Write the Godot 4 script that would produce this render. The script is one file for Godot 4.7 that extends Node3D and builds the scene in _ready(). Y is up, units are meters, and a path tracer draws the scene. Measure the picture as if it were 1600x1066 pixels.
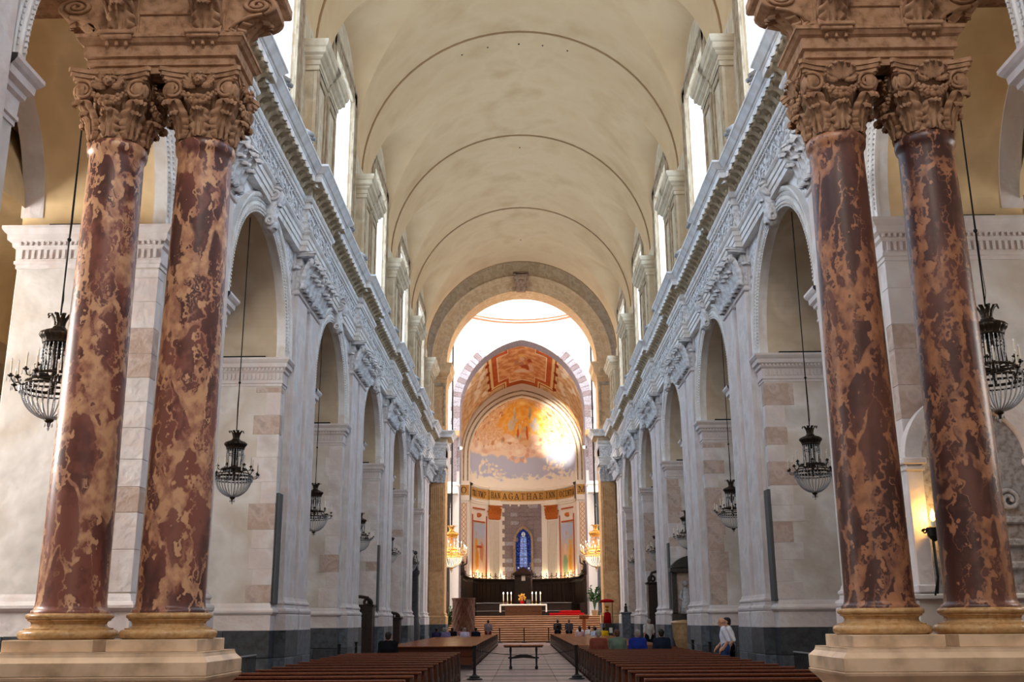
extends Node3D
# Nave of a baroque cathedral. x right, y up, the nave runs along -z; lengths in metres.

const BAY := 10.58        # spacing of the arcade
const ARCH0 := 26.65      # distance of the centre of arch 0
const PIER0 := 31.94      # distance of the centre of pier 0
var M := {}
var used := {}
var rng := RandomNumberGenerator.new()

func _ready() -> void:
	rng.seed = 7
	# ---- camera
	var cam := Camera3D.new()
	cam.name = "camera"
	cam.position = Vector3(0, 1.7, 0)
	cam.basis = Basis.from_euler(Vector3(0.264973, 0.009512, -0.006588), EULER_ORDER_YXZ)
	cam.fov = rad_to_deg(2.0 * atan(533.0 / 1612.0))
	cam.near = 0.1
	cam.far = 500.0
	add_child(cam)
	# ---- sky and exposure
	var env := Environment.new()
	env.background_mode = Environment.BG_SKY
	var sky := Sky.new()
	var psm := ProceduralSkyMaterial.new()
	psm.sky_top_color = Color(0.35, 0.55, 0.85); psm.sky_horizon_color = Color(0.75, 0.85, 0.95)
	psm.ground_bottom_color = Color(0.3, 0.28, 0.25); psm.ground_horizon_color = Color(0.6, 0.6, 0.6)
	sky.sky_material = psm
	env.sky = sky
	env.background_energy_multiplier = 2.0
	env.tonemap_mode = Environment.TONE_MAPPER_LINEAR
	env.tonemap_exposure = 1.0
	env.sdfgi_enabled = true; env.ssao_enabled = true; env.ssil_enabled = true
	var we := WorldEnvironment.new()
	we.name = "world_environment"
	we.environment = env
	add_child(we)
	# ---- daylight of the clerestory windows, one area light just inside each pane
	for s in [-1.0, 1.0]:
		for n in range(-2, 5):
			area("clerestory_daylight", P(s, 7.08, 19.6, ARCH0 + n * BAY), Vector3(-s, 0, 0), Vector2(4.1, 6.4), 50.0 if s < 0 else 46.0, Color(0.72, 0.86, 1.0))
		# aisle windows
		for n in range(-1, 5):
			area("aisle_daylight", P(s, 15.8, 7.2, ARCH0 + n * BAY), Vector3(-s, 0, 0), Vector2(2.2, 4.2), (150.0 if n == -1 else 9.0) if s < 0 else (32.0 if n == -1 else 5.0), Color(1.0, 0.985, 0.96))
	# ---- drum windows over the crossing
	for k in 8:
		var a := drum_angle(k)
		var d := Vector3(cos(a), 0, sin(a))
		area("drum_daylight", Vector3(0, 33.4, -87.0) + d * 6.55, (-d + Vector3(0, -0.35, 0)), Vector2(2.4, 4.4), 130.0, Color(1.0, 0.97, 0.96))
	# ---- transept windows, left and right of the crossing
	for s in [-1.0, 1.0]:
		area("transept_daylight", P(s, 19.2, 14.0, 87.0), Vector3(-s, 0, 0), Vector2(7.0, 12.0), 260.0 if s < 0 else 170.0, Color(1.0, 0.98, 0.96))
	# ---- daylight of the entrance behind the camera: the great west window and the open door
	area("west_window_daylight", Vector3(0, 23.2, 5.6), Vector3(0, -0.3, -1), Vector2(3.6, 3.6), 230.0, Color(1.0, 0.97, 0.94))
	area("west_door_daylight", Vector3(0, 2.9, 5.6), Vector3(0, 0, -1), Vector2(4.0, 5.6), 4.0, Color(1.0, 0.88, 0.72))
	area("side_door_daylight", Vector3(-12.6, 3.4, 5.6), Vector3(0.1, 0.1, -1), Vector2(3.0, 6.0), 26.0, Color(1.0, 0.97, 0.93))
	area("side_door_daylight", Vector3(12.6, 3.4, 5.6), Vector3(-0.1, 0.1, -1), Vector2(3.0, 6.0), 6.0, Color(1.0, 0.86, 0.7))

	make_materials()
	build_floor()
	for s in [-1.0, 1.0]:
		build_side_wall(s)
	build_vault()
	build_attic_and_windows()
	build_aisles()
	build_west_end()
	build_crossing()
	build_presbytery()
	build_columns()
	build_lofts()
	build_chandeliers()
	build_pews()
	build_altar()
	build_small_things()
	build_people()

func drum_angle(k: int) -> float:
	return TAU * k / 8.0

func area(called: String, at: Vector3, dir: Vector3, size: Vector2, energy: float, col: Color) -> void:
	var l := AreaLight3D.new()
	l.name = numbered(called)
	l.area_size = size
	l.light_energy = energy
	l.light_color = col
	l.shadow_enabled = true
	l.area_range = 120.0
	add_child(l)
	l.look_at_from_position(at, at + dir, Vector3.UP if absf(dir.normalized().y) < 0.9 else Vector3.RIGHT)

func spot(called: String, at: Vector3, to: Vector3, energy: float, col: Color, angle: float, parent: Node = self) -> void:
	var l := SpotLight3D.new()
	l.name = called
	l.light_energy = energy; l.light_color = col; l.light_size = 0.12
	l.spot_range = 80.0; l.spot_attenuation = 2.0; l.spot_angle = angle; l.spot_angle_attenuation = 1.0
	l.shadow_enabled = true
	parent.add_child(l, true)
	l.look_at_from_position(at, to, Vector3.UP)

func omni(called: String, at: Vector3, energy: float, col: Color, size := 0.1, parent: Node = self) -> void:
	var l := OmniLight3D.new()
	l.name = called if parent != self else numbered(called)
	l.light_energy = energy; l.light_color = col; l.light_size = size
	l.omni_range = 60.0; l.omni_attenuation = 2.0
	l.shadow_enabled = true
	parent.add_child(l, true)
	l.position = at

# ------------------------------------------------------------------ helpers
func P(s: float, x: float, y: float, z: float) -> Vector3:
	return Vector3(s * x, y, -z)

func ST(smooth := true) -> SurfaceTool:
	var st := SurfaceTool.new()
	st.begin(Mesh.PRIMITIVE_TRIANGLES)
	st.set_smooth_group(0 if smooth else -1)
	return st

func tri(st: SurfaceTool, a: Vector3, b: Vector3, c: Vector3) -> void:
	st.add_vertex(a); st.add_vertex(b); st.add_vertex(c)

func quad(st: SurfaceTool, a: Vector3, b: Vector3, c: Vector3, d: Vector3) -> void:
	st.add_vertex(a); st.add_vertex(b); st.add_vertex(c)
	st.add_vertex(a); st.add_vertex(c); st.add_vertex(d)

func mk(st: SurfaceTool) -> ArrayMesh:
	st.generate_normals()
	return st.commit()

func inst(called: String, mesh: Mesh, m: Material, parent: Node = self, at := Vector3.ZERO, basis := Basis.IDENTITY) -> MeshInstance3D:
	var o := MeshInstance3D.new()
	o.name = called if parent != self else numbered(called)
	o.mesh = mesh
	o.material_override = m
	o.transform = Transform3D(basis, at)
	parent.add_child(o, true)
	return o

func obj(called: String, st: SurfaceTool, m: Material, parent: Node = self) -> MeshInstance3D:
	return inst(called, mk(st), m, parent)

func numbered(called: String) -> String:
	var n: int = used.get(called, -1) + 1
	used[called] = n
	return called if n == 0 else "%s_%03d" % [called, n]

func node(called: String, parent: Node = self, at := Vector3.ZERO, turn := 0.0) -> Node3D:
	var o := Node3D.new()
	o.name = called if parent != self else numbered(called)
	parent.add_child(o, true)
	o.position = at
	o.rotation.y = turn
	return o

func tag(o: Node, label: String, category: String, group := "", kind := "") -> Node:
	o.set_meta("label", label); o.set_meta("category", category)
	if group: o.set_meta("group", group)
	if kind: o.set_meta("kind", kind)
	return o

func dup(o: Node3D, at: Vector3, turn := 0.0, label := "") -> Node3D:
	var c: Node3D = o.duplicate()
	c.name = numbered(o.get_meta("stem", String(o.name)))
	add_child(c)
	c.position = at
	c.rotation.y = turn
	if label: c.set_meta("label", label)
	return c

# chamfered box about c with half sizes h
func cbox(st: SurfaceTool, c: Vector3, size: Vector3, b := 0.0, bas := Basis.IDENTITY) -> void:
	var h := size * 0.5
	if b <= 0.0:
		var q := []
		for i in 8:
			q.append(c + bas * Vector3(h.x * (1 if i & 1 else -1), h.y * (1 if i & 2 else -1), h.z * (1 if i & 4 else -1)))
		quad(st, q[0], q[1], q[3], q[2]); quad(st, q[5], q[4], q[6], q[7])
		quad(st, q[4], q[0], q[2], q[6]); quad(st, q[1], q[5], q[7], q[3])
		quad(st, q[2], q[3], q[7], q[6]); quad(st, q[4], q[5], q[1], q[0])
		return
	b = minf(b, minf(h.x, minf(h.y, h.z)) * 0.95)
	var v := {}
	for i in 8:
		var s := Vector3(1 if i & 1 else -1, 1 if i & 2 else -1, 1 if i & 4 else -1)
		for a in 3:
			var p := h - Vector3(b, b, b)
			p[a] = h[a]
			v[i * 3 + a] = c + bas * (p * s)
	for a in 3:
		var u := 1 << ((a + 1) % 3)
		var w := 1 << ((a + 2) % 3)
		for s in 2:
			var o := (1 << a) * s
			if s == 0: quad(st, v[o * 3 + a], v[(o | u) * 3 + a], v[(o | u | w) * 3 + a], v[(o | w) * 3 + a])
			else: quad(st, v[o * 3 + a], v[(o | w) * 3 + a], v[(o | u | w) * 3 + a], v[(o | u) * 3 + a])
		# edges along axis a
		var a1 := (a + 1) % 3
		var a2 := (a + 2) % 3
		for k in 4:
			var o2 := (u if k & 1 else 0) | (w if k & 2 else 0)
			var e := o2 | (1 << a)
			var f := k == 0 or k == 3
			if f: quad(st, v[o2 * 3 + a1], v[o2 * 3 + a2], v[e * 3 + a2], v[e * 3 + a1])
			else: quad(st, v[o2 * 3 + a2], v[o2 * 3 + a1], v[e * 3 + a1], v[e * 3 + a2])
	for i in 8:
		var odd := (i & 1) ^ ((i >> 1) & 1) ^ ((i >> 2) & 1)
		if odd: tri(st, v[i * 3], v[i * 3 + 2], v[i * 3 + 1])
		else: tri(st, v[i * 3], v[i * 3 + 1], v[i * 3 + 2])

# box between two corners given as side-local (x, y, z)
func sbox(st: SurfaceTool, s: float, x0: float, x1: float, y0: float, y1: float, z0: float, z1: float, b := 0.0) -> void:
	cbox(st, P(s, (x0 + x1) / 2, (y0 + y1) / 2, (z0 + z1) / 2), Vector3(absf(x1 - x0), absf(y1 - y0), absf(z1 - z0)), b)

func grid(st: SurfaceTool, nu: int, nv: int, f: Callable, with_uv := false) -> void:
	var row := []
	for j in nv + 1:
		var now := PackedVector3Array()
		for i in nu + 1:
			now.append(f.call(float(i) / nu, float(j) / nv))
		if j:
			var prev: PackedVector3Array = row[0]
			for i in nu:
				if with_uv:
					var uv := [Vector2(float(i) / nu, float(j - 1) / nv), Vector2(float(i + 1) / nu, float(j - 1) / nv), Vector2(float(i + 1) / nu, float(j) / nv), Vector2(float(i) / nu, float(j) / nv)]
					var ps := [prev[i], prev[i + 1], now[i + 1], now[i]]
					for k in [0, 1, 2, 0, 2, 3]:
						st.set_uv(uv[k]); st.add_vertex(ps[k])
				else:
					quad(st, prev[i], prev[i + 1], now[i + 1], now[i])
		row = [now]

# profile of Vector2(radius, height) turned about the vertical through c
func lathe(st: SurfaceTool, prof: Array, segs: int, c := Vector3.ZERO, a0 := 0.0, a1 := TAU, flat_steps := false) -> void:
	sg += 1
	st.set_smooth_group(sg)
	for j in prof.size() - 1:
		var p: Vector2 = prof[j]
		var q: Vector2 = prof[j + 1]
		if j and absf((p - (prof[j - 1] as Vector2)).angle_to(q - p)) > 0.55:
			sg += 1
			st.set_smooth_group(sg)
		for i in segs:
			var t0 := a0 + (a1 - a0) * i / segs
			var t1 := a0 + (a1 - a0) * (i + 1) / segs
			var d0 := Vector3(cos(t0), 0, sin(t0))
			var d1 := Vector3(cos(t1), 0, sin(t1))
			var A := c + d0 * p.x + Vector3(0, p.y, 0)
			var B := c + d1 * p.x + Vector3(0, p.y, 0)
			var C := c + d1 * q.x + Vector3(0, q.y, 0)
			var D := c + d0 * q.x + Vector3(0, q.y, 0)
			if p.x < 1e-5: tri(st, A, D, C)
			elif q.x < 1e-5: tri(st, A, D, B)
			else: quad(st, A, D, C, B)

var sg := 0
func tube(st: SurfaceTool, pts: Array, radii, sides := 6, cap := true) -> void:
	var n := pts.size()
	var rings := []
	var up := Vector3(0.31, 0.9, 0.27)
	for i in n:
		var d: Vector3 = ((pts[mini(i + 1, n - 1)] as Vector3) - (pts[maxi(i - 1, 0)] as Vector3)).normalized()
		var a := d.cross(up)
		if a.length() < 0.05: a = d.cross(Vector3.RIGHT)
		a = a.normalized()
		var b := a.cross(d).normalized()
		up = b
		var r: float = radii if radii is float or radii is int else radii[i]
		var ring := PackedVector3Array()
		for k in sides:
			var t := TAU * k / sides
			ring.append(pts[i] + (a * cos(t) + b * sin(t)) * r)
		rings.append(ring)
	for i in n - 1:
		for k in sides:
			var k2 := (k + 1) % sides
			quad(st, rings[i][k], rings[i + 1][k], rings[i + 1][k2], rings[i][k2])
	if cap:
		for e in [0, n - 1]:
			for k in range(1, sides - 1):
				if e == 0: tri(st, rings[e][0], rings[e][k], rings[e][k + 1])
				else: tri(st, rings[e][0], rings[e][k + 1], rings[e][k])

func ball(st: SurfaceTool, c: Vector3, r, nu := 8, nv := 6) -> void:
	var rr: Vector3 = r if r is Vector3 else Vector3(r, r, r)
	for j in nv:
		var p0 := -PI / 2 + PI * j / nv
		var p1 := -PI / 2 + PI * (j + 1) / nv
		for i in nu:
			var t0 := TAU * i / nu
			var t1 := TAU * (i + 1) / nu
			var A := c + rr * Vector3(cos(p0) * cos(t0), sin(p0), cos(p0) * sin(t0))
			var B := c + rr * Vector3(cos(p0) * cos(t1), sin(p0), cos(p0) * sin(t1))
			var C := c + rr * Vector3(cos(p1) * cos(t1), sin(p1), cos(p1) * sin(t1))
			var D := c + rr * Vector3(cos(p1) * cos(t0), sin(p1), cos(p1) * sin(t0))
			if j == 0: tri(st, A, D, C)
			elif j == nv - 1: tri(st, A, D, B)
			else: quad(st, A, D, C, B)

# closed polygon extruded from depth d0 to d1; map(point, depth) gives the place
func prism(st: SurfaceTool, pts: PackedVector2Array, d0: float, d1: float, map: Callable, caps := true, sides := true) -> void:
	if caps:
		var t := Geometry2D.triangulate_polygon(pts)
		for i in range(0, t.size(), 3):
			tri(st, map.call(pts[t[i]], d0), map.call(pts[t[i + 1]], d0), map.call(pts[t[i + 2]], d0))
			tri(st, map.call(pts[t[i]], d1), map.call(pts[t[i + 2]], d1), map.call(pts[t[i + 1]], d1))
	if sides:
		for i in pts.size():
			var a := pts[i]
			var b := pts[(i + 1) % pts.size()]
			quad(st, map.call(a, d0), map.call(a, d1), map.call(b, d1), map.call(b, d0))

# profile of Vector2(projection, height) run along a plan of Vector2(x, z); projection is to the left of the run times side
func run(st: SurfaceTool, plan: Array, prof: Array, side: float, s: float) -> void:
	var n := plan.size()
	var off := []
	for i in n:
		var ns := []
		if i > 0: ns.append(((plan[i] - plan[i - 1]) as Vector2).normalized())
		if i < n - 1: ns.append(((plan[i + 1] - plan[i]) as Vector2).normalized())
		for k in ns.size(): ns[k] = Vector2(-ns[k].y, ns[k].x) * side
		off.append(ns[0] if ns.size() == 1 else (ns[0] + ns[1]) / (1.0 + maxf((ns[0] as Vector2).dot(ns[1]), -0.7)))
	for i in n - 1:
		for j in prof.size() - 1:
			var q := []
			for e in [[i, j], [i, j + 1], [i + 1, j + 1], [i + 1, j]]:
				var w: Vector2 = plan[e[0]] + off[e[0]] * prof[e[1]].x
				q.append(P(s, w.x, prof[e[1]].y, w.y))
			quad(st, q[0], q[1], q[2], q[3])

func arc(c: Vector2, r: float, a0: float, a1: float, n: int) -> PackedVector2Array:
	var o := PackedVector2Array()
	for i in n + 1:
		var t := a0 + (a1 - a0) * i / n
		o.append(c + Vector2(cos(t), sin(t)) * r)
	return o

func spiral(c: Vector3, ax: Vector3, ay: Vector3, r0: float, r1: float, turns: float, a0: float, n: int) -> Array:
	var o := []
	for i in n + 1:
		var t := float(i) / n
		var r := lerpf(r0, r1, pow(t, 0.8))
		var a := a0 + turns * TAU * t
		o.append(c + (ax * cos(a) + ay * sin(a)) * r)
	return o

# acanthus leaf: base at the origin, rising along y, face to +z, tip curling out
func leaf(st: SurfaceTool, w: float, h: float, lean: float, curl: float, t: Transform3D, nu := 8, nv := 14) -> void:
	var f := func(u: float, v: float) -> Vector3:
		var x := (u - 0.5) * 2.0
		var ph := absf(sin(v * PI * 4.5 + 0.3))
		var lobes := 0.62 + 0.38 * sqrt(ph)
		var ww := w * 0.5 * (0.62 + 0.5 * sin(minf(v * 1.25, 1.0) * PI * 0.85)) * lobes * (1.0 if v < 0.86 else lerpf(1.0, 0.45, (v - 0.86) / 0.14))
		var y: float
		var z: float
		if v < 0.72:
			y = h * v / 0.72 * 0.9
			z = lean * pow(v / 0.72, 2.0)
		else:
			var a := (v - 0.72) / 0.28 * PI * 1.15
			y = h * 0.9 + curl * sin(a)
			z = lean + curl * (1.0 - cos(a))
		z += 0.07 * w * cos(x * PI * 3.0) + 0.16 * w * (1.0 - x * x) + 0.10 * w * (ph - 0.6) * absf(x)
		return t * Vector3(x * ww, y, z)
	grid(st, nu, nv, f)

func ramp(cols: Array, pos: Array) -> Gradient:
	var g := Gradient.new()
	g.offsets = PackedFloat32Array(pos)
	var c := PackedColorArray()
	for x in cols: c.append(x)
	g.colors = c
	return g

func rgb(r: float, g: float, b: float) -> Color:
	return Color(r / 255.0, g / 255.0, b / 255.0)

func noise_tex(seed_: int, freq: float, octaves: int, grad: Gradient, size := 512, kind := FastNoiseLite.TYPE_SIMPLEX_SMOOTH, normal := 0.0) -> NoiseTexture2D:
	var n := FastNoiseLite.new()
	n.seed = seed_; n.frequency = freq; n.fractal_octaves = octaves; n.noise_type = kind
	var t := NoiseTexture2D.new()
	t.width = size; t.height = size; t.seamless = true; t.noise = n
	if grad: t.color_ramp = grad
	if normal > 0.0:
		t.as_normal_map = true; t.bump_strength = normal
	return t

func mat(called: String, col: Color, rough := 0.85, opts := {}) -> StandardMaterial3D:
	var m := StandardMaterial3D.new()
	m.resource_name = called
	m.albedo_color = col
	m.roughness = rough
	m.cull_mode = BaseMaterial3D.CULL_DISABLED
	m.metallic = opts.get("metal", 0.0)
	m.metallic_specular = opts.get("spec", 0.4)
	if opts.has("tex"):
		m.albedo_texture = opts.tex
	if opts.has("normal"):
		m.normal_enabled = true; m.normal_texture = opts.normal; m.normal_scale = opts.get("bump", 0.5)
	if opts.has("tri"):
		m.uv1_triplanar = true
		m.uv1_world_triplanar = opts.get("world", true)
		var k: float = opts.tri
		m.uv1_scale = Vector3(k, k * opts.get("squash", 1.0), k)
	if opts.has("glow"):
		m.emission_enabled = true; m.emission = opts.get("glow_color", col); m.emission_energy_multiplier = opts.glow
	if rough >= 0.8: m.specular_mode = BaseMaterial3D.SPECULAR_DISABLED   # chalky surfaces without gloss
	if opts.has("alpha"):
		m.transparency = BaseMaterial3D.TRANSPARENCY_ALPHA; m.albedo_color.a = opts.alpha
	M[called] = m
	return m

# ------------------------------------------------------------------ materials
func make_materials() -> void:
	var soft := noise_tex(3, 0.006, 5, ramp([rgb(205, 200, 194), rgb(255, 252, 248), rgb(232, 222, 210), rgb(250, 246, 240)], [0.0, 0.4, 0.65, 1.0]))
	var pinkish := noise_tex(11, 0.008, 5, ramp([rgb(222, 216, 212), rgb(250, 248, 246), rgb(244, 234, 228), rgb(234, 230, 228)], [0.05, 0.4, 0.6, 0.9]))
	var dirty := noise_tex(23, 0.012, 6, ramp([rgb(196, 191, 186), rgb(236, 232, 227), rgb(255, 255, 255)], [0.1, 0.42, 0.7]))
	var bump := noise_tex(5, 0.05, 4, null, 512, FastNoiseLite.TYPE_SIMPLEX_SMOOTH, 3.0)
	var woodgrain := noise_tex(41, 0.02, 4, ramp([rgb(140, 120, 110), rgb(255, 250, 245), rgb(200, 180, 165)], [0.1, 0.5, 0.9]))
	mat("plaster", rgb(217, 216, 217), 0.9, {"tex": soft, "tri": 0.09, "normal": bump, "bump": 0.2})
	mat("pier_stone", rgb(222, 219, 221), 0.85, {"tex": pinkish, "tri": 0.16, "normal": bump, "bump": 0.35})
	mat("pink_stone", rgb(198, 183, 178), 0.85, {"tex": soft, "tri": 0.4, "normal": bump, "bump": 0.5})
	mat("stucco", rgb(234, 236, 240), 0.8, {"tex": soft, "tri": 0.2})
	mat("stucco_carved", rgb(228, 229, 233), 0.85, {"tex": dirty, "tri": 0.9})
	mat("vault", rgb(206, 177, 140), 0.92, {"tex": noise_tex(61, 0.01, 6, ramp([rgb(235, 226, 212), rgb(255, 252, 246), rgb(246, 238, 226)], [0.1, 0.5, 0.9])), "tri": 0.06, "normal": bump, "bump": 0.12})
	mat("vault_line", rgb(150, 118, 84), 0.9)
	mat("attic_stone", rgb(206, 192, 168), 0.88, {"tex": soft, "tri": 0.2})
	mat("frame_stone", rgb(176, 156, 130), 0.88, {"tex": dirty, "tri": 0.3})
	mat("ochre", rgb(238, 214, 172), 0.92, {"tex": soft, "tri": 0.1})
	mat("soffit", rgb(208, 196, 178), 0.92, {"tex": soft, "tri": 0.12})
	mat("aisle_wall", rgb(190, 172, 148), 0.92, {"tex": dirty, "tri": 0.08})
	mat("lava", rgb(78, 84, 92), 0.55, {"tex": dirty, "tri": 0.5, "normal": bump, "bump": 0.4})
	mat("lava_light", rgb(98, 108, 120), 0.5, {"tex": dirty, "tri": 0.7, "normal": bump, "bump": 0.4})
	mat("lava_dark", rgb(62, 66, 72), 0.6, {"tex": dirty, "tri": 0.6, "normal": bump, "bump": 0.4})
	mat("warm_stone", rgb(216, 180, 138), 0.85, {"tex": soft, "tri": 0.3})
	mat("strip_grey", rgb(86, 88, 88), 0.7)
	mat("white_plaster", rgb(246, 244, 242), 0.9)
	mat("tan_stone", rgb(176, 140, 112), 0.8, {"tex": dirty, "tri": 0.7, "normal": bump, "bump": 0.5})
	mat("giallo", rgb(214, 186, 146), 0.25, {"tex": noise_tex(81, 0.02, 5, ramp([rgb(190, 160, 126), rgb(255, 244, 226), rgb(226, 196, 160)], [0.1, 0.45, 0.85])), "tri": 0.5})
	mat("pedestal_marble", rgb(232, 206, 176), 0.3, {"tex": dirty, "tri": 0.25})
	mat("floor_light", rgb(150, 132, 132), 0.5, {"spec": 0.22, "tex": dirty, "tri": 0.6})
	mat("floor_mid", rgb(116, 101, 102), 0.5, {"spec": 0.22, "tex": dirty, "tri": 0.6})
	mat("floor_dark", rgb(66, 57, 61), 0.5, {"spec": 0.22, "tex": dirty, "tri": 0.6})
	mat("wood", rgb(112, 62, 40), 0.32, {"tex": woodgrain, "tri": 1.2, "squash": 4.0})
	mat("wood_dark", rgb(70, 42, 30), 0.45, {"tex": woodgrain, "tri": 1.0, "squash": 0.3})
	mat("wood_block", rgb(156, 96, 62), 0.18, {"tex": woodgrain, "tri": 0.8})
	mat("stall_wood", rgb(46, 32, 27), 0.5, {"tex": woodgrain, "tri": 0.8})
	mat("iron", rgb(28, 27, 28), 0.5, {"metal": 0.4})
	mat("bronze", rgb(58, 50, 42), 0.4, {"metal": 0.7})
	mat("cable", rgb(16, 15, 15), 0.7)
	mat("gold", rgb(214, 160, 76), 0.3, {"metal": 0.8})
	mat("crystal", rgb(186, 190, 196), 0.06, {"spec": 0.8})
	mat("candle", rgb(236, 228, 210), 0.5)
	mat("bulb_off", rgb(245, 245, 245), 0.1, {})
	mat("bulb_lit", rgb(255, 246, 226), 0.3, {"glow": 9.0, "glow_color": rgb(255, 238, 208)})
	mat("flame", rgb(255, 210, 120), 0.3, {"glow": 6.0, "glow_color": rgb(255, 205, 110)})
	mat("pane_daylight", rgb(240, 246, 255), 0.3, {"glow": 1.25, "glow_color": rgb(240, 247, 255)})
	mat("drum_daylight", rgb(250, 250, 255), 0.3, {"glow": 3.0, "glow_color": rgb(255, 252, 250)})
	mat("aisle_daylight", rgb(255, 250, 240), 0.3, {"glow": 1.5, "glow_color": rgb(255, 248, 236)})
	mat("lamp_grey", rgb(150, 150, 150), 0.5)
	mat("lamp_black", rgb(20, 20, 22), 0.5)
	mat("altar_cloth", rgb(240, 236, 228), 0.8)
	mat("altar_front", rgb(96, 62, 38), 0.45, {"metal": 0.3, "tex": dirty, "tri": 2.0, "normal": bump, "bump": 1.0})
	mat("ambo", rgb(96, 62, 42), 0.6, {"tex": noise_tex(97, 0.09, 3, ramp([rgb(90, 60, 50), rgb(255, 240, 225), rgb(160, 110, 80)], [0.2, 0.5, 0.8])), "tri": 1.5, "normal": bump, "bump": 1.4})
	mat("red_cloth", rgb(150, 24, 26), 0.8)
	mat("step_marble", rgb(132, 94, 68), 0.35, {"tex": soft, "tri": 0.25})
	mat("step_nosing", rgb(206, 166, 130), 0.3)
	mat("fresco_white", rgb(244, 238, 228), 0.9)
	mat("fresco_red", rgb(190, 92, 58), 0.9)
	mat("fresco_orange", rgb(206, 120, 62), 0.85, {"tex": dirty, "tri": 1.5})
	mat("band_gold", rgb(214, 166, 92), 0.6, {"tex": dirty, "tri": 1.0})
	mat("letter_dark", rgb(66, 40, 22), 0.6)
	mat("grey_ashlar", rgb(150, 140, 146), 0.9, {"tex": dirty, "tri": 1.2})
	mat("voussoir", rgb(176, 176, 190), 0.9, {"tex": dirty, "tri": 0.8})
	mat("leaf_green", rgb(52, 92, 44), 0.6)
	mat("skin", rgb(196, 146, 118), 0.6)
	mat("hair_dark", rgb(26, 20, 18), 0.6)
	mat("hair_grey", rgb(140, 134, 128), 0.6)
	mat("hair_brown", rgb(84, 56, 36), 0.6)
	mat("statue_marble", rgb(176, 176, 182), 0.6, {"tex": dirty, "tri": 1.2})
	mat("monument_dark", rgb(58, 54, 52), 0.5, {"tex": dirty, "tri": 0.8})
	mat("monument_tan", rgb(168, 138, 100), 0.4, {"tex": dirty, "tri": 0.6})
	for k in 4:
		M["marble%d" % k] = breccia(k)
	M["conch"] = fresco("conch", 512, 512, paint_conch)
	M["barrel_fresco"] = fresco("barrel_fresco", 768, 384, paint_barrel)
	M["panel_fresco_a"] = fresco("panel_fresco", 96, 256, paint_panel.bind(0))
	M["panel_fresco_b"] = fresco("panel_fresco_second", 96, 256, paint_panel.bind(1))
	M["grotesque"] = fresco("grotesque", 64, 256, paint_grotesque)
	M["stained_glass"] = fresco("stained_glass", 96, 256, paint_stained)
	var sg: StandardMaterial3D = M.stained_glass
	sg.roughness = 0.2
	sg.emission_enabled = true; sg.emission_texture = sg.albedo_texture; sg.emission = Color.WHITE; sg.emission_operator = BaseMaterial3D.EMISSION_OP_MULTIPLY
	sg.emission_energy_multiplier = 0.3

func fresco(called: String, w: int, h: int, painter: Callable) -> StandardMaterial3D:
	var im := Image.create(w, h, false, Image.FORMAT_RGB8)
	painter.call(im)
	var m := mat(called, Color.WHITE, 0.9)
	m.albedo_texture = ImageTexture.create_from_image(im)
	m.texture_repeat = false
	return m

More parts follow.
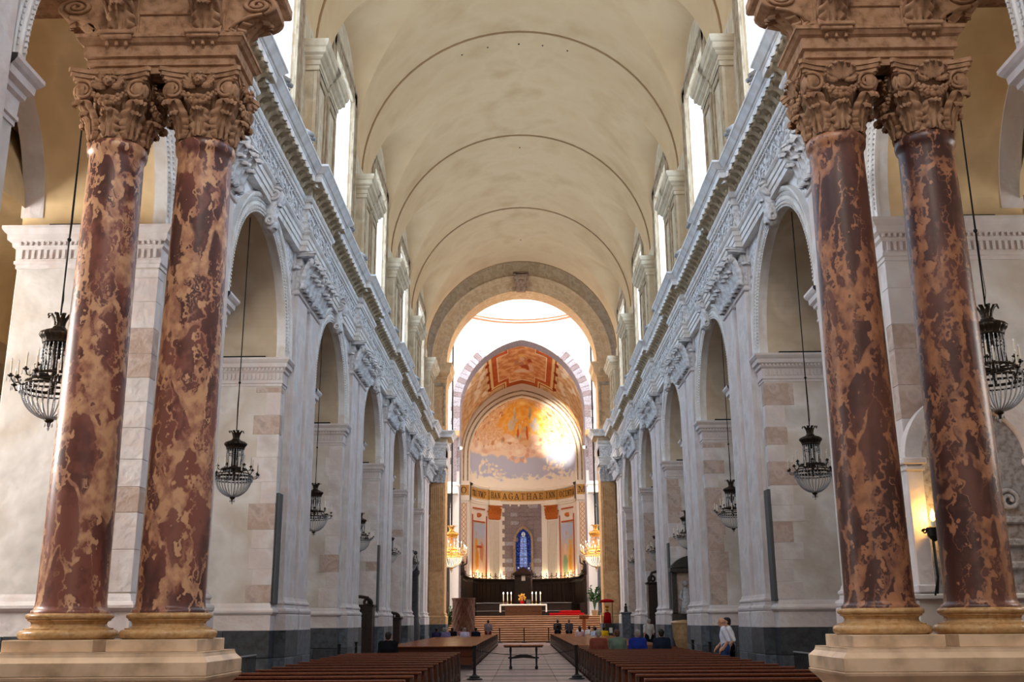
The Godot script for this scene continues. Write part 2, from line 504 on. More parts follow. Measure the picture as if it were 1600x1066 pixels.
# red breccia for a shaft: the noise is read on the cylinder itself, so there is no seam
func breccia(k: int) -> StandardMaterial3D:
	var w := 384
	var h := 1024
	var im := Image.create(w, h, false, Image.FORMAT_RGB8)
	var cell := FastNoiseLite.new()
	cell.noise_type = FastNoiseLite.TYPE_CELLULAR
	cell.cellular_return_type = FastNoiseLite.RETURN_DISTANCE2_SUB
	cell.cellular_distance_function = FastNoiseLite.DISTANCE_EUCLIDEAN
	cell.cellular_jitter = 1.0
	cell.fractal_type = FastNoiseLite.FRACTAL_NONE
	cell.frequency = 1.0
	cell.seed = 100 + k
	var val := FastNoiseLite.new()
	val.noise_type = FastNoiseLite.TYPE_SIMPLEX_SMOOTH
	val.frequency = 0.8; val.fractal_octaves = 3; val.seed = 200 + k
	var fine := FastNoiseLite.new()
	fine.noise_type = FastNoiseLite.TYPE_SIMPLEX_SMOOTH
	fine.frequency = 3.4; fine.fractal_octaves = 4; fine.seed = 300 + k
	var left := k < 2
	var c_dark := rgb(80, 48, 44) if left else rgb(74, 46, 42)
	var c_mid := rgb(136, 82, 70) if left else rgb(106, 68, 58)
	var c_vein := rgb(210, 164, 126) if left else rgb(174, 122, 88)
	var slant := 0.75 if k % 2 == 0 else -0.75
	for j in h:
		var y := (1.0 - float(j) / h) * 7.15
		for i in w:
			var t := TAU * i / w
			var x := cos(t) * 0.46
			var z := sin(t) * 0.46
			var f := fine.get_noise_3d(x * 1.6, y * 1.2, z * 1.6)
			var g := val.get_noise_3d(x * 2.0 + 5.0, y * 0.8, z * 2.0)
			# slanted, drawn-out fragments
			var q := Vector3(x * 2.5, (y + slant * x) * 0.95, z * 2.5) + Vector3(f, g, -f) * 0.5
			var e := cell.get_noise_3d(q.x, q.y, q.z) + 1.0          # 0 at the joint between fragments
			var e2 := cell.get_noise_3d(q.x * 2.6 + 9.0, q.y * 2.6, q.z * 2.6) + 1.0
			var width := 0.13 + 0.27 * g + (0.03 if left else 0.0)
			var small := smoothstep(0.05, 0.28, g + 0.08 * f)
			var v := 1.0 - smoothstep(width * 0.7, width * 0.7 + 0.07, e + f * 0.10)
			var v2 := (1.0 - smoothstep(0.10, 0.20, e2 + f * 0.10)) * small
			v = maxf(v, v2)
			var frag := c_dark.lerp(c_mid, clampf(0.5 + 1.6 * val.get_noise_3d(q.x * 0.45, q.y * 0.45 + 20.0, q.z * 0.45) + 0.5 * f, 0.0, 1.0))
			var col := frag.lerp(c_vein.lerp(c_mid, clampf(0.25 + 0.9 * f, 0.0, 0.7)), v)
			im.set_pixel(i, j, col)
	var m := mat("breccia_marble", Color.WHITE, 0.38, {"spec": 0.5})
	m.albedo_texture = ImageTexture.create_from_image(im)
	return m

func blob(im: Image, cx: float, cy: float, rx: float, ry: float, col: Color, soft := 0.35, nz: FastNoiseLite = null) -> void:
	var w := im.get_width()
	var h := im.get_height()
	for j in range(maxi(0, int((cy - ry * 1.3) * h)), mini(h, int((cy + ry * 1.3) * h) + 1)):
		for i in range(maxi(0, int((cx - rx * 1.3) * w)), mini(w, int((cx + rx * 1.3) * w) + 1)):
			var d := Vector2((float(i) / w - cx) / rx, (float(j) / h - cy) / ry).length()
			if nz: d += 0.35 * nz.get_noise_2d(i * 1.0, j * 1.0)
			var a := 1.0 - smoothstep(1.0 - soft, 1.0, d)
			if a > 0.0:
				im.set_pixel(i, j, im.get_pixel(i, j).lerp(col, a * col.a))

func paint_noise() -> FastNoiseLite:
	var n := FastNoiseLite.new()
	n.noise_type = FastNoiseLite.TYPE_SIMPLEX_SMOOTH
	n.frequency = 0.03; n.fractal_octaves = 4; n.seed = 77
	return n

# a generic painted heaven: gold glow in the middle, crowded clouds, a pale blue zone with white groups below
func paint_conch(im: Image) -> void:
	var n := paint_noise()
	var w := im.get_width()
	var h := im.get_height()
	for j in h:
		var v := float(j) / h       # 0 top, 1 bottom
		for i in w:
			var u := float(i) / w
			var f := n.get_noise_2d(i, j)
			var f2 := n.get_noise_2d(i * 3.0 + 400.0, j * 3.0)
			var col := rgb(214, 168, 126).lerp(rgb(238, 212, 182), clampf(0.5 + 0.9 * f2, 0, 1))
			var gold := 1.0 - smoothstep(0.55, 1.0, Vector2((u - 0.5) / 0.30, (v - 0.30) / 0.26).length() + 0.25 * f)
			col = col.lerp(rgb(232, 160, 66).lerp(rgb(244, 196, 110), clampf(0.5 + f, 0, 1)), gold)
			var edge := 1.0 - smoothstep(0.07, 0.09, v)
			col = col.lerp(rgb(226, 190, 120).lerp(rgb(180, 126, 76), 0.5 + 0.5 * sin(u * 240.0)), edge)
			col = col.lerp(rgb(244, 226, 212), smoothstep(0.50, 0.62, v + 0.10 * f + 0.04 * f2))
			col = col.lerp(rgb(190, 200, 230), smoothstep(0.655, 0.675, v + 0.02 * f))
			col = col.lerp(rgb(248, 244, 236), smoothstep(0.84, 0.90, v + 0.10 * f))
			im.set_pixel(i, j, col)
	var r := RandomNumberGenerator.new()
	r.seed = 5
	for k in 190:      # crowds on the clouds at both sides
		var u := r.randf_range(0.02, 0.98)
		var v := r.randf_range(0.14, 0.6)
		if absf(u - 0.5) < 0.20 and v < 0.52: continue
		var c: Color = [rgb(226, 180, 136), rgb(190, 136, 104), rgb(246, 228, 206), rgb(206, 150, 116), rgb(186, 166, 156), rgb(232, 196, 160), rgb(200, 116, 84)][r.randi() % 7]
		blob(im, u, v, r.randf_range(0.008, 0.02), r.randf_range(0.014, 0.03), c, 0.6, n)
	for k in 46:      # clouds
		var u := r.randf()
		blob(im, u, r.randf_range(0.50, 0.66), r.randf_range(0.02, 0.05), 0.03, [rgb(250, 238, 226), rgb(236, 208, 190), rgb(222, 190, 174)][k % 3], 0.7, n)
	blob(im, 0.5, 0.16, 0.13, 0.05, rgb(252, 222, 150), 0.9)
	for s in [-1.0, 1.0]:      # two pale winged groups beside the middle
		var base: Color = rgb(226, 214, 200) if s < 0 else rgb(190, 184, 192)
		for k in 9: blob(im, 0.5 + s * r.randf_range(0.055, 0.125), r.randf_range(0.33, 0.45), 0.022, 0.03, base.lerp(rgb(150, 136, 136), 0.35 * r.randf()), 0.6, n)
		for k in 4: blob(im, 0.5 + s * (0.10 - 0.01 * k), 0.24 + 0.03 * k, 0.010, 0.04, base.darkened(0.06 * k), 0.6, n)
		blob(im, 0.5 + s * 0.065, 0.30, 0.008, 0.013, rgb(226, 176, 140), 0.3)
	for k in 7: blob(im, 0.5 + r.randf_range(-0.03, 0.03), 0.42 + 0.022 * k, 0.020 + 0.003 * k, 0.03, [rgb(226, 190, 150), rgb(202, 190, 160), rgb(214, 160, 120)][k % 3], 0.5, n)
	blob(im, 0.466, 0.47, 0.010, 0.07, rgb(196, 96, 62), 0.5, n)
	blob(im, 0.534, 0.47, 0.010, 0.07, rgb(196, 96, 62), 0.5, n)
	blob(im, 0.5, 0.375, 0.010, 0.016, rgb(236, 200, 160), 0.3)
	for k in 22: blob(im, r.randf_range(0.40, 0.60), r.randf_range(0.57, 0.70), 0.016, 0.024, [rgb(236, 206, 190), rgb(216, 172, 156), rgb(244, 224, 210)][k % 3], 0.6, n)
	for k in 2:      # white groups against the blue
		var c := 0.27 + 0.46 * k
		for i in 34: blob(im, c + r.randf_range(-0.09, 0.09), r.randf_range(0.70, 0.86), r.randf_range(0.008, 0.02), r.randf_range(0.014, 0.034), [rgb(250, 246, 240), rgb(236, 228, 226), rgb(244, 232, 222)][i % 3], 0.7, n)

# painted barrel: a framed oval scene at the crown, white figures at the haunches (u across, v along)
func paint_barrel(im: Image) -> void:
	var n := paint_noise()
	var w := im.get_width()
	var h := im.get_height()
	for j in h:
		var v := float(j) / h
		for i in w:
			var u := float(i) / w
			var f := n.get_noise_2d(i, j)
			var col := rgb(232, 206, 170).lerp(rgb(206, 158, 112), clampf(0.4 + 1.2 * f, 0, 1))
			# quatrefoil frame about the crown
			var dx := (u - 0.5) / 0.105
			var dy := (v - 0.45) / 0.40
			var q := minf(maxf(absf(dx) * 0.92, absf(dy) * 1.35), maxf(absf(dx) * 1.7, absf(dy) * 0.92))
			if q < 1.50: col = rgb(236, 208, 150)
			if q < 1.44 and q > 1.36: col = rgb(180, 96, 60)
			if q < 1.24: col = rgb(186, 92, 54).lerp(rgb(206, 112, 66), 0.5 + f)
			if q < 1.02: col = rgb(244, 226, 196)
			if q < 0.97: col = rgb(214, 140, 92).lerp(rgb(240, 190, 140), clampf(0.5 + 1.5 * f, 0, 1))
			im.set_pixel(i, j, col)
	var r := RandomNumberGenerator.new()
	r.seed = 9
	blob(im, 0.5, 0.30, 0.025, 0.09, rgb(246, 206, 130), 0.9)
	for k in 10: blob(im, r.randf_range(0.455, 0.545), r.randf_range(0.34, 0.6), 0.014, 0.06, [rgb(190, 96, 66), rgb(236, 200, 170), rgb(206, 150, 120)][k % 3], 0.5, n)
	blob(im, 0.5, 0.64, 0.05, 0.06, rgb(240, 216, 190), 0.5, n)
	for s in [-1, 1]:
		for k in 9:
			blob(im, 0.5 + s * r.randf_range(0.19, 0.28), 0.15 + 0.08 * k, 0.022, 0.07, rgb(246, 234, 216), 0.5, n)
		for k in 4: blob(im, 0.5 + s * 0.165, 0.2 + 0.2 * k, 0.012, 0.05, rgb(150, 66, 44), 0.3, n)

func paint_panel(im: Image, k: int) -> void:
	var n := paint_noise()
	for j in im.get_height():
		for i in im.get_width():
			var f := n.get_noise_2d(i * 2.0, j * 2.0)
			var v := float(j) / im.get_height()
			im.set_pixel(i, j, rgb(186, 196, 220).lerp(rgb(226, 190, 150), smoothstep(0.2, 0.5, v + 0.3 * f)))
	if k == 0:
		for c in [[0.35, 0.36, 0.14, 0.14, rgb(232, 170, 60)], [0.40, 0.62, 0.16, 0.26, rgb(222, 152, 60)], [0.75, 0.5, 0.15, 0.2, rgb(206, 140, 110)], [0.7, 0.78, 0.14, 0.2, rgb(232, 196, 176)], [0.45, 0.88, 0.2, 0.12, rgb(244, 230, 206)], [0.6, 0.4, 0.25, 0.03, rgb(190, 90, 60)]]:
			blob(im, c[0], c[1], c[2], c[3], c[4], 0.4, n)
	else:
		for c in [[0.65, 0.45, 0.13, 0.2, rgb(236, 176, 64)], [0.62, 0.68, 0.16, 0.22, rgb(226, 160, 60)], [0.25, 0.72, 0.2, 0.22, rgb(150, 176, 140)], [0.62, 0.9, 0.16, 0.12, rgb(244, 234, 214)], [0.66, 0.24, 0.05, 0.05, rgb(226, 176, 140)], [0.25, 0.45, 0.1, 0.12, rgb(230, 200, 180)]]:
			blob(im, c[0], c[1], c[2], c[3], c[4], 0.4, n)
	for c in [[0.35, 0.18, 0.06, 0.05, rgb(222, 172, 136)]]:
		blob(im, c[0], c[1], c[2], c[3], c[4], 0.3, n)

func paint_grotesque(im: Image) -> void:
	for j in im.get_height():
		for i in im.get_width():
			var u := float(i) / im.get_width()
			var v := float(j) / im.get_height()
			var col := rgb(242, 226, 200)
			if absf(u - 0.5) > 0.42: col = rgb(196, 112, 76)
			var a := absf(sin(v * 56.0)) * 0.28
			if absf(absf(u - 0.5) - a) < 0.05 and absf(u - 0.5) < 0.36: col = rgb(190, 120, 86)
			im.set_pixel(i, j, col)

func paint_stained(im: Image) -> void:
	var n := paint_noise()
	for j in im.get_height():
		for i in im.get_width():
			var u := float(i) / im.get_width()
			var v := float(j) / im.get_height()
			var f := n.get_noise_2d(i * 3.0, j * 3.0)
			var col := rgb(24, 34, 88).lerp(rgb(60, 90, 180), clampf(0.4 + 1.6 * f, 0, 1))
			# a robed figure, light blue on dark
			var half := 0.16 + 0.12 * v
			if absf(u - 0.5) < half and v > 0.2 and v < 0.92: col = rgb(96, 128, 214).lerp(rgb(196, 210, 246), clampf(0.3 + 1.8 * n.get_noise_2d(i * 7.0, j * 2.0), 0, 1))
			if Vector2((u - 0.5) / 0.13, (v - 0.14) / 0.06).length() < 1.0: col = rgb(214, 216, 226)
			if (absf(u - 0.16) < 0.05 and absf(v - 0.94) < 0.02) or (absf(u - 0.84) < 0.06 and absf(v - 0.95) < 0.02): col = rgb(236, 236, 240)
			if fmod(u * 4.0 + 0.02, 1.0) < 0.06 or fmod(v * 9.0, 1.0) < 0.05: col = rgb(16, 18, 30)
			im.set_pixel(i, j, col)

# ------------------------------------------------------------------ floor
func build_floor() -> void:
	var f := node("floor")
	tag(f, "pale marble church floor with darker cross bands along the central aisle", "floor", "", "structure")
	var st := ST(false)
	cbox(st, Vector3(0, -0.26, -50), Vector3(44, 0.48, 130))
	obj("floor_bed", st, M.floor_mid, f)
	var ms := []
	for k in 3:
		st = ST(false)
		cbox(st, Vector3.ZERO, Vector3(0.94, 0.02, 1.14), 0.004)
		ms.append(mk(st))
	var i := 0
	for r in 54:
		for c in 4:
			var m: Material = M.floor_light
			if r % 4 == 2: m = M.floor_dark
			elif r % 2 == 0: m = M.floor_mid
			inst("paving_slab", ms[i % 3], m, f, Vector3(-1.425 + 0.95 * c, -0.008, -(23.0 + r * 1.15)))
			i += 1

# ------------------------------------------------------------------ arcade walls
func side_basis(s: float) -> Basis:
	return Basis(Vector3(0, 0, s), Vector3.UP, Vector3(-s, 0, 0))

func pilaster_capital(w: float, h: float) -> ArrayMesh:
	# x across, y up, z out of the wall
	var st := ST(true)
	var k := h / 1.25
	cbox(st, Vector3(0, h * 0.45, 0.0), Vector3(w * 0.88, h * 0.9, 0.14))
	for i in 3:
		leaf(st, w * 0.33, h * 0.46, 0.07 * k, 0.06 * k, Transform3D(Basis.IDENTITY, Vector3((i - 1) * w * 0.32, 0, 0.10)), 6, 10)
	for i in 4:
		leaf(st, w * 0.27, h * (0.70 if i == 1 or i == 2 else 0.74), 0.12 * k, 0.08 * k, Transform3D(Basis.IDENTITY, Vector3((i - 1.5) * w * 0.31, h * 0.04, 0.10)), 6, 10)
	for e in [-1.0, 1.0]:
		var c := Vector3(e * w * 0.47, h * 0.72, 0.24 * k)
		tube(st, spiral(c, Vector3(e, 0, 0.35).normalized(), Vector3.UP, 0.15 * k, 0.03, 2.0, -1.2, 22), 0.045 * k, 5)
		tube(st, [Vector3(e * w * 0.12, h * 0.55, 0.14), Vector3(e * w * 0.24, h * 0.74, 0.2 * k), Vector3(e * w * 0.42, h * 0.845, 0.25 * k)], [0.03, 0.045 * k, 0.05 * k], 5)
		leaf(st, w * 0.25, h * 0.6, 0.10 * k, 0.07 * k, Transform3D(Basis(Vector3.UP, e * PI / 2), Vector3(e * w * 0.44, 0.02, 0.0)), 4, 8)
	# mask and flower at the middle of the abacus
	ball(st, Vector3(0, h * 0.83, 0.26 * k), Vector3(0.11, 0.13, 0.09) * k, 8, 6)
	for e in [-1.0, 1.0]:
		leaf(st, 0.16 * k, 0.3 * k, 0.03, 0.03, Transform3D(Basis(Vector3(0, 0, 1), -e * 1.1), Vector3(e * 0.06, h * 0.74, 0.2 * k)), 4, 8)
	# concave abacus
	for lay in [[0.88, 0.94, 0.0], [0.94, 1.0, 0.05]]:
		var pts := PackedVector2Array()
		for i in 13:
			var u := (i / 12.0 - 0.5) * 2.0
			pts.append(Vector2(u * (w * 0.58 + lay[2] * k), (0.20 + 0.13 * u * u) * k + lay[2] * k))
		pts.append(Vector2(w * 0.52, -0.04)); pts.append(Vector2(-w * 0.52, -0.04))
		prism(st, pts, h * lay[0], h * lay[1], func(p: Vector2, d: float): return Vector3(p.x, d, p.y))
	return mk(st)

func foliage_module(len_: float, hh: float) -> ArrayMesh:
	var st := ST(true)
	var pts := []
	for i in 17:
		var t := i / 16.0
		pts.append(Vector3((t - 0.5) * len_, hh * 0.5 + hh * 0.26 * sin(t * TAU), 0.015))
	tube(st, pts, 0.026, 4, false)
	for e in [0, 1]:
		var c := Vector3((-0.25 + 0.5 * e) * len_, hh * (0.42 if e == 0 else 0.58), 0.02)
		tube(st, spiral(c, Vector3.RIGHT, Vector3(0, 1 if e else -1, 0), hh * 0.34, 0.03, 1.6, 0.3, 18), 0.024, 4, false)
		ball(st, c, Vector3(0.06, 0.06, 0.04), 6, 4)
		for k in 7:
			var a: float = TAU * k / 7.0 + e
			var q := c + Vector3(cos(a), sin(a), 0) * hh * 0.40
			if q.y < 0.05 or q.y > hh - 0.05: q.y = clampf(q.y, 0.06, hh - 0.06)
			var b := Basis(Vector3(0, 0, 1), a - PI / 2)
			leaf(st, 0.10, 0.16, 0.02, 0.015, Transform3D(b, q - b.y * 0.06), 2, 5)
	return mk(st)

func spandrel_relief() -> ArrayMesh:
	# fills the corner between arch and architrave: x from the corner inwards, y down from the top
	var st := ST(true)
	var r := RandomNumberGenerator.new()
	r.seed = 31
	for k in 60:
		var p := Vector2(r.randf_range(0.05, 2.0), -r.randf_range(0.05, 2.6))
		# keep outside the archivolt ring (centre 3.45 in, 3.35 down)
		if (p - Vector2(3.48, -3.35)).length() < 3.78: continue
		if k % 3 == 0:
			tube(st, spiral(Vector3(p.x, p.y, 0.02), Vector3.RIGHT, Vector3.UP, 0.17, 0.03, 1.4, r.randf() * TAU, 12), 0.024, 4, false)
		else:
			var b := Basis(Vector3(0, 0, 1), r.randf() * TAU)
			leaf(st, 0.13, 0.24, 0.03, 0.02, Transform3D(b, Vector3(p.x, p.y, 0.01)), 2, 6)
	return mk(st)

func keystone_mesh() -> ArrayMesh:
	# y up from the intrados, z out
	var st := ST(true)
	var prof := PackedVector2Array([Vector2(0, -0.12), Vector2(0.20, -0.14), Vector2(0.30, 0.0), Vector2(0.27, 0.18), Vector2(0.24, 0.34), Vector2(0.32, 0.5), Vector2(0.46, 0.66), Vector2(0.44, 0.84), Vector2(0.30, 0.92), Vector2(0, 0.92)])
	prism(st, prof, -0.19, 0.19, func(p: Vector2, d: float): return Vector3(d * (0.85 + 0.25 * p.y), p.y, p.x))
	for e in [-1.0, 1.0]:
		tube(st, spiral(Vector3(e * 0.22, 0.72, 0.27), Vector3(0, 0, 1), Vector3.UP, 0.20, 0.03, 2.0, 0.5, 20), 0.045, 5)
		tube(st, spiral(Vector3(e * 0.19, 0.06, 0.18), Vector3(0, 0, 1), Vector3.DOWN, 0.12, 0.03, 1.5, 0.5, 14), 0.035, 5)
	leaf(st, 0.34, 0.62, 0.08, 0.05, Transform3D(Basis(Vector3.RIGHT, -0.15), Vector3(0, -0.08, 0.27)), 6, 10)
	cbox(st, Vector3(0, 0.96, 0.2), Vector3(0.56, 0.09, 0.46), 0.02)
	return mk(st)

func modillion_mesh() -> ArrayMesh:
	# y down from the soffit, z out from the bed
	var st := ST(true)
	var prof := PackedVector2Array([Vector2(0, 0), Vector2(0.40, 0), Vector2(0.42, -0.06), Vector2(0.38, -0.12), Vector2(0.28, -0.12), Vector2(0.18, -0.17), Vector2(0.10, -0.27), Vector2(0.0, -0.28)])
	prism(st, prof, -0.11, 0.11, func(p: Vector2, d: float): return Vector3(d, p.y, p.x))
	tube(st, [Vector3(-0.12, -0.075, 0.36), Vector3(0.12, -0.075, 0.36)], 0.06, 8)
	tube(st, [Vector3(-0.12, -0.20, 0.06), Vector3(0.12, -0.20, 0.06)], 0.07, 8)
	return mk(st)

func drop_mesh() -> ArrayMesh:
	var st := ST(true)
	leaf(st, 0.20, 0.20, 0.02, 0.02, Transform3D(Basis(Vector3(0, 0, 1), PI), Vector3.ZERO), 4, 8)
	return mk(st)

func entablature_plan(f_arch: float, f_pier: float, z0: float, z1: float) -> Array:
	var plan := [Vector2(f_arch, z0)]
	for k in range(-3, 5):
		var zp := PIER0 + k * BAY
		for e in [[zp - 1.78, f_arch], [zp - 1.78, f_pier], [zp + 1.78, f_pier], [zp + 1.78, f_arch]]:
			if e[0] > z0 + 0.05 and e[0] < z1 - 0.05: plan.append(Vector2(e[1], e[0]))
	plan.append(Vector2(f_arch, z1))
	# return across the crossing pier
	plan.append(Vector2(5.75 + f_arch - 6.87, z1)); plan.append(Vector2(5.75 + f_arch - 6.87, z1 + 2.2))
	return plan

var shared := {}
func build_side_wall(s: float) -> void:
	var side := "left" if s < 0 else "right"
	var wall := node("wall_" + side)
	tag(wall, ("arcade wall of arches and paired pilasters, with the hooded doorway and stone urn beside its piers" if s > 0 else "arcade wall of arches and paired pilasters, with the dark sedilia and hooded head between its piers"), "arcade wall", "", "structure")
	wall.set_meta("label", "arcade of round arches and paired pilasters along the nave, opposite the standing torch lamp" if s < 0 else "arcade of round arches and paired pilasters along the nave, on the torch lamp's side")
	if shared.is_empty():
		shared = {"cap": pilaster_capital(1.4, 1.25), "fol": foliage_module(1.5, 0.74), "key": keystone_mesh(), "mod": modillion_mesh(), "drop": drop_mesh(), "sp": spandrel_relief()}
	var B := side_basis(s)
	for k in range(-2, 5): build_pier(wall, s, k, B)
	for n in range(-2, 5): build_arch(wall, s, n, B)
	# wall behind the entablature
	var st := ST(false)
	sbox(st, s, 7.0, 9.9, 12.85, 15.45, 0.2, 76.6)
	obj("upper_wall", st, M.stucco, wall)
	# entablature
	var plan := entablature_plan(6.87, 6.66, 0.2, 76.5)
	st = ST(false)
	run(st, plan, [Vector2(-0.3, 12.85), Vector2(0, 12.85), Vector2(0, 13.02), Vector2(0.035, 13.03), Vector2(0.035, 13.19), Vector2(0.07, 13.2), Vector2(0.07, 13.34), Vector2(0.11, 13.37), Vector2(0.15, 13.42), Vector2(0.15, 13.46), Vector2(0.0, 13.47)], 1.0, s)
	obj("architrave", st, M.stucco, wall)
	st = ST(false)
	run(st, plan, [Vector2(0.0, 13.46), Vector2(0.0, 14.22)], 1.0, s)
	var fr := obj("frieze", st, M.stucco_carved, wall)
	for i in plan.size() - 1:
		var a: Vector2 = plan[i]
		var b: Vector2 = plan[i + 1]
		if absf(a.x - b.x) > 0.01 or a.y > 76.0: continue
		var cnt := int(round((b.y - a.y) / 1.45))
		for c in cnt:
			var z := a.y + (c + 0.5) * (b.y - a.y) / cnt
			inst("foliage_scroll", shared.fol, M.stucco_carved, fr, P(s, a.x, 13.47, z), B.scaled_local(Vector3((b.y - a.y) / cnt / 1.5, 1, 1)))
	# bed mouldings with dentils
	st = ST(false)
	run(st, plan, [Vector2(0.0, 14.22), Vector2(0.06, 14.23), Vector2(0.06, 14.28), Vector2(0.04, 14.29), Vector2(0.04, 14.44), Vector2(0.12, 14.45), Vector2(0.16, 14.5), Vector2(0.17, 14.56), Vector2(0.12, 14.62), Vector2(0.10, 14.66)], 1.0, s)
	obj("bed_moulding", st, M.stucco, wall)
	st = ST(false)
	for i in plan.size() - 1:
		var a: Vector2 = plan[i]
		var b: Vector2 = plan[i + 1]
		if absf(a.x - b.x) > 0.01: continue
		var z := a.y + 0.1
		while z < b.y - 0.05:
			if z > 14.0: sbox(st, s, a.x - 0.11, a.x - 0.03, 14.30, 14.43, z - 0.05, z + 0.05)
			z += 0.16
	obj("dentil_band", st, M.stucco, wall).set_meta("kind", "stuff")
	st = ST(false)
	run(st, plan, [Vector2(0.10, 14.66), Vector2(0.08, 14.95), Vector2(0.44, 14.955)], 1.0, s)
	obj("cornice_soffit", st, M.attic_stone, wall)
	# cornice: soffit, corona, cyma
	st = ST(false)
	run(st, plan, [Vector2(-0.3, 14.96), Vector2(0.44, 14.96), Vector2(0.47, 14.96), Vector2(0.47, 15.14), Vector2(0.50, 15.16), Vector2(0.50, 15.19), Vector2(0.55, 15.21), Vector2(0.60, 15.27), Vector2(0.68, 15.36), Vector2(0.71, 15.38), Vector2(0.71, 15.45), Vector2(-0.4, 15.47)], 1.0, s)
	var co := obj("cornice", st, M.stucco, wall)
	for i in plan.size() - 1:
		var a: Vector2 = plan[i]
		var b: Vector2 = plan[i + 1]
		if absf(a.x - b.x) > 0.01 or b.y < 13.0 or a.y > 76.0: continue
		var cnt := int(round((b.y - a.y) / 0.52))
		for c in cnt:
			var z := a.y + (c + 0.5) * (b.y - a.y) / cnt
			inst("modillion", shared.mod, M.attic_stone, co, P(s, a.x - 0.06, 14.96, z), B)
			inst("drop_leaf", shared.drop, M.stucco, co, P(s, a.x - 0.475, 15.04, z), B)

func build_pier(wall: Node3D, s: float, k: int, B: Basis) -> void:
	var zc := PIER0 + k * BAY
	var p := node("pier", wall)
	var st := ST(false)
	sbox(st, s, 7.1, 9.9, 1.4, 9.3, zc - 2.29, zc + 2.29, 0.02)
	obj("pier_body", st, M.plaster, p)
	# lava plinth, two courses
	for c in 2:
		var cut := [7.04, 7.9, 8.95, 9.96] if c == 0 else [7.04, 8.35, 9.3, 9.96]
		for i in 3:
			st = ST(false)
			sbox(st, s, cut[i] + 0.004, cut[i + 1] - 0.004, c * 0.747 + 0.004, c * 0.747 + 0.741, zc - 2.35, zc + 2.35, 0.012)
			obj("plinth_stone", st, [M.lava, M.lava_dark, M.lava][(i + c + k + 3) % 3], p)
		var cz := [-1.76, -0.6, 0.55, 1.76] if c == 0 else [-1.76, -0.2, 0.9, 1.76]
		for i in 3:
			st = ST(false)
			sbox(st, s, 6.72, 7.1, c * 0.747 + 0.004, c * 0.747 + 0.741, zc + cz[i] + 0.004, zc + cz[i + 1] - 0.004, 0.012)
			obj("plinth_stone", st, [M.lava_light, M.lava, M.lava_light][(i + c + k + 3) % 3], p)
	# base band and its torus
	var around := []
	for e in [[7.1, -1.7], [7.1, -2.29], [9.9, -2.29], [9.9, 2.29], [7.1, 2.29], [7.1, 1.7]]:
		around.append(Vector2(e[0], zc + e[1]))
	st = ST(false)
	run(st, around, [Vector2(0.05, 1.48), Vector2(0.05, 1.90), Vector2(0.09, 1.92), Vector2(0.13, 1.97), Vector2(0.13, 2.02), Vector2(0.09, 2.07), Vector2(0.05, 2.09), Vector2(0.03, 2.16), Vector2(0.0, 2.22)], -1.0, s)
	obj("pier_base", st, M.pier_stone, p)
	# paired pilasters
	st = ST(false)
	sbox(st, s, 7.0, 7.12, 1.4, 12.85, zc - 1.7, zc + 1.7)
	obj("backing_strip", st, M.pier_stone, p)
	for e in [-1.0, 1.0]:
		var z: float = zc + e * 0.94
		st = ST(false)
		sbox(st, s, 6.88, 7.1, 2.1, 11.62, z - 0.70, z + 0.70, 0.015)
		obj("pilaster", st, M.pier_stone, p)
		var pl := [Vector2(7.05, z - 0.72), Vector2(6.88, z - 0.72), Vector2(6.88, z + 0.72), Vector2(7.05, z + 0.72)]
		st = ST(false)
		run(st, pl, [Vector2(0.13, 1.48), Vector2(0.13, 1.90), Vector2(0.10, 1.93), Vector2(0.13, 1.96), Vector2(0.14, 2.02), Vector2(0.12, 2.07), Vector2(0.06, 2.10), Vector2(0.05, 2.18), Vector2(0.08, 2.22), Vector2(0.07, 2.27), Vector2(0.03, 2.30), Vector2(0.0, 2.40)], 1.0, s)
		obj("pilaster_base", st, M.pier_stone, p)
		st = ST(false)
		run(st, pl, [Vector2(0.0, 11.44), Vector2(0.05, 11.46), Vector2(0.07, 11.50), Vector2(0.05, 11.54), Vector2(0.03, 11.56), Vector2(0.0, 11.62)], 1.0, s)
		obj("astragal", st, M.pier_stone, p)
		inst("pilaster_capital", shared.cap, M.stucco_carved, p, P(s, 6.94, 11.6, z), B.scaled_local(Vector3(1, 1, 1.6)))
	# imposts on both jambs
	var ip := [Vector2(-0.02, 8.42), Vector2(0.02, 8.43), Vector2(0.02, 8.50), Vector2(0.05, 8.52), Vector2(0.05, 8.58), Vector2(0.03, 8.59), Vector2(0.04, 8.82), Vector2(0.09, 8.86), Vector2(0.10, 8.93), Vector2(0.17, 8.98), Vector2(0.18, 9.09), Vector2(0.22, 9.13), Vector2(0.26, 9.19), Vector2(0.26, 9.25), Vector2(0.0, 9.27)]
	for e in [-1.0, 1.0]:
		var ipl := [Vector2(7.1, zc + e * 1.72), Vector2(7.1, zc + e * 2.29), Vector2(9.9, zc + e * 2.29), Vector2(9.9, zc + e * 1.6)]
		st = ST(false)
		run(st, ipl, ip, e, s)
		# small carved tongues in the frieze of the impost
		if e < 0:
			for i in 23: sbox(st, s, 7.15 + i * 0.12, 7.21 + i * 0.12, 8.62, 8.80, zc - 2.29 - 0.065, zc - 2.29)
			for i in 26: sbox(st, s, 7.05 + i * 0.11, 7.10 + i * 0.11, 8.88, 8.95, zc - 2.29 - 0.14, zc - 2.29)
		obj("impost", st, M.pier_stone, p)
	if k == 0 or k == 2:
		st = ST(false)
		sbox(st, s, 6.99, 7.12, 2.2, 5.3, zc - 2.22, zc - 1.80, 0.01)
		obj("dark_strip", st, M.strip_grey, p)  # dark grey upright strip between jamb and pilaster
	st = ST(false)
	sbox(st, s, 7.6, 9.3, 9.27, 9.33, zc - 2.40, zc - 2.30)
	obj("cable_tray", st, M.cable, p)
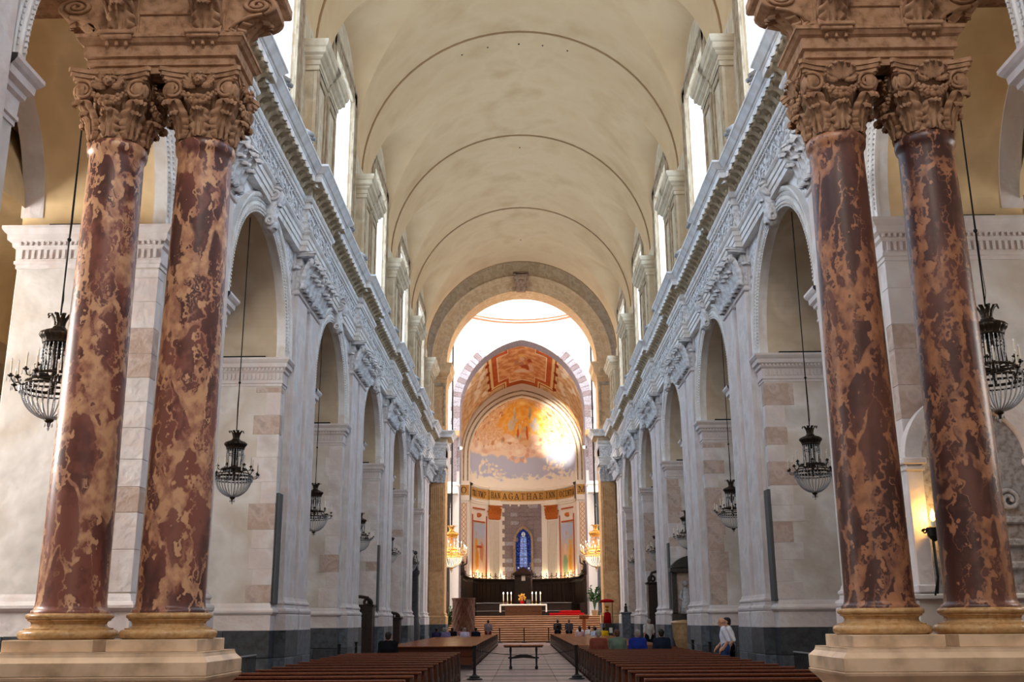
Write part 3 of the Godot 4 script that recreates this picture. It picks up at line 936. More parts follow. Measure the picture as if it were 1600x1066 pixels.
	# rough quoins along the near jamb
	if k > -2:
		var r := RandomNumberGenerator.new()
		r.seed = 900 + k * 7 + int(s)
		var y := 2.24
		var i := 0
		while y < 8.3:
			var h := minf(r.randf_range(0.42, 0.78), 8.4 - y)
			var w := r.randf_range(0.42, 0.62) if i % 2 else r.randf_range(0.55, 0.95)
			st = ST(false)
			sbox(st, s, 7.085, 7.1 + w, y + 0.004, y + h - 0.004, zc - 2.302, zc - 2.0, 0.006)
			obj("quoin", st, [M.pink_stone, M.pier_stone, M.pink_stone][r.randi() % 3] if s > 0 else [M.pier_stone, M.pier_stone, M.pier_stone, M.pink_stone][r.randi() % 4], p)
			y += h
			i += 1

func build_arch(wall: Node3D, s: float, n: int, B: Basis) -> void:
	var zc := ARCH0 + n * BAY
	var a := node("arch", wall)
	var out := PackedVector2Array([Vector2(-5.29, 9.26), Vector2(-3.0, 9.26)])
	out.append_array(arc(Vector2(0, 9.5), 3.0, PI, 0.0, 40))
	out.append_array(PackedVector2Array([Vector2(3.0, 9.26), Vector2(5.29, 9.26), Vector2(5.29, 12.86), Vector2(-5.29, 12.86)]))
	var map := func(p: Vector2, d: float): return P(s, d, p.y, zc + p.x)
	var st := ST(false)
	prism(st, out, 7.1, 7.3, map)
	obj("spandrel", st, M.stucco, a)
	st = ST(true)
	st.set_smooth_group(-1)
	prism(st, out, 7.3, 9.9, map)
	obj("arch_barrel", st, M.ochre if n < 0 else M.soffit, a)
	# stone band at the aisle edge
	var band := arc(Vector2(0, 9.5), 2.985, 0.0, PI, 36)
	var outer := arc(Vector2(0, 9.5), 3.3, PI, 0.0, 36)
	band.append_array(outer)
	st = ST(false)
	prism(st, band, 9.5, 9.94, map)
	obj("arch_band", st, M.pier_stone, a)
	# archivolt
	var prof := [Vector2(2.99, 0.0), Vector2(2.99, 0.06), Vector2(3.14, 0.06), Vector2(3.15, 0.09), Vector2(3.19, 0.10), Vector2(3.23, 0.09), Vector2(3.24, 0.07), Vector2(3.38, 0.07), Vector2(3.40, 0.12), Vector2(3.46, 0.15), Vector2(3.52, 0.15), Vector2(3.54, 0.0)]
	st = ST(false)
	for j in prof.size() - 1:
		for i in range(-2, 42):
			var q := []
			for e in [[i, j], [i + 1, j], [i + 1, j + 1], [i, j + 1]]:
				var t := clampf(e[0] / 40.0, 0.0, 1.0) * PI
				var r: float = prof[e[1]].x
				var y := 9.5 + r * sin(t) - (0.24 if e[0] < 0 or e[0] > 40 else 0.0)
				q.append(P(s, 7.1 - prof[e[1]].y, y, zc - r * cos(t)))
			quad(st, q[0], q[1], q[2], q[3])
	# bead rows cut in the archivolt
	for i in 96:
		var t := (i + 0.5) / 96.0 * PI
		for rr in [3.07, 3.31]:
			cbox(st, P(s, 7.1 - 0.075, 9.5 + rr * sin(t), zc - rr * cos(t)), Vector3(0.05, 0.05, 0.05), 0.0, Basis(Vector3.RIGHT, t))
	obj("archivolt", st, M.stucco, a)
	inst("keystone", shared.key, M.stucco_carved, a, P(s, 7.1, 12.30, zc), B.scaled_local(Vector3(1.25, 1.15, 1.15)))
	for e in [-1.0, 1.0]:
		var bb := Basis(Vector3(0, 0, -e), Vector3.UP, Vector3(-s, 0, 0))
		inst("spandrel_foliage", shared.sp, M.stucco_carved, a, P(s, 7.09, 12.84, zc - e * 3.5), Basis(bb.x * -1.0, bb.y, bb.z))
		# darker ground behind the carving
		var tri_ := PackedVector2Array([Vector2(e * 3.55, 12.84), Vector2(e * 2.4, 12.84)])
		for i in 7:
			var t := 0.85 - 0.55 * i / 6.0
			var pt := Vector2(cos(t), sin(t)) * 3.58
			tri_.append(Vector2(e * pt.x, 9.5 + pt.y))
		tri_.append(Vector2(e * 3.55, 10.6))
		st = ST(false)
		prism(st, tri_, 7.085, 7.1, map)
		obj("spandrel_ground", st, M.stucco_carved, a)

# ------------------------------------------------------------------ attic, windows and vault
const VR := 7.1
const VC := 21.05
func lunette_h(u: float) -> float:   # u in -1..1 across the lunette
	return VC + 3.85 * sqrt(maxf(0.0, 1.0 - u * u))

func groin_x(u: float) -> float:
	return VR - 3.0 * pow(maxf(0.0, 1.0 - u * u), 1.5)

func vault_h(x: float) -> float:
	return VC + sqrt(maxf(0.0, VR * VR - x * x))

func build_vault() -> void:
	var c := node("ceiling")
	tag(c, "cream plastered barrel vault with lunettes over the clerestory windows", "vault", "", "structure")
	for n in range(-2, 5):
		var zc := ARCH0 + n * BAY
		var zs := []
		zs.append([-5.29, VR]); zs.append([-4.2, VR])
		for i in 33:
			var u := -cos(PI * i / 32.0)
			zs.append([u * 3.3, groin_x(u)])
		zs.append([4.2, VR]); zs.append([5.29, VR])
		var st := ST(true)
		for i in zs.size() - 1:
			for j in 36:
				var q := []
				for e in [[i, j], [i + 1, j], [i + 1, j + 1], [i, j + 1]]:
					var a0 := acos(clampf(zs[e[0]][1] / VR, -1, 1))
					var t: float = a0 + (PI - 2 * a0) * e[1] / 36.0
					q.append(P(1, VR * cos(t), VC + VR * sin(t), zc + zs[e[0]][0]))
				quad(st, q[0], q[1], q[2], q[3])
		obj("vault_bay", st, M.vault, c)
		for s in [-1.0, 1.0]:
			st = ST(true)
			for i in 32:
				for j in 4:
					var q := []
					for e in [[i, j], [i + 1, j], [i + 1, j + 1], [i, j + 1]]:
						var u := -cos(PI * e[0] / 32.0)
						var gx := groin_x(u)
						var x := lerpf(VR, gx, e[1] / 4.0)
						var h := lerpf(lunette_h(u), vault_h(gx), e[1] / 4.0)
						q.append(P(s, x, h, zc + u * 3.3))
					quad(st, q[0], q[1], q[2], q[3])
			obj("lunette", st, M.vault, c)
		# raised line over the pier
		st = ST(true)
		var pts := []
		for i in 49:
			var t := PI * i / 48.0
			pts.append(P(1, (VR - 0.015) * cos(t), VC + (VR - 0.015) * sin(t), PIER0 + n * BAY))
		tube(st, pts, 0.055, 6)
		obj("vault_rib", st, M.vault_line, c)
	# small holes for lamp ropes
	for e in [[-0.39, 0, 43.6], [-0.21, 0, 43.6], [0.0, 0, 43.6], [0.16, 0, 43.6], [0.33, 0, 43.6], [0.0, 0, 54.7], [0.0, 0, 69.7]]:
		var t: float = PI / 2 - e[0]
		var st := ST(true)
		ball(st, P(1, VR * cos(t), VC + VR * sin(t), e[2]), 0.045, 8, 6)
		obj("rope_hole", st, M.cable, c)
	# roof above the vault
	var st2 := ST(false)
	cbox(st2, Vector3(0, 29.3, -35), Vector3(21, 0.5, 86))
	obj("roof_slab", st2, M.plaster, c)

func build_attic_and_windows() -> void:
	var wn := 1
	for s in [-1.0, 1.0]:
		var wall := get_node("wall_left" if s < 0 else "wall_right")
		for n in range(-2, 5):
			var zc := ARCH0 + n * BAY
			var map := func(p: Vector2, d: float): return P(s, d, p.y, zc + p.x)
			var st := ST(false)
			for r in [[-5.29, 5.29, 15.3, 16.2], [-5.29, -2.15, 16.2, 20.5], [2.15, 5.29, 16.2, 20.5]]:
				prism(st, PackedVector2Array([Vector2(r[0], r[2]), Vector2(r[1], r[2]), Vector2(r[1], r[3]), Vector2(r[0], r[3])]), 7.02, 7.7, map)
			var top := PackedVector2Array([Vector2(-5.29, 20.5), Vector2(-2.15, 20.5), Vector2(-2.15, 22.9), Vector2(2.15, 22.9), Vector2(2.15, 20.5), Vector2(5.29, 20.5), Vector2(5.29, 21.1)])
			for i in 33:
				var u := cos(PI * i / 32.0)
				top.append(Vector2(u * 3.3, lunette_h(u) + 0.06))
			top.append(Vector2(-5.29, 21.1))
			prism(st, top, 7.02, 7.7, map)
			obj("attic_wall", st, M.attic_stone, wall)
			# window
			var w := node("window_%d" % wn)
			wn += 1
			var gaze := "beside the torch lamp's arcade" if s > 0 else "on the arcade facing the torch lamp"
			var ord: String = ["first", "second", "third", "fourth", "fifth", "sixth", "seventh"][n + 2]
			tag(w, "tall bright clerestory window, %s from the entrance, %s" % [ord, gaze], "window", "clerestory windows", "structure")
			st = ST(false)
			for r in [[-2.85, -2.15, 15.9, 23.55], [2.15, 2.85, 15.9, 23.55]]:
				sbox(st, s, 6.96, 7.04, r[2], r[3], zc + r[0], zc + r[1], 0.015)
				var e: float = signf(r[0])
				sbox(st, s, 6.92, 6.98, r[2], r[3], zc + e * 2.70, zc + e * 2.86, 0.015)
				sbox(st, s, 6.94, 6.98, r[2], r[3] - 0.45, zc + e * 2.15, zc + e * 2.27, 0.01)
			sbox(st, s, 6.96, 7.04, 22.9, 23.55, zc - 2.85, zc + 2.85, 0.015)
			sbox(st, s, 6.92, 6.98, 23.42, 23.58, zc - 2.9, zc + 2.9, 0.015)
			obj("window_frame", st, M.frame_stone, w)
			st = ST(false)
			sbox(st, s, 7.14, 7.17, 16.15, 22.95, zc - 2.2, zc + 2.2)
			obj("pane", st, M.pane_daylight, w)
		for k in range(-2, 5):
			var zp := PIER0 + k * BAY
			var p := node("attic_pier", wall)
			var st := ST(false)
			sbox(st, s, 6.72, 7.1, 15.4, 19.5, zp - 1.60, zp + 1.60, 0.01)
			obj("attic_backing", st, M.attic_stone, p)
			for e in [-1.0, 1.0]:
				var z: float = zp + e * 0.88
				st = ST(false)
				sbox(st, s, 6.62, 6.75, 15.4, 19.4, z - 0.74, z + 0.74, 0.012)
				obj("attic_pilaster", st, M.attic_stone, p)
				st = ST(false)
				for r in [[-0.74, -0.52, 15.9, 19.3], [0.52, 0.74, 15.9, 19.3], [-0.52, 0.52, 18.95, 19.3], [-0.52, 0.52, 15.9, 16.3]]:
					sbox(st, s, 6.56, 6.63, r[2], r[3], z + r[0], z + r[1], 0.015)
				obj("panel_frame", st, M.frame_stone, p)
			var plan := []
			for e in [[7.05, -1.66], [6.58, -1.66], [6.58, -0.14], [6.68, -0.14], [6.68, 0.14], [6.58, 0.14], [6.58, 1.66], [7.05, 1.66]]:
				plan.append(Vector2(e[0], zp + e[1]))
			st = ST(false)
			run(st, plan, [Vector2(-0.1, 19.2), Vector2(0.02, 19.2), Vector2(0.02, 19.36), Vector2(0.06, 19.38), Vector2(0.06, 19.54), Vector2(0.10, 19.56), Vector2(0.16, 19.62), Vector2(0.16, 19.66), Vector2(0.26, 19.72), Vector2(0.27, 19.90), Vector2(0.32, 19.94), Vector2(0.37, 20.06), Vector2(0.37, 20.15), Vector2(-0.6, 20.17)], 1.0, s)
			obj("attic_cornice", st, M.attic_stone, p)

# ------------------------------------------------------------------ aisles and west end
func build_aisles() -> void:
	for s in [-1.0, 1.0]:
		var side := "left" if s < 0 else "right"
		var w := node("wall_aisle_" + side)
		tag(w, "outer wall and ochre vault of the side aisle seen through the arches, %s" % ("past the pale pier" if s < 0 else "past the niche pier"), "aisle wall", "", "structure")
		var st := ST(false)
		sbox(st, s, 16.0, 16.6, 0, 13.2, -6.6, 78.8)
		obj("outer_wall", st, M.aisle_wall, w)
		st = ST(false)
		sbox(st, s, 9.5, 16.6, 13.2, 13.6, -6.6, 78.8)
		obj("aisle_roof", st, M.plaster, w)
		st = ST(false)
		sbox(st, s, 9.4, 16.6, 0, 13.3, 77.2, 78.8)
		obj("end_wall", st, M.aisle_wall, w)
		st = ST(true)
		grid(st, 20, 1, func(u: float, v: float): return P(s, 12.95 - 3.08 * cos(PI * u), 9.7 + 3.08 * sin(PI * u), lerpf(-6.6, 78.0, v)))
		obj("aisle_vault", st, M.ochre, w)
		st = ST(false)
		run(st, [Vector2(16.0, -6.0), Vector2(16.0, 78.0)], [Vector2(0, 8.5), Vector2(0.05, 8.52), Vector2(0.08, 8.8), Vector2(0.2, 9.0), Vector2(0.28, 9.2), Vector2(0.28, 9.3), Vector2(0, 9.34)], 1.0, s)
		obj("aisle_cornice", st, M.frame_stone, w)
		for k in range(-2, 5):
			var zc := PIER0 + k * BAY
			var pts := PackedVector2Array([Vector2(9.9, 9.0), Vector2(10.2, 9.0)])
			pts.append_array(arc(Vector2(12.95, 9.5), 2.72, PI, 0.0, 28))
			pts.append_array(PackedVector2Array([Vector2(15.7, 9.0), Vector2(16.0, 9.0), Vector2(16.0, 13.2), Vector2(9.9, 13.2)]))
			st = ST(false)
			prism(st, pts, zc - 1.0, zc + 1.0, func(p: Vector2, d: float): return P(s, p.x, p.y, d))
			sbox(st, s, 15.55, 16.0, 0, 9.1, zc - 1.0, zc + 1.0)
			obj("transverse_arch", st, M.ochre, w)
		for n in range(-1, 5):
			st = ST(false)
			sbox(st, s, 15.94, 15.98, 5.1, 9.3 - 1.0, ARCH0 + n * BAY - 1.1, ARCH0 + n * BAY + 1.1)
			obj("window_pane", st, M.aisle_daylight, w)

func build_west_end() -> void:
	var w := node("wall_entrance")
	tag(w, "entrance wall of the church with its door and great window behind the first columns", "entrance wall", "", "structure")
	var st := ST(false)
	cbox(st, Vector3(0, 15, 6.5), Vector3(34, 30, 0.8))
	obj("facade", st, M.plaster, w)
	for s in [-1.0, 1.0]:
		st = ST(false)
		sbox(st, s, 7.1, 9.9, 0, 30, -6.4, 0.21)
		obj("return_wall", st, M.plaster, w)
	st = ST(false)
	grid(st, 24, 1, func(u: float, v: float): return P(1, VR * cos(PI * u), VC + VR * sin(PI * u), lerpf(-6.4, 0.25, v)))
	obj("end_vault", st, M.vault, w)
	st = ST(false)
	cbox(st, Vector3(0, 23.2, 6.05), Vector3(3.6, 3.6, 0.06))
	obj("window_pane", st, M.aisle_daylight, w)
	for e in [[0.0, 4.0, 5.6], [-12.6, 3.0, 6.0], [12.6, 3.0, 6.0]]:
		st = ST(false)
		cbox(st, Vector3(e[0], e[2] / 2 + 0.1, 6.05), Vector3(e[1], e[2], 0.06))
		obj("door_daylight_window", st, M.aisle_daylight, w)

# ------------------------------------------------------------------ crossing
func pointed(half: float, ra: float, hs: float, n: int, base: float) -> PackedVector2Array:
	# opening outline from the left foot over the apex to the right foot
	var o := PackedVector2Array([Vector2(-half, base)])
	var a1 := acos((ra - half) / ra)
	for i in n + 1:
		var t := PI - a1 * i / n
		o.append(Vector2(ra - half + ra * cos(t), hs + ra * sin(t)))
	for i in range(n - 1, -1, -1):
		var t := a1 * i / n
		var t2 := t
		o.append(Vector2(-(ra - half) + ra * cos(t2), hs + ra * sin(t2)))
	o.append(Vector2(half, base))
	return o

func build_crossing() -> void:
	var c := node("wall_crossing")
	tag(c, "great round arch on fluted piers opening into the bright crossing under the dome", "crossing arch", "", "structure")
	var map := func(p: Vector2, d: float): return P(1, p.x, p.y, d)
	var pts := PackedVector2Array([Vector2(-9.9, 0), Vector2(-5.75, 0)])
	pts.append_array(arc(Vector2(0, 20.8), 5.75, PI, 0, 48))
	pts.append_array(PackedVector2Array([Vector2(5.75, 0), Vector2(9.9, 0), Vector2(9.9, 29.3), Vector2(-9.9, 29.3)]))
	var st := ST(false)
	prism(st, pts, 76.7, 78.9, map)
	obj("arch_wall", st, M.warm_stone, c)
	# archivolt
	var prof := [Vector2(5.73, -0.0), Vector2(5.73, 0.06), Vector2(6.2, 0.06), Vector2(6.22, 0.12), Vector2(6.42, 0.12), Vector2(6.45, 0.2), Vector2(6.62, 0.22), Vector2(6.7, 0.36), Vector2(6.86, 0.42), Vector2(6.9, 0.42), Vector2(6.95, 0.0)]
	st = ST(false)
	for j in prof.size() - 1:
		for i in 56:
			var q := []
			for e in [[i, j], [i + 1, j], [i + 1, j + 1], [i, j + 1]]:
				var t: float = PI * e[0] / 56.0
				q.append(P(1, prof[e[1]].x * cos(t), 20.8 + prof[e[1]].x * sin(t), 76.7 - prof[e[1]].y))
			quad(st, q[0], q[1], q[2], q[3])
	obj("archivolt", st, M.warm_stone, c)
	inst("keystone_cartouche", shared.key, M.tan_stone, c, Vector3(0, 26.5, -76.4), Basis.IDENTITY.scaled(Vector3(2.2, 1.35, 1.4)))
	for s in [-1.0, 1.0]:
		# fluted pilaster facing the nave
		st = ST(false)
		sbox(st, s, 5.78, 6.85, 1.4, 11.7, 76.55, 76.8)
		obj("pilaster", st, M.warm_stone, c)
		st = ST(false)
		for i in 7: sbox(st, s, 5.86 + i * 0.148, 5.93 + i * 0.148, 5.2, 11.3, 76.47, 76.56, 0.015)
		sbox(st, s, 5.78, 6.85, 2.2, 5.1, 76.50, 76.56)
		obj("flutes", st, M.warm_stone, c)
		inst("pilaster_capital", shared.cap, M.stucco_carved, c, P(s, 6.32, 11.6, 76.5), Basis.IDENTITY.scaled(Vector3(0.8, 1, 1.7)))
		st = ST(false)
		run(st, [Vector2(6.95, 76.62), Vector2(5.74, 76.62), Vector2(5.74, 79.0)], [Vector2(0.12, 1.48), Vector2(0.12, 1.9), Vector2(0.14, 2.0), Vector2(0.05, 2.1), Vector2(0.07, 2.2), Vector2(0.0, 2.3)], 1.0, s)
		obj("pier_base", st, M.warm_stone, c)
		st = ST(false)
		sbox(st, s, 5.6, 7.1, 0, 1.49, 76.4, 79.0, 0.02)
		obj("plinth_stone", st, M.lava, c)
		# attic pilaster and impost of the arch
		st = ST(false)
		sbox(st, s, 5.78, 6.85, 15.4, 19.4, 76.5, 76.8)
		obj("attic_pilaster", st, M.warm_stone, c)
		st = ST(false)
		for r in [[5.80, 5.98, 15.9, 19.2], [6.65, 6.83, 15.9, 19.2], [5.98, 6.65, 18.95, 19.2]]:
			sbox(st, s, r[0], r[1], r[2], r[3], 76.42, 76.52, 0.02)
		obj("panel_frame", st, M.frame_stone, c)
		st = ST(false)
		run(st, [Vector2(7.05, 76.6), Vector2(5.75, 76.6), Vector2(5.75, 79.2)], [Vector2(-0.1, 19.3), Vector2(0.03, 19.3), Vector2(0.03, 19.5), Vector2(0.08, 19.54), Vector2(0.08, 19.7), Vector2(0.2, 19.85), Vector2(0.3, 20.0), Vector2(0.32, 20.3), Vector2(0.4, 20.45), Vector2(0.46, 20.6), Vector2(0.46, 20.72), Vector2(-0.1, 20.74)], 1.0, s)
		obj("arch_impost", st, M.warm_stone, c)
	# crossing walls, transepts, pendentives, drum and dome
	var d := node("ceiling_crossing")
	tag(d, "white pendentives and drum of the dome over the crossing, blazing with daylight", "dome", "", "structure")
	var cz := 87.0
	st = ST(true)
	for q4 in 4:
		grid(st, 16, 6, func(u: float, v: float):
			var a: float = (u - 0.5) * PI / 2
			var side := tan(a)
			var hb := 21.0 + 7.3 * sqrt(maxf(0.0, 1.0 - side * side))
			var sq := Vector2(8.0 * side, 8.0)
			var ci := Vector2(sin(a), cos(a)) * 6.6
			var w2 := sq.lerp(ci, v).rotated(q4 * PI / 2)
			return P(1, w2.x * (7.4 / 8.0 if true else 1.0), lerpf(hb, 29.0, sin(v * PI / 2)), cz + w2.y))
	obj("pendentive", st, M.white_plaster, d)
	st = ST(false)
	for r in [[29.0, 31.2], [35.6, 37.0]]:
		lathe(st, [Vector2(6.6, r[0]), Vector2(6.6, r[1])], 64, Vector3(0, 0, -cz))
	for k in 8:
		var a := drum_angle(k)
		lathe(st, [Vector2(6.6, 31.2), Vector2(6.6, 35.6)], 6, Vector3(0, 0, -cz), a + 0.19, a + TAU / 8 - 0.19)
	obj("drum_wall", st, M.white_plaster, d)
	st = ST(true)
	var dome := []
	for i in 13:
		var t := PI / 2 * i / 12.0
		dome.append(Vector2(6.6 * cos(t), 37.0 + 6.6 * sin(t)))
	lathe(st, dome, 40, Vector3(0, 0, -cz))
	obj("dome_shell", st, M.white_plaster, d)
	for r in [[29.15, 6.52], [28.85, 6.5]]:
		st = ST(true)
		var ring := []
		for i in 65: ring.append(Vector3(cos(TAU * i / 64.0) * r[1], r[0], -cz + sin(TAU * i / 64.0) * r[1]))
		tube(st, ring, 0.06, 5)
		obj("drum_ring", st, M.fresco_red, d)
	for k in 8:
		var a := drum_angle(k)
		st = ST(false)
		lathe(st, [Vector2(6.62, 31.2), Vector2(6.62, 35.6)], 5, Vector3(0, 0, -cz), a - 0.19, a + 0.19)
		obj("drum_window_pane", st, M.drum_daylight, d)
	var tr := node("wall_transept")
	tag(tr, "white plastered transept walls beyond the fluted crossing piers", "transept wall", "", "structure")
	for s in [-1.0, 1.0]:
		st = ST(false)
		sbox(st, s, 19.5, 20.0, 0, 29, 78.0, 96.5)
		sbox(st, s, 9.9, 20.0, 0, 29, 78.0, 78.9)
		sbox(st, s, 7.3, 20.0, 0, 29, 95.1, 96.0)
		obj("plaster_wall", st, M.white_plaster, tr)
		st = ST(false)
		sbox(st, s, 7.3, 20.0, 28.4, 29.2, 78.0, 96.5)
		obj("transept_ceiling", st, M.white_plaster, tr)
		st = ST(false)
		sbox(st, s, 19.42, 19.48, 8, 20, 83.5, 90.5)
		obj("window_pane", st, M.drum_daylight, tr)
		# dark column and white ledge of the side chapel, just inside the crossing pier
		st = ST(true)
		var cx := P(s, 7.0, 0, 94.4)
		lathe(st, [Vector2(0.55, 2.0), Vector2(0.55, 2.5), Vector2(0.42, 2.6), Vector2(0.36, 11.6), Vector2(0.42, 11.7), Vector2(0.36, 11.8), Vector2(0.55, 12.7), Vector2(0.6, 12.8), Vector2(0.0, 12.8)], 16, cx)
		obj("chapel_column", st, M.lava if s > 0 else M.monument_dark, tr)
		st = ST(false)
		sbox(st, s, 5.9, 8.6, 12.9, 13.6, 93.8, 95.1, 0.05)
		sbox(st, s, 5.8, 8.7, 13.6, 13.9, 93.6, 95.1, 0.05)
		obj("chapel_entablature", st, M.white_plaster, tr)
		st = ST(false)
		sbox(st, s, 6.1, 6.5, 13.9, 18.2, 94.6, 95.1)
		sbox(st, s, 6.9, 7.3, 13.9, 18.2, 94.6, 95.1)
		obj("chapel_attic", st, M.grey_ashlar, tr)
	# nave side of the crossing pier jambs
	for s in [-1.0, 1.0]:
		st = ST(false)
		sbox(st, s, 5.82, 6.5, 18.2, 18.7, 93.9, 95.1, 0.04)
		obj("chapel_cornice", st, M.warm_stone, tr)

# ------------------------------------------------------------------ presbytery and apse
const AZ := 111.2
const AR := 5.7
func ap(theta: float, r: float, h: float) -> Vector3:   # theta 0 = middle of the apse
	return P(1, sin(theta) * r, h, AZ + cos(theta) * r)

func build_presbytery() -> void:
	var map := func(p: Vector2, d: float): return P(1, p.x, p.y, d)
	var p := node("wall_presbytery")
	tag(p, "pointed lava stone arch and painted barrel vault before the apse", "presbytery arch", "", "structure")
	var pts := PackedVector2Array([Vector2(-9.0, 0)])
	pts.append_array(pointed(5.85, 7.0, 20.7, 20, 0.0))
	pts.append_array(PackedVector2Array([Vector2(9.0, 0), Vector2(9.0, 29.4), Vector2(-9.0, 29.4)]))
	var st := ST(false)
	prism(st, pts, 95.0, 97.0, map)
	obj("arch_wall", st, M.white_plaster, p)
	st = ST(false)
	pts = pointed(5.83, 6.98, 20.7, 20, 2.0)
	var inner := pointed(5.8, 6.95, 20.68, 20, 2.0)
	for i in pts.size() - 1:
		quad(st, map.call(pts[i], 95.0), map.call(pts[i + 1], 95.0), map.call(inner[i + 1], 97.05), map.call(inner[i], 97.05))
	obj("arch_soffit", st, M.grey_ashlar, p)
	# voussoirs, each its own stone
	for s in [-1.0, 1.0]:
		for i in 14:
			var t0 := i * 0.062 + 0.003
			var t1 := (i + 1) * 0.062 - 0.003
			st = ST(false)
			var pp := PackedVector2Array()
			for e in [[7.0, t0], [7.85, t0], [7.85, t1], [7.0, t1]]:
				pp.append(Vector2(s * (-(7.0 - 5.85) + e[0] * cos(e[1])), 20.7 + e[0] * sin(e[1])))
			prism(st, pp, 94.93 - 0.02 * (i % 2), 95.1, map)
			obj("voussoir", st, M.voussoir if i % 3 else M.grey_ashlar, p)
		for i in 9:
			st = ST(false)
			var wd := 0.85 if i % 2 else 0.6
			sbox(st, s, 5.84, 5.85 + wd, 20.68 - (i + 1) * 0.62, 20.67 - i * 0.62, 94.92, 95.1, 0.02)
			obj("jamb_stone", st, M.voussoir if i % 3 else M.grey_ashlar, p)
	# painted barrel
	st = ST(true)
	var bar0 := pointed(6.6, 7.8, 20.1, 24, 15.5)
	var bar := pointed(6.6, 7.8, 19.2, 24, 15.5)
	for i in bar.size() - 1:
		for j in 6:
			var uv := []
			var ps := []
			for e in [[i, j], [i + 1, j], [i + 1, j + 1], [i, j + 1]]:
				uv.append(Vector2(e[0] / float(bar.size() - 1), e[1] / 6.0)); ps.append(map.call(bar0[e[0]].lerp(bar[e[0]], e[1] / 6.0), 97.0 + 13.9 * e[1] / 6.0))
			for k in [0, 1, 2, 0, 2, 3]:
				st.set_uv(uv[k]); st.add_vertex(ps[k])
	obj("painted_barrel", st, M.barrel_fresco, p)
	st = ST(false)
	for s in [-1.0, 1.0]: sbox(st, s, 6.6, 7.2, 1.5, 15.6, 97.0, 111.0)
	obj("side_wall", st, M.fresco_white, p)
	st = ST(false)
	cbox(st, P(1, 0, 29.0, 107), Vector3(18.4, 0.6, 24))
	cbox(st, P(1, 0, 14.5, 118.2), Vector3(18, 29, 0.6))
	for s in [-1.0, 1.0]: sbox(st, s, 8.6, 9.2, 0, 29, 95.0, 118.4)
	obj("outer_shell", st, M.plaster, p)

	var a := node("wall_apse")
	tag(a, "frescoed apse with gold lettered frieze, white fluted pilasters and a grey ashlar centre", "apse", "", "structure")
	# arch of the apse
	pts = PackedVector2Array([Vector2(-8.0, 2.0)])
	pts.append_array(pointed(AR, 6.56, 18.9, 20, 2.0))
	pts.append_array(PackedVector2Array([Vector2(8.0, 2.0), Vector2(8.0, 28.5), Vector2(-8.0, 28.5)]))
	st = ST(false)
	prism(st, pts, 110.8, 111.2, map)
	obj("apse_arch_wall", st, M.fresco_white, a)
	# moulded rings of the arch, alternately white and brown
	for r in 6:
		var o1 := pointed(AR + 0.15 * r, 6.56 + 0.15 * r, 18.9, 20, 16.2)
		var o2 := pointed(AR + 0.15 * (r + 1) - 0.02, 6.56 + 0.15 * (r + 1) - 0.02, 18.9, 20, 16.2)
		st = ST(false)
		var dz := 0.05 + 0.05 * r
		for i in o1.size() - 1:
			quad(st, map.call(o1[i], 110.8 - dz), map.call(o1[i + 1], 110.8 - dz), map.call(o2[i + 1], 110.8 - dz), map.call(o2[i], 110.8 - dz))
			quad(st, map.call(o1[i], 110.8 - dz), map.call(o1[i + 1], 110.8 - dz), map.call(o1[i + 1], 110.8), map.call(o1[i], 110.8))
			quad(st, map.call(o2[i], 110.8 - dz), map.call(o2[i + 1], 110.8 - dz), map.call(o2[i + 1], 110.8), map.call(o2[i], 110.8))
		obj("arch_moulding", st, M.fresco_white if r % 3 != 1 else M.frame_stone, a)
	# conch
	st = ST(true)
	grid(st, 40, 28, func(u: float, v: float):
		var th := (u - 0.5) * PI
		var h: float
		var r := AR
		if v > 0.72:
			h = lerpf(18.9, 16.1, (v - 0.72) / 0.28)
		else:
			var t := PI / 2 * (1.0 - v / 0.72)
			h = 18.9 + 6.7 * sin(t); r = AR * cos(t)
		return ap(th, r, h), true)
	obj("painted_conch", st, M.conch, a)
	# wall below
	st = ST(true)
	lathe_apse(st, [Vector2(AR, 2.0), Vector2(AR, 16.15)])
	obj("apse_wall", st, M.fresco_white, a)
	st = ST(false)
	lathe_apse(st, [Vector2(AR, 14.1), Vector2(AR - 0.08, 14.12), Vector2(AR - 0.08, 14.32), Vector2(AR - 0.14, 14.34), Vector2(AR - 0.14, 14.56), Vector2(AR - 0.22, 14.66), Vector2(AR - 0.12, 14.7)])
	obj("white_architrave", st, M.fresco_white, a)
	st = ST(false)
	lathe_apse(st, [Vector2(AR - 0.12, 15.75), Vector2(AR - 0.3, 15.86), Vector2(AR - 0.34, 16.06), Vector2(AR, 16.2)])
	obj("white_cornice", st, M.fresco_white, a)
	st = ST(false)
	lathe_apse(st, [Vector2(AR - 0.12, 14.7), Vector2(AR - 0.12, 15.75)])
	var band := obj("lettered_frieze", st, M.band_gold, a)
	for s in [-1.0, 1.0]:
		st = ST(false)
		var b := Basis(Vector3.UP, -s * 0.62)
		cbox(st, ap(s * 0.62, AR - 0.2, 15.22), Vector3(1.5, 1.07, 0.4), 0.0, b)
		obj("frieze_block", st, M.band_gold, a)
		st = ST(false)
		cbox(st, P(s, 6.3, 15.22, 110.65), Vector3(1.1, 1.07, 0.5))
		obj("frieze_block", st, M.band_gold, a)
		st = ST(false)
		cbox(st, P(s, 6.3, 14.38, 110.65), Vector3(1.15, 0.6, 0.55), 0.03)
		cbox(st, P(s, 6.3, 15.98, 110.65), Vector3(1.2, 0.45, 0.6), 0.03)
		cbox(st, ap(s * 0.62, AR - 0.2, 14.38), Vector3(1.55, 0.6, 0.42), 0.03, b)
		cbox(st, ap(s * 0.62, AR - 0.2, 15.96), Vector3(1.6, 0.42, 0.46), 0.03, b)
		obj("white_moulding_block", st, M.fresco_white, a)
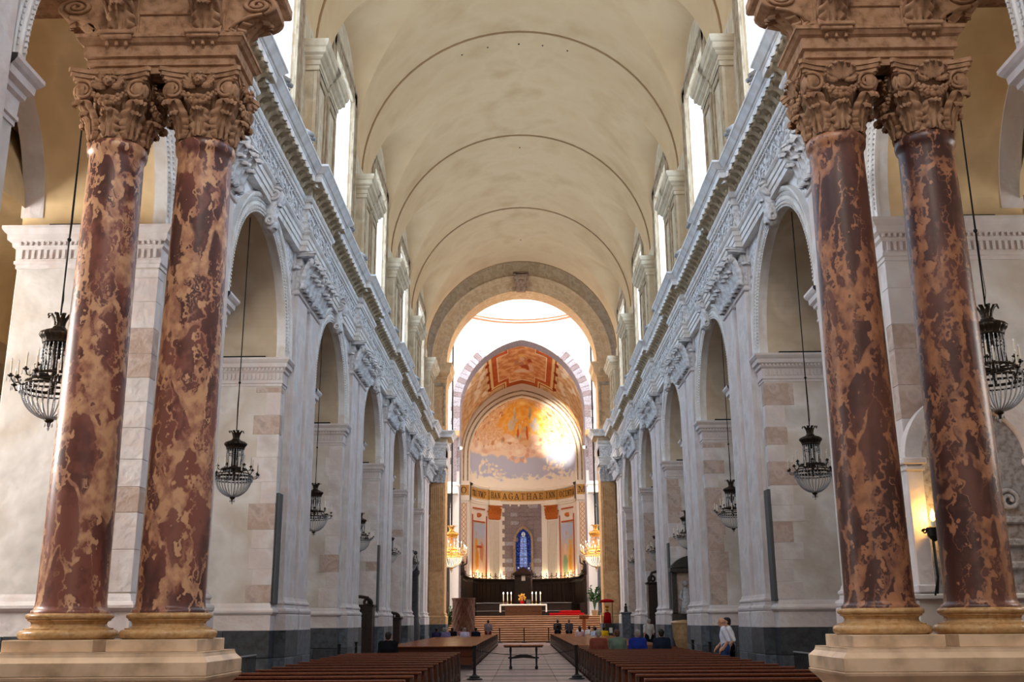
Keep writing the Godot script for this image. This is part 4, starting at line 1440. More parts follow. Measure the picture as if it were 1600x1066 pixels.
	# letters, each on the curve
	letters(band, "AGATHAE", 0.0, 0.125, AR - 0.13)
	letters(band, "TRIVMP", -1.09, 0.092, AR - 0.13)
	letters(band, "HAN", -0.62, 0.085, AR - 0.44)
	letters(band, "INN", 0.62, 0.085, AR - 0.44)
	letters(band, "OCENTIA", 1.12, 0.088, AR - 0.13)
	letter(band, "O", P(1, -6.3, 15.2, 110.38), 0.0)
	letter(band, "M", P(1, 6.3, 15.2, 110.38), 0.0)
	st = ST(true)
	grid(st, 10, 1, func(u: float, v: float): return ap((u - 0.5) * 0.74, AR - 0.02, lerpf(5.5, 14.08, v)))
	obj("ashlar_bed", st, M.grey_ashlar, a)
	# grey ashlar centre, stone by stone, with the pointed window left open
	var row := 0
	var y := 5.6
	var rr := RandomNumberGenerator.new()
	rr.seed = 12
	while y < 14.0:
		var h := 0.46
		var x := -0.37 + (0.0 if row % 2 else -0.05)
		while x < 0.36:
			var w := rr.randf_range(0.13, 0.2)
			var x1 := minf(x + w, 0.37)
			var xm := sin((x + x1) / 2) * AR
			var half := 0.8 if y < 10.3 else 0.8 * sqrt(maxf(0.0, 1.0 - pow((y + h - 10.3) / 2.0, 2.0)))
			if not (absf(xm) < half + 0.25 and y < 12.1 and y > 6.9):
				st = ST(false)
				var th := (x + x1) / 2
				cbox(st, ap(th, AR - 0.03 - rr.randf() * 0.02, y + h / 2), Vector3((x1 - x) * AR - 0.012, h - 0.012, 0.12), 0.012, Basis(Vector3.UP, -th))
				obj("ashlar_stone", st, [M.grey_ashlar, M.voussoir, M.grey_ashlar][rr.randi() % 3], a)
			x = x1
		y += h
		row += 1
	var win := node("window_apse")
	tag(win, "pointed stained glass window in blue with a pale robed figure", "window", "", "structure")
	st = ST(false)
	var o := pointed(0.85, 1.45, 10.3, 10, 7.1)
	var o2 := pointed(1.1, 1.75, 10.3, 10, 6.9)
	for i in o.size() - 1:
		quad(st, map.call(o[i], 116.6), map.call(o[i + 1], 116.6), map.call(o2[i + 1], 116.55), map.call(o2[i], 116.55))
		quad(st, map.call(o[i], 116.6), map.call(o[i + 1], 116.6), map.call(o[i + 1], 116.85), map.call(o[i], 116.85))
	obj("window_frame", st, M.frame_stone, win)
	st = ST(false)
	var tp := Geometry2D.triangulate_polygon(o)
	for k in tp:
		st.set_uv(Vector2(o[k].x / 1.70 + 0.5, 1.0 - (o[k].y - 7.1) / 4.55)); st.add_vertex(map.call(o[k], 116.8))
	obj("stained_pane", st, M.stained_glass, win)
	st = ST(false)
	for i in 5: cbox(st, P(1, 0, 7.7 + i * 0.8, 116.74), Vector3(1.7, 0.04, 0.04))
	for i in [-1, 0, 1]: cbox(st, P(1, i * 0.42, 9.2, 116.74), Vector3(0.03, 4.0, 0.04))
	obj("window_bars", st, M.iron, win)
	# painted order
	for s in [-1.0, 1.0]:
		var b := Basis(Vector3.UP, -s * 0.62)
		st = ST(false)
		cbox(st, ap(s * 0.62, AR - 0.1, 9.1), Vector3(1.45, 7.0, 0.2), 0.02, b)
		obj("white_pilaster", st, M.fresco_white, a)
		st = ST(false)
		for i in 7: cbox(st, ap(s * 0.62, AR - 0.21, 9.1) + b * Vector3((i - 3) * 0.19, 0, 0), Vector3(0.035, 6.6, 0.04), 0.0, b)
		obj("flute_lines", st, M.frame_stone, a)
		inst("orange_capital", shared.cap, M.fresco_orange, a, ap(s * 0.62, AR - 0.2, 12.55), b.scaled_local(Vector3(1.05, 1.25, 0.8)))
		# picture panels
		st = ST(true)
		grid(st, 6, 1, func(u: float, v: float): return ap(s * 1.06 + (u - 0.5) * 0.46, AR - 0.06, lerpf(12.0, 5.8, v)), true)
		obj("painted_panel", st, M.panel_fresco_a if s < 0 else M.panel_fresco_b, a)
		st = ST(false)
		for th in [-0.26, 0.26]:
			cbox(st, ap(s * 1.06 + th, AR - 0.08, 9.3), Vector3(0.12, 7.2, 0.1), 0.02, Basis(Vector3.UP, -(s * 1.06 + th)))
		for yy in [5.7, 12.2, 13.6]:
			cbox(st, ap(s * 1.06, AR - 0.16, yy), Vector3(2.5, 0.14, 0.1), 0.02, Basis(Vector3.UP, -s * 1.06))
		obj("panel_frame", st, M.fresco_red, a)
		st = ST(true)
		ball(st, ap(s * 1.06, AR - 0.12, 12.9), Vector3(0.35, 0.25, 0.12), 10, 6)
		obj("painted_oval", st, M.fresco_orange, a)
		# decorated strip on the flat pier
		st = ST(false)
		cbox(st, P(s, 6.3, 8.2, 110.7), Vector3(1.0, 12.0, 0.3), 0.02)
		obj("flat_pier", st, M.fresco_white, a)
		st = ST(false)
		grid(st, 1, 1, func(u: float, v: float): return P(s, 5.98 + 0.64 * u, lerpf(13.9, 5.0, v), 110.53), true)
		obj("grotesque_strip", st, M.grotesque, a)
	for s in [-1.0, 1.0]:
		var fl := node("arch_floodlight", self, P(s, 5.72, 17.2, 94.9))
		tag(fl, "small lit floodlight clamped to the pointed arch on the %s side" % ("ambo" if s < 0 else "tall plant"), "floodlight", "floodlights on the pointed arch")
		st = ST(false)
		cbox(st, Vector3(s * 0.14, 0, 0), Vector3(0.16, 0.2, 0.16), 0.02)
		obj("bracket", st, M.lamp_black, fl)
		st = ST(true)
		ball(st, Vector3.ZERO, 0.13, 10, 8)
		obj("lamp_bulb", st, M.bulb_lit, fl)
		spot("flood_beam", P(s, 5.72, 17.2, 94.9), P(1, 4.3, 22.0, 113.5) if s < 0 else P(1, -3.5, 19.0, 114.0), 2100.0 if s < 0 else 100.0, Color(1.0, 0.95, 0.86), 11.5 if s < 0 else 20.0, self)

func lathe_apse(st: SurfaceTool, prof: Array) -> void:
	for j in prof.size() - 1:
		for i in 40:
			var t0 := (i / 40.0 - 0.5) * PI
			var t1 := ((i + 1) / 40.0 - 0.5) * PI
			quad(st, ap(t0, prof[j].x, prof[j].y), ap(t1, prof[j].x, prof[j].y), ap(t1, prof[j + 1].x, prof[j + 1].y), ap(t0, prof[j + 1].x, prof[j + 1].y))

func letter(parent: Node, ch: String, at: Vector3, turn: float, narrow := 1.0) -> void:
	if not shared.has("L" + ch):
		var f := SystemFont.new()
		f.font_names = PackedStringArray(["Droid Serif"])
		var t := TextMesh.new()
		t.text = ch; t.font = f; t.font_size = 64; t.pixel_size = 0.0145; t.depth = 0.03; t.curve_step = 4.0
		shared["L" + ch] = t
	inst("letter", shared["L" + ch], M.letter_dark, parent, at, Basis(Vector3.UP, turn).scaled_local(Vector3(narrow, 1, 1)))

func letters(parent: Node, word: String, mid: float, step: float, r: float) -> void:
	for i in word.length():
		var th := mid + (i - (word.length() - 1) / 2.0) * step
		letter(parent, word[i], ap(th, r - 0.02, 15.2), -th, clampf(step * r / 0.78, 0.5, 1.0))

# ------------------------------------------------------------------ the four marble columns
const COLZ := 14.9
func around(a: float, r: float, y: float) -> Transform3D:
	return Transform3D(Basis(Vector3.UP, a), Vector3(sin(a) * r, y, cos(a) * r))

func capital_meshes() -> Dictionary:
	var d := {}
	var st := ST(true)
	lathe(st, [Vector2(0.40, 0.0), Vector2(0.405, 0.3), Vector2(0.42, 0.55), Vector2(0.47, 0.78), Vector2(0.55, 0.90), Vector2(0.40, 0.92)], 28)
	d.bell = mk(st)
	st = ST(true)
	leaf(st, 0.33, 0.42, 0.06, 0.055, Transform3D.IDENTITY, 12, 26)
	for i in 3: tube(st, [Vector3((i - 1) * 0.05, 0.02, 0.045), Vector3((i - 1) * 0.04, 0.2, 0.055), Vector3((i - 1) * 0.02, 0.34, 0.1)], 0.010, 4)
	d.low = mk(st)
	st = ST(true)
	leaf(st, 0.38, 0.55, 0.16, 0.07, Transform3D.IDENTITY, 12, 30)
	for i in 3: tube(st, [Vector3((i - 1) * 0.05, 0.06, 0.07), Vector3((i - 1) * 0.04, 0.28, 0.10), Vector3((i - 1) * 0.02, 0.46, 0.2)], 0.012, 4)
	d.high = mk(st)
	# spiral volute in its own plane, growing out of the bell
	st = ST(true)
	var sp := spiral(Vector3.ZERO, Vector3.RIGHT, Vector3.UP, 0.17, 0.02, 2.25, 0.9, 50)
	var rad := []
	for i in sp.size(): rad.append(lerpf(0.030, 0.026, float(i) / sp.size()))
	tube(st, sp, rad, 6)
	sp = spiral(Vector3(0, 0, -0.02), Vector3.RIGHT, Vector3.UP, 0.13, 0.0, 0.0, 0.0, 1)
	lathe_z(st, [Vector2(0.0, -0.03), Vector2(0.165, -0.03), Vector2(0.165, -0.14), Vector2(0.0, -0.14)], 20)
	d.volute = mk(st)
	st = ST(true)
	tube(st, [Vector3(0.03, -0.36, -0.16), Vector3(0.02, -0.22, -0.11), Vector3(0.09, -0.05, -0.06), Vector3(0.15, 0.02, -0.02)], [0.03, 0.045, 0.04, 0.035], 6)
	d.stalk = mk(st)
	# abacus with hollow sides
	st = ST(false)
	for lay in [[0.90, 0.96, 0.0], [0.96, 1.03, 0.035], [1.03, 1.10, 0.06]]:
		var pts := PackedVector2Array()
		for q in 4:
			for i in 11:
				var u := (i / 10.0 - 0.5) * 2.0 * 0.94
				pts.append(Vector2(u * (0.58 + lay[2]), 0.44 + 0.16 * u * u + lay[2]).rotated(-q * PI / 2))
		prism(st, pts, lay[0], lay[1], func(p: Vector2, e: float): return Vector3(p.x, e, p.y))
	d.abacus = mk(st)
	# winged cherub head
	st = ST(true)
	ball(st, Vector3.ZERO, Vector3(0.085, 0.10, 0.085), 14, 10)
	ball(st, Vector3(0, -0.055, 0.055), Vector3(0.04, 0.03, 0.035), 8, 6)
	for e in [-1.0, 1.0]:
		ball(st, Vector3(e * 0.042, -0.03, 0.055), Vector3(0.032, 0.032, 0.03), 8, 6)
		ball(st, Vector3(e * 0.034, 0.022, 0.075), Vector3(0.014, 0.008, 0.01), 6, 4)
		ball(st, Vector3(e * 0.085, -0.01, 0.0), Vector3(0.015, 0.03, 0.022), 6, 4)
	ball(st, Vector3(0, -0.008, 0.088), Vector3(0.014, 0.022, 0.018), 6, 5)
	ball(st, Vector3(0, -0.048, 0.086), Vector3(0.02, 0.007, 0.01), 6, 4)
	d.head = mk(st)
	st = ST(true)
	var r := RandomNumberGenerator.new()
	r.seed = 3
	for i in 26:
		var a := r.randf_range(-2.6, 2.6)
		var y := r.randf_range(0.02, 0.1)
		var rr := sqrt(maxf(0.002, 0.0095 - y * y * 0.6))
		if absf(a) < 0.9 and y < 0.06: continue
		ball(st, Vector3(sin(a) * rr, y, cos(a) * rr), 0.026, 6, 4)
	d.hair = mk(st)
	st = ST(true)
	for i in 4:
		leaf(st, 0.09, 0.30 - 0.04 * i, 0.03, 0.02, Transform3D(Basis(Vector3(0, 0, 1), -0.55 - 0.32 * i), Vector3(0.05, -0.05, 0.02 * i - 0.04)), 4, 12)
	ball(st, Vector3(0.10, -0.02, 0.0), Vector3(0.06, 0.05, 0.05), 8, 6)
	d.wing = mk(st)
	st = ST(true)
	for i in 15:
		var t := (i / 14.0 - 0.5) * 2.0
		var y := -0.20 + 0.20 * t * t
		var size := 0.05 * (1.0 - 0.55 * absf(t))
		for k in 3:
			ball(st, Vector3(t * 0.30 + r.randf_range(-0.02, 0.02), y + (k - 1) * size * 1.0, r.randf_range(0.0, 0.04) + 0.06 * (1.0 - t * t)), size, 8, 6)
	d.garland = mk(st)
	st = ST(true)
	for i in 5:
		leaf(st, 0.12, 0.26, 0.04, 0.03, Transform3D(Basis(Vector3(0, 0, 1), (i - 2) * 0.42), Vector3(0, -0.08, 0)), 6, 14)
	d.palmette = mk(st)
	return d

func lathe_z(st: SurfaceTool, prof: Array, segs: int) -> void:
	for j in prof.size() - 1:
		for i in segs:
			var q := []
			for e in [[i, j], [i + 1, j], [i + 1, j + 1], [i, j + 1]]:
				var t: float = TAU * e[0] / segs
				q.append(Vector3(cos(t) * prof[e[1]].x, sin(t) * prof[e[1]].x, prof[e[1]].y))
			quad(st, q[0], q[1], q[2], q[3])

func build_columns() -> void:
	var cm := capital_meshes()
	var pl := ST(false)
	cbox(pl, Vector3(0, 0.08, 0), Vector3(1.22, 0.16, 1.30), 0.008)
	var plinth := mk(pl)
	var bs := ST(true)
	var base_prof := [Vector2(0.60, 0.16)]
	for i in 9:
		var t := -PI / 2 + PI * i / 8.0
		base_prof.append(Vector2(0.60 + 0.058 * cos(t), 0.225 + 0.062 * sin(t)))
	base_prof.append_array([Vector2(0.585, 0.289), Vector2(0.585, 0.306), Vector2(0.53, 0.312), Vector2(0.50, 0.335), Vector2(0.492, 0.365), Vector2(0.505, 0.395), Vector2(0.535, 0.408), Vector2(0.545, 0.41), Vector2(0.545, 0.426)])
	for i in 9:
		var t := -PI / 2 + PI * i / 8.0
		base_prof.append(Vector2(0.535 + 0.045 * cos(t), 0.468 + 0.04 * sin(t)))
	base_prof.append_array([Vector2(0.5, 0.51)])
	lathe(bs, base_prof, 48)
	var base := mk(bs)
	# shaft 0.51 .. 7.62 with apophyge, entasis and astragal
	var prof := [[0.52, 0.51], [0.52, 0.545], [0.49, 0.56], [0.475, 0.60], [0.468, 0.68]]
	for i in 18:
		var t := (i + 1) / 18.0
		prof.append([0.466 - 0.058 * pow(t, 1.5), 0.68 + 6.68 * t])
	prof.append_array([[0.418, 7.42], [0.445, 7.45], [0.455, 7.50], [0.455, 7.55], [0.44, 7.60], [0.41, 7.62]])
	var ss := ST(true)
	for j in prof.size() - 1:
		for i in 48:
			var uv := []
			var ps := []
			for e in [[i, j], [i, j + 1], [i + 1, j + 1], [i + 1, j]]:
				var t: float = TAU * e[0] / 48.0
				uv.append(Vector2(e[0] / 48.0, 1.0 - (prof[e[1]][1] - 0.5) / 7.15))
				ps.append(Vector3(cos(t) * prof[e[1]][0], prof[e[1]][1], sin(t) * prof[e[1]][0]))
			for k in [0, 1, 2, 0, 2, 3]:
				ss.set_uv(uv[k]); ss.add_vertex(ps[k])
	var shaft := mk(ss)
	var names := ["red breccia marble column beside the pale plastered pier, %s", "darker brown breccia marble column beside the torch lamp pier, %s"]
	for k in 4:
		var x: float = [-6.36, -4.96, 4.96, 6.36][k]
		var left := k < 2
		var c := node("marble_column", self, Vector3(x, 1.33, -COLZ), [0.3, 2.0, 0.9, 4.0][k] * 0.0)
		var inner := k == 1 or k == 2
		tag(c, names[0 if left else 1] % ("next to the pews" if inner else "next to the aisle"), "column", "paired marble columns under the loft")
		inst("plinth", plinth, M.pedestal_marble, c)
		inst("column_base", base, M.giallo, c)
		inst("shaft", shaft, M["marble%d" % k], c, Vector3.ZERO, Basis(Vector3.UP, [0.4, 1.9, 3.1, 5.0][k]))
		var cap := node("capital", c, Vector3(0, 7.62, 0))
		var cmx: Material = M.tan_stone
		inst("bell", cm.bell, cmx, cap)
		inst("abacus", cm.abacus, cmx, cap)
		for i in 8:
			var t := around(i * PI / 4, 0.41, 0.0)
			inst("acanthus_leaf", cm.low, cmx, cap, t.origin, t.basis)
		for i in 4:
			var t := around(i * PI / 2 + PI / 4, 0.40, 0.02)
			inst("corner_leaf", cm.high, cmx, cap, t.origin, t.basis)
			for e in [-1.0, 1.0]:
				# a volute on each face of the corner
				var a := i * PI / 2 + (PI / 4 if e < 0 else PI / 4)
				var face := i * PI / 2 + (0.0 if e < 0 else PI / 2)
				var fb := Basis(Vector3.UP, face)
				var lx := 0.42 if e < 0 else -0.42
				var b := Basis(fb.x * (1.0 if e < 0 else -1.0), Vector3.UP, fb.z)
				inst("volute", cm.volute, cmx, cap, fb * Vector3(lx, 0.75, 0.53), b)
				inst("volute_stalk", cm.stalk, cmx, cap, fb * Vector3(lx - signf(lx) * 0.26, 0.76, 0.50), b)
			var ft := around(i * PI / 2, 0.60 if left else 0.58, 0.88)
			if left:
				inst("cherub_head", cm.head, cmx, cap, ft.origin, ft.basis)
				inst("cherub_hair", cm.hair, cmx, cap, ft.origin, ft.basis)
			else:
				inst("palmette", cm.palmette, cmx, cap, ft.origin + Vector3(0, -0.02, 0), ft.basis)
			for e in [-1.0, 1.0]:
				inst("wing", cm.wing, cmx, cap, ft.origin + Vector3(0, -0.06, 0) - ft.basis.z * 0.04, ft.basis.scaled_local(Vector3(e, 1, 1)))
			inst("garland", cm.garland, cmx, cap, around(i * PI / 2, 0.50, 0.74).origin, ft.basis)
	for s in [-1.0, 1.0]:
		var st := ST(false)
		run(st, [Vector2(5.66, 15.66), Vector2(7.09, 15.66), Vector2(7.09, 14.14), Vector2(4.24, 14.14), Vector2(4.24, 15.66), Vector2(5.66, 15.66)], [Vector2(-0.6, 0.0), Vector2(0.12, 0.0), Vector2(0.12, 0.28), Vector2(0.02, 0.36), Vector2(-0.03, 0.42), Vector2(-0.03, 0.84), Vector2(0.0, 0.88), Vector2(0.05, 0.93), Vector2(0.10, 0.98), Vector2(0.11, 1.015), Vector2(0.085, 1.03), Vector2(0.10, 1.035), Vector2(0.10, 1.20), Vector2(0.085, 1.215), Vector2(0.03, 1.27), Vector2(0.015, 1.31), Vector2(0.015, 1.33), Vector2(-0.72, 1.33)], 1.0, s)
		var p := obj("column_pedestal", st, M.pedestal_marble)
		tag(p, "cream marble pedestal under the pair of %s columns" % ("red breccia" if s < 0 else "darker brown breccia"), "pedestal", "pedestals of the column pairs")

func console_mesh(side_face: bool) -> ArrayMesh:
	# scroll bracket: y up, z out
	var st := ST(true)
	var prof := PackedVector2Array([Vector2(0, 0.0), Vector2(0.14, 0.0), Vector2(0.17, 0.12), Vector2(0.16, 0.28), Vector2(0.20, 0.42), Vector2(0.34, 0.52), Vector2(0.52, 0.58), Vector2(0.62, 0.70), Vector2(0.62, 0.86), Vector2(0.52, 0.98), Vector2(0.38, 1.0), Vector2(0, 1.0)])
	st.set_smooth_group(-1)
	prism(st, prof, -0.2, 0.2, func(p: Vector2, d: float): return Vector3(d, p.y, p.x))
	st.set_smooth_group(0)
	for e in [-1.0, 1.0]:
		var sp := spiral(Vector3(e * 0.21, 0.76, 0.40), Vector3(0, 0, 1), Vector3.UP, 0.22, 0.02, 2.4, -1.2, 40)
		tube(st, sp, 0.034, 6)
		sp = spiral(Vector3(e * 0.21, 0.14, 0.06), Vector3(0, 0, 1), Vector3.DOWN, 0.10, 0.02, 1.8, -1.2, 24)
		tube(st, sp, 0.028, 6)
		tube(st, [Vector3(e * 0.21, 0.24, 0.10), Vector3(e * 0.21, 0.36, 0.14), Vector3(e * 0.21, 0.5, 0.3), Vector3(e * 0.21, 0.56, 0.46)], 0.034, 6)
	leaf(st, 0.42, 0.52, 0.16, 0.07, Transform3D(Basis.IDENTITY, Vector3(0, 0.02, 0.16)), 14, 30)
	for i in 3: tube(st, [Vector3((i - 1) * 0.06, 0.04, 0.22), Vector3((i - 1) * 0.05, 0.3, 0.25), Vector3((i - 1) * 0.03, 0.44, 0.34)], 0.013, 4)
	return mk(st)

func build_lofts() -> void:
	var con := console_mesh(true)
	for s in [-1.0, 1.0]:
		var m: Material = M.tan_stone
		var l := node("loft_entablature", self, P(s, 5.64, 10.05, COLZ))
		tag(l, "carved stone loft beam with scroll brackets resting on the %s columns" % ("red breccia" if s < 0 else "darker brown"), "beam", "loft beams over the columns")
		var o := l.position
		var st := ST(false)
		var plan := [Vector2(0, 0.52), Vector2(1.24, 0.52), Vector2(1.24, -0.52), Vector2(-1.24, -0.52), Vector2(-1.24, 0.52), Vector2(0, 0.52)]
		run(st, plan, [Vector2(-0.6, 0.0), Vector2(-0.12, 0.0), Vector2(-0.12, 0.11), Vector2(-0.08, 0.125), Vector2(-0.08, 0.24), Vector2(-0.03, 0.26), Vector2(-0.03, 0.44), Vector2(0.02, 0.47), Vector2(0.06, 0.53), Vector2(0.08, 0.54), Vector2(0.08, 0.60), Vector2(-0.6, 0.60)], 1.0, 1.0)
		obj("architrave", st, m, l)
		st = ST(false)
		cbox(st, Vector3(0, 1.2, 0), Vector3(1.9, 1.3, 0.75))
		obj("loft_core", st, m, l)
		st = ST(false)
		for r in [[-0.43, 0.43, 1.05, 1.12], [-0.43, 0.43, 0.62, 0.70], [-0.50, -0.42, 0.62, 1.12], [0.42, 0.50, 0.62, 1.12]]:
			cbox(st, Vector3((r[0] + r[1]) / 2, (r[2] + r[3]) / 2, 0.36), Vector3(r[1] - r[0], r[3] - r[2], 0.1), 0.01)
		obj("panel_frame", st, m, l)
		for e in [-1.0, 1.0]:
			inst("acanthus_console", con, m, l, Vector3(e * 0.68, 0.62, 0.30), Basis.IDENTITY.scaled(Vector3(1.0, 0.9, 0.9)))
			st = ST(false)
			cbox(st, Vector3(e * 0.68, 0.60, 0.46), Vector3(0.56, 0.07, 0.42), 0.015)
			cbox(st, Vector3(e * 0.68, 0.54, 0.54), Vector3(0.50, 0.07, 0.2), 0.015)
			for i in 3: cbox(st, Vector3(e * 0.68 + (i - 1) * 0.15, 0.46, 0.54), Vector3(0.05, 0.1, 0.06), 0.01)
			obj("console_sill", st, m, l)
			inst("scroll_bracket", con, m, l, Vector3(e * 0.92, 0.60, 0.10), Basis(Vector3.UP, e * PI / 2).scaled_local(Vector3(1.3, 0.80, 1.35)))
		st = ST(false)
		cbox(st, Vector3(0, 1.85, 0), Vector3(3.4, 0.22, 1.9), 0.03)
		obj("loft_slab", st, m, l)
		# side beam to the aisle wall
		st = ST(false)
		cbox(st, Vector3(s * 5.4, 1.72, 0.0), Vector3(8.0, 0.5, 0.7), 0.02)
		cbox(st, Vector3(s * 5.4, 1.92, 0.0), Vector3(8.0, 0.14, 0.9), 0.02)
		obj("side_beam", st, m, l)

# ------------------------------------------------------------------ chandeliers
func chandelier(lit: bool, chain: float) -> Node3D:
	# y = 0 at the tip of the lowest drop
	var c := node("crystal_chandelier" if not lit else "gilt_chandelier")
	var metal: Material = M.gold if lit else M.bronze
	var st := ST(true)
	tube(st, [Vector3(0, 1.90, 0), Vector3(0, 1.95 + chain, 0)], 0.014 if not lit else 0.035, 5)
	if not lit:
		tube(st, [Vector3(0, 1.95, 0), Vector3(0.03, 2.15, 0.02), Vector3(0.0, 2.6, 0.02), Vector3(0.02, 3.5, 0.0), Vector3(0, 1.95 + chain * 0.7, 0)], 0.006, 4)
		ball(st, Vector3(0, 3.2, 0), 0.035, 8, 6)
	obj("cable", st, M.cable, c)
	if not shared.has("ch_crown"):
		st = ST(true)
		for i in 8:
			var t := around(i * TAU / 8, 0.075, 1.72)
			leaf(st, 0.075, 0.17, 0.05, 0.035, t, 4, 10)
		lathe(st, [Vector2(0.0, 1.64), Vector2(0.085, 1.66), Vector2(0.08, 1.70), Vector2(0.075, 1.80), Vector2(0.0, 1.80)], 16)
		shared.ch_crown = mk(st)
		# ribbed bulb
		st = ST(true)
		grid(st, 48, 12, func(u: float, v: float):
			var r: float = [0.09, 0.095, 0.13, 0.19, 0.24, 0.268, 0.275, 0.265, 0.245, 0.228, 0.222, 0.216, 0.21][int(round(v * 12))]
			r *= 1.0 + 0.07 * cos(u * TAU * 16)
			return Vector3(cos(u * TAU) * r, 1.70 - v * 0.29, sin(u * TAU) * r))
		shared.ch_bulb = mk(st)
		st = ST(true)
		for i in 10:
			var a := TAU * i / 10
			var d := Vector3(cos(a), 0, sin(a))
			tube(st, [d * 0.205 + Vector3(0, 1.43, 0), d * 0.195 + Vector3(0, 1.2, 0), d * 0.21 + Vector3(0, 0.93, 0)], 0.012, 5)
		for e in [[0.21, 1.43, 0.022], [0.20, 1.28, 0.012], [0.22, 0.93, 0.02]]:
			ring(st, e[0], e[1], e[2])
		lathe(st, [Vector2(0.03, 1.45), Vector2(0.05, 1.35), Vector2(0.09, 1.25), Vector2(0.04, 1.12), Vector2(0.05, 0.9), Vector2(0.02, 0.6)], 10)
		shared.ch_cage = mk(st)
		st = ST(true)
		for i in 20:
			var a := TAU * (i + 0.5) / 20
			var d := Vector3(cos(a), 0, sin(a))
			var pts := []
			for j in 5: pts.append(d * (0.2 + 0.02 * sin(j)) + Vector3(0, 1.42 - j * 0.11, 0))
			beads(st, pts, 0.012)
		shared.ch_cage_beads = mk(st)
		st = ST(true)
		ring(st, 0.31, 0.90, 0.022); ring(st, 0.47, 0.70, 0.026); ring(st, 0.40, 0.78, 0.016); ring(st, 0.465, 0.62, 0.014)
		for i in 6:
			var a := TAU * i / 6
			var d := Vector3(cos(a), 0, sin(a))
			tube(st, [d * 0.1 + Vector3(0, 0.9, 0), d * 0.31 + Vector3(0, 0.9, 0), d * 0.40 + Vector3(0, 0.78, 0), d * 0.47 + Vector3(0, 0.70, 0)], 0.012, 5)
		lathe(st, [Vector2(0.0, 0.06), Vector2(0.025, 0.08), Vector2(0.03, 0.13), Vector2(0.07, 0.16), Vector2(0.075, 0.20), Vector2(0.0, 0.21)], 12)
		shared.ch_rings = mk(st)
		# bowl of bead strings
		st = ST(true)
		for i in 30:
			var a := TAU * i / 30
			var d := Vector3(cos(a), 0, sin(a))
			var pts := []
			for j in 11:
				var t := j / 10.0 * PI / 2 * 0.93
				pts.append(d * (0.45 * cos(t)) + Vector3(0, 0.64 - 0.45 * pow(sin(t), 1.1), 0))
			beads(st, pts, 0.016)
		for i in 36:
			var a := TAU * i / 36
			var d := Vector3(cos(a), 0, sin(a))
			beads(st, [d * 0.48 + Vector3(0, 0.70, 0), d * 0.48 + Vector3(0, 0.64, 0), d * 0.475 + Vector3(0, 0.58, 0)], 0.016)
		shared.ch_bowl = mk(st)
		st = ST(true)
		lathe(st, [Vector2(0.0, 0.0), Vector2(0.016, 0.02), Vector2(0.022, 0.045), Vector2(0.0, 0.085)], 8)
		for i in 6:
			var a := TAU * i / 6
			lathe(st, [Vector2(0.0, 0.06), Vector2(0.012, 0.08), Vector2(0.0, 0.14)], 6, Vector3(cos(a) * 0.06, 0, sin(a) * 0.06))
		shared.ch_drop = mk(st)
		# arm reaching out along +x to radius 1 (placed by scaling), cup at its end
		for k in 2:
			var r0: float = [0.46, 0.30][k]
			var r1: float = [0.62, 0.42][k]
			st = ST(true)
			tube(st, [Vector3(r0, 0, 0), Vector3(lerpf(r0, r1, 0.35), -0.05, 0), Vector3(lerpf(r0, r1, 0.75), -0.04, 0), Vector3(r1, 0.03, 0)], 0.012, 5)
			lathe(st, [Vector2(0.0, 0.02), Vector2(0.02, 0.03), Vector2(0.05, 0.05), Vector2(0.052, 0.06), Vector2(0.02, 0.062), Vector2(0.022, 0.09), Vector2(0.0, 0.09)], 10, Vector3(r1, 0, 0))
			shared["ch_arm%d" % k] = mk(st)
			st = ST(true)
			for i in 4:
				var a := TAU * i / 4
				lathe(st, [Vector2(0.0, -0.05), Vector2(0.009, -0.02), Vector2(0.0, 0.05)], 5, Vector3(r1 + cos(a) * 0.05, 0, sin(a) * 0.05))
			shared["ch_arm_drops%d" % k] = mk(st)
		st = ST(true)
		lathe(st, [Vector2(0.014, 0.0), Vector2(0.014, 0.19), Vector2(0.0, 0.19)], 8)
		shared.ch_candle = mk(st)
		st = ST(true)
		lathe(st, [Vector2(0.006, 0.19), Vector2(0.015, 0.205), Vector2(0.014, 0.225), Vector2(0.0, 0.255)], 8)
		shared.ch_bulb_tip = mk(st)
	inst("crown", shared.ch_crown, metal, c)
	inst("ribbed_bulb", shared.ch_bulb, metal, c)
	inst("cage", shared.ch_cage, metal, c)
	inst("cage_beads", shared.ch_cage_beads, M.crystal, c).set_meta("kind", "stuff")
	inst("rings", shared.ch_rings, metal, c)
	inst("bead_bowl", shared.ch_bowl, M.crystal, c).set_meta("kind", "stuff")
	inst("drop", shared.ch_drop, M.crystal, c).set_meta("kind", "stuff")
	for k in 2:
		var cnt: int = [12, 6][k]
		for i in cnt:
			var a := TAU * (i + 0.3 * k) / cnt
			var y: float = [0.70 + 0.08 * (i % 2), 0.93][k]
			var b := Basis(Vector3.UP, a)
			var arm := inst("arm", shared["ch_arm%d" % k], metal, c, Vector3(0, y, 0), b)
			inst("arm_drops", shared["ch_arm_drops%d" % k], M.crystal, arm).set_meta("kind", "stuff")
			var cd := inst("candle", shared.ch_candle, M.candle, c, b * Vector3([0.62, 0.42][k], 0, 0) + Vector3(0, y + 0.085, 0), Basis(Vector3.FORWARD, 0.05 * sin(i * 2.3)))
			inst("candle_bulb", shared.ch_bulb_tip, M.bulb_lit if lit else M.bulb_off, cd)
	c.set_meta("stem", c.name)
	return c

func ring(st: SurfaceTool, r: float, y: float, th: float) -> void:
	var pts := []
	for i in 33: pts.append(Vector3(cos(TAU * i / 32.0) * r, y, sin(TAU * i / 32.0) * r))
	tube(st, pts, th, 5, false)

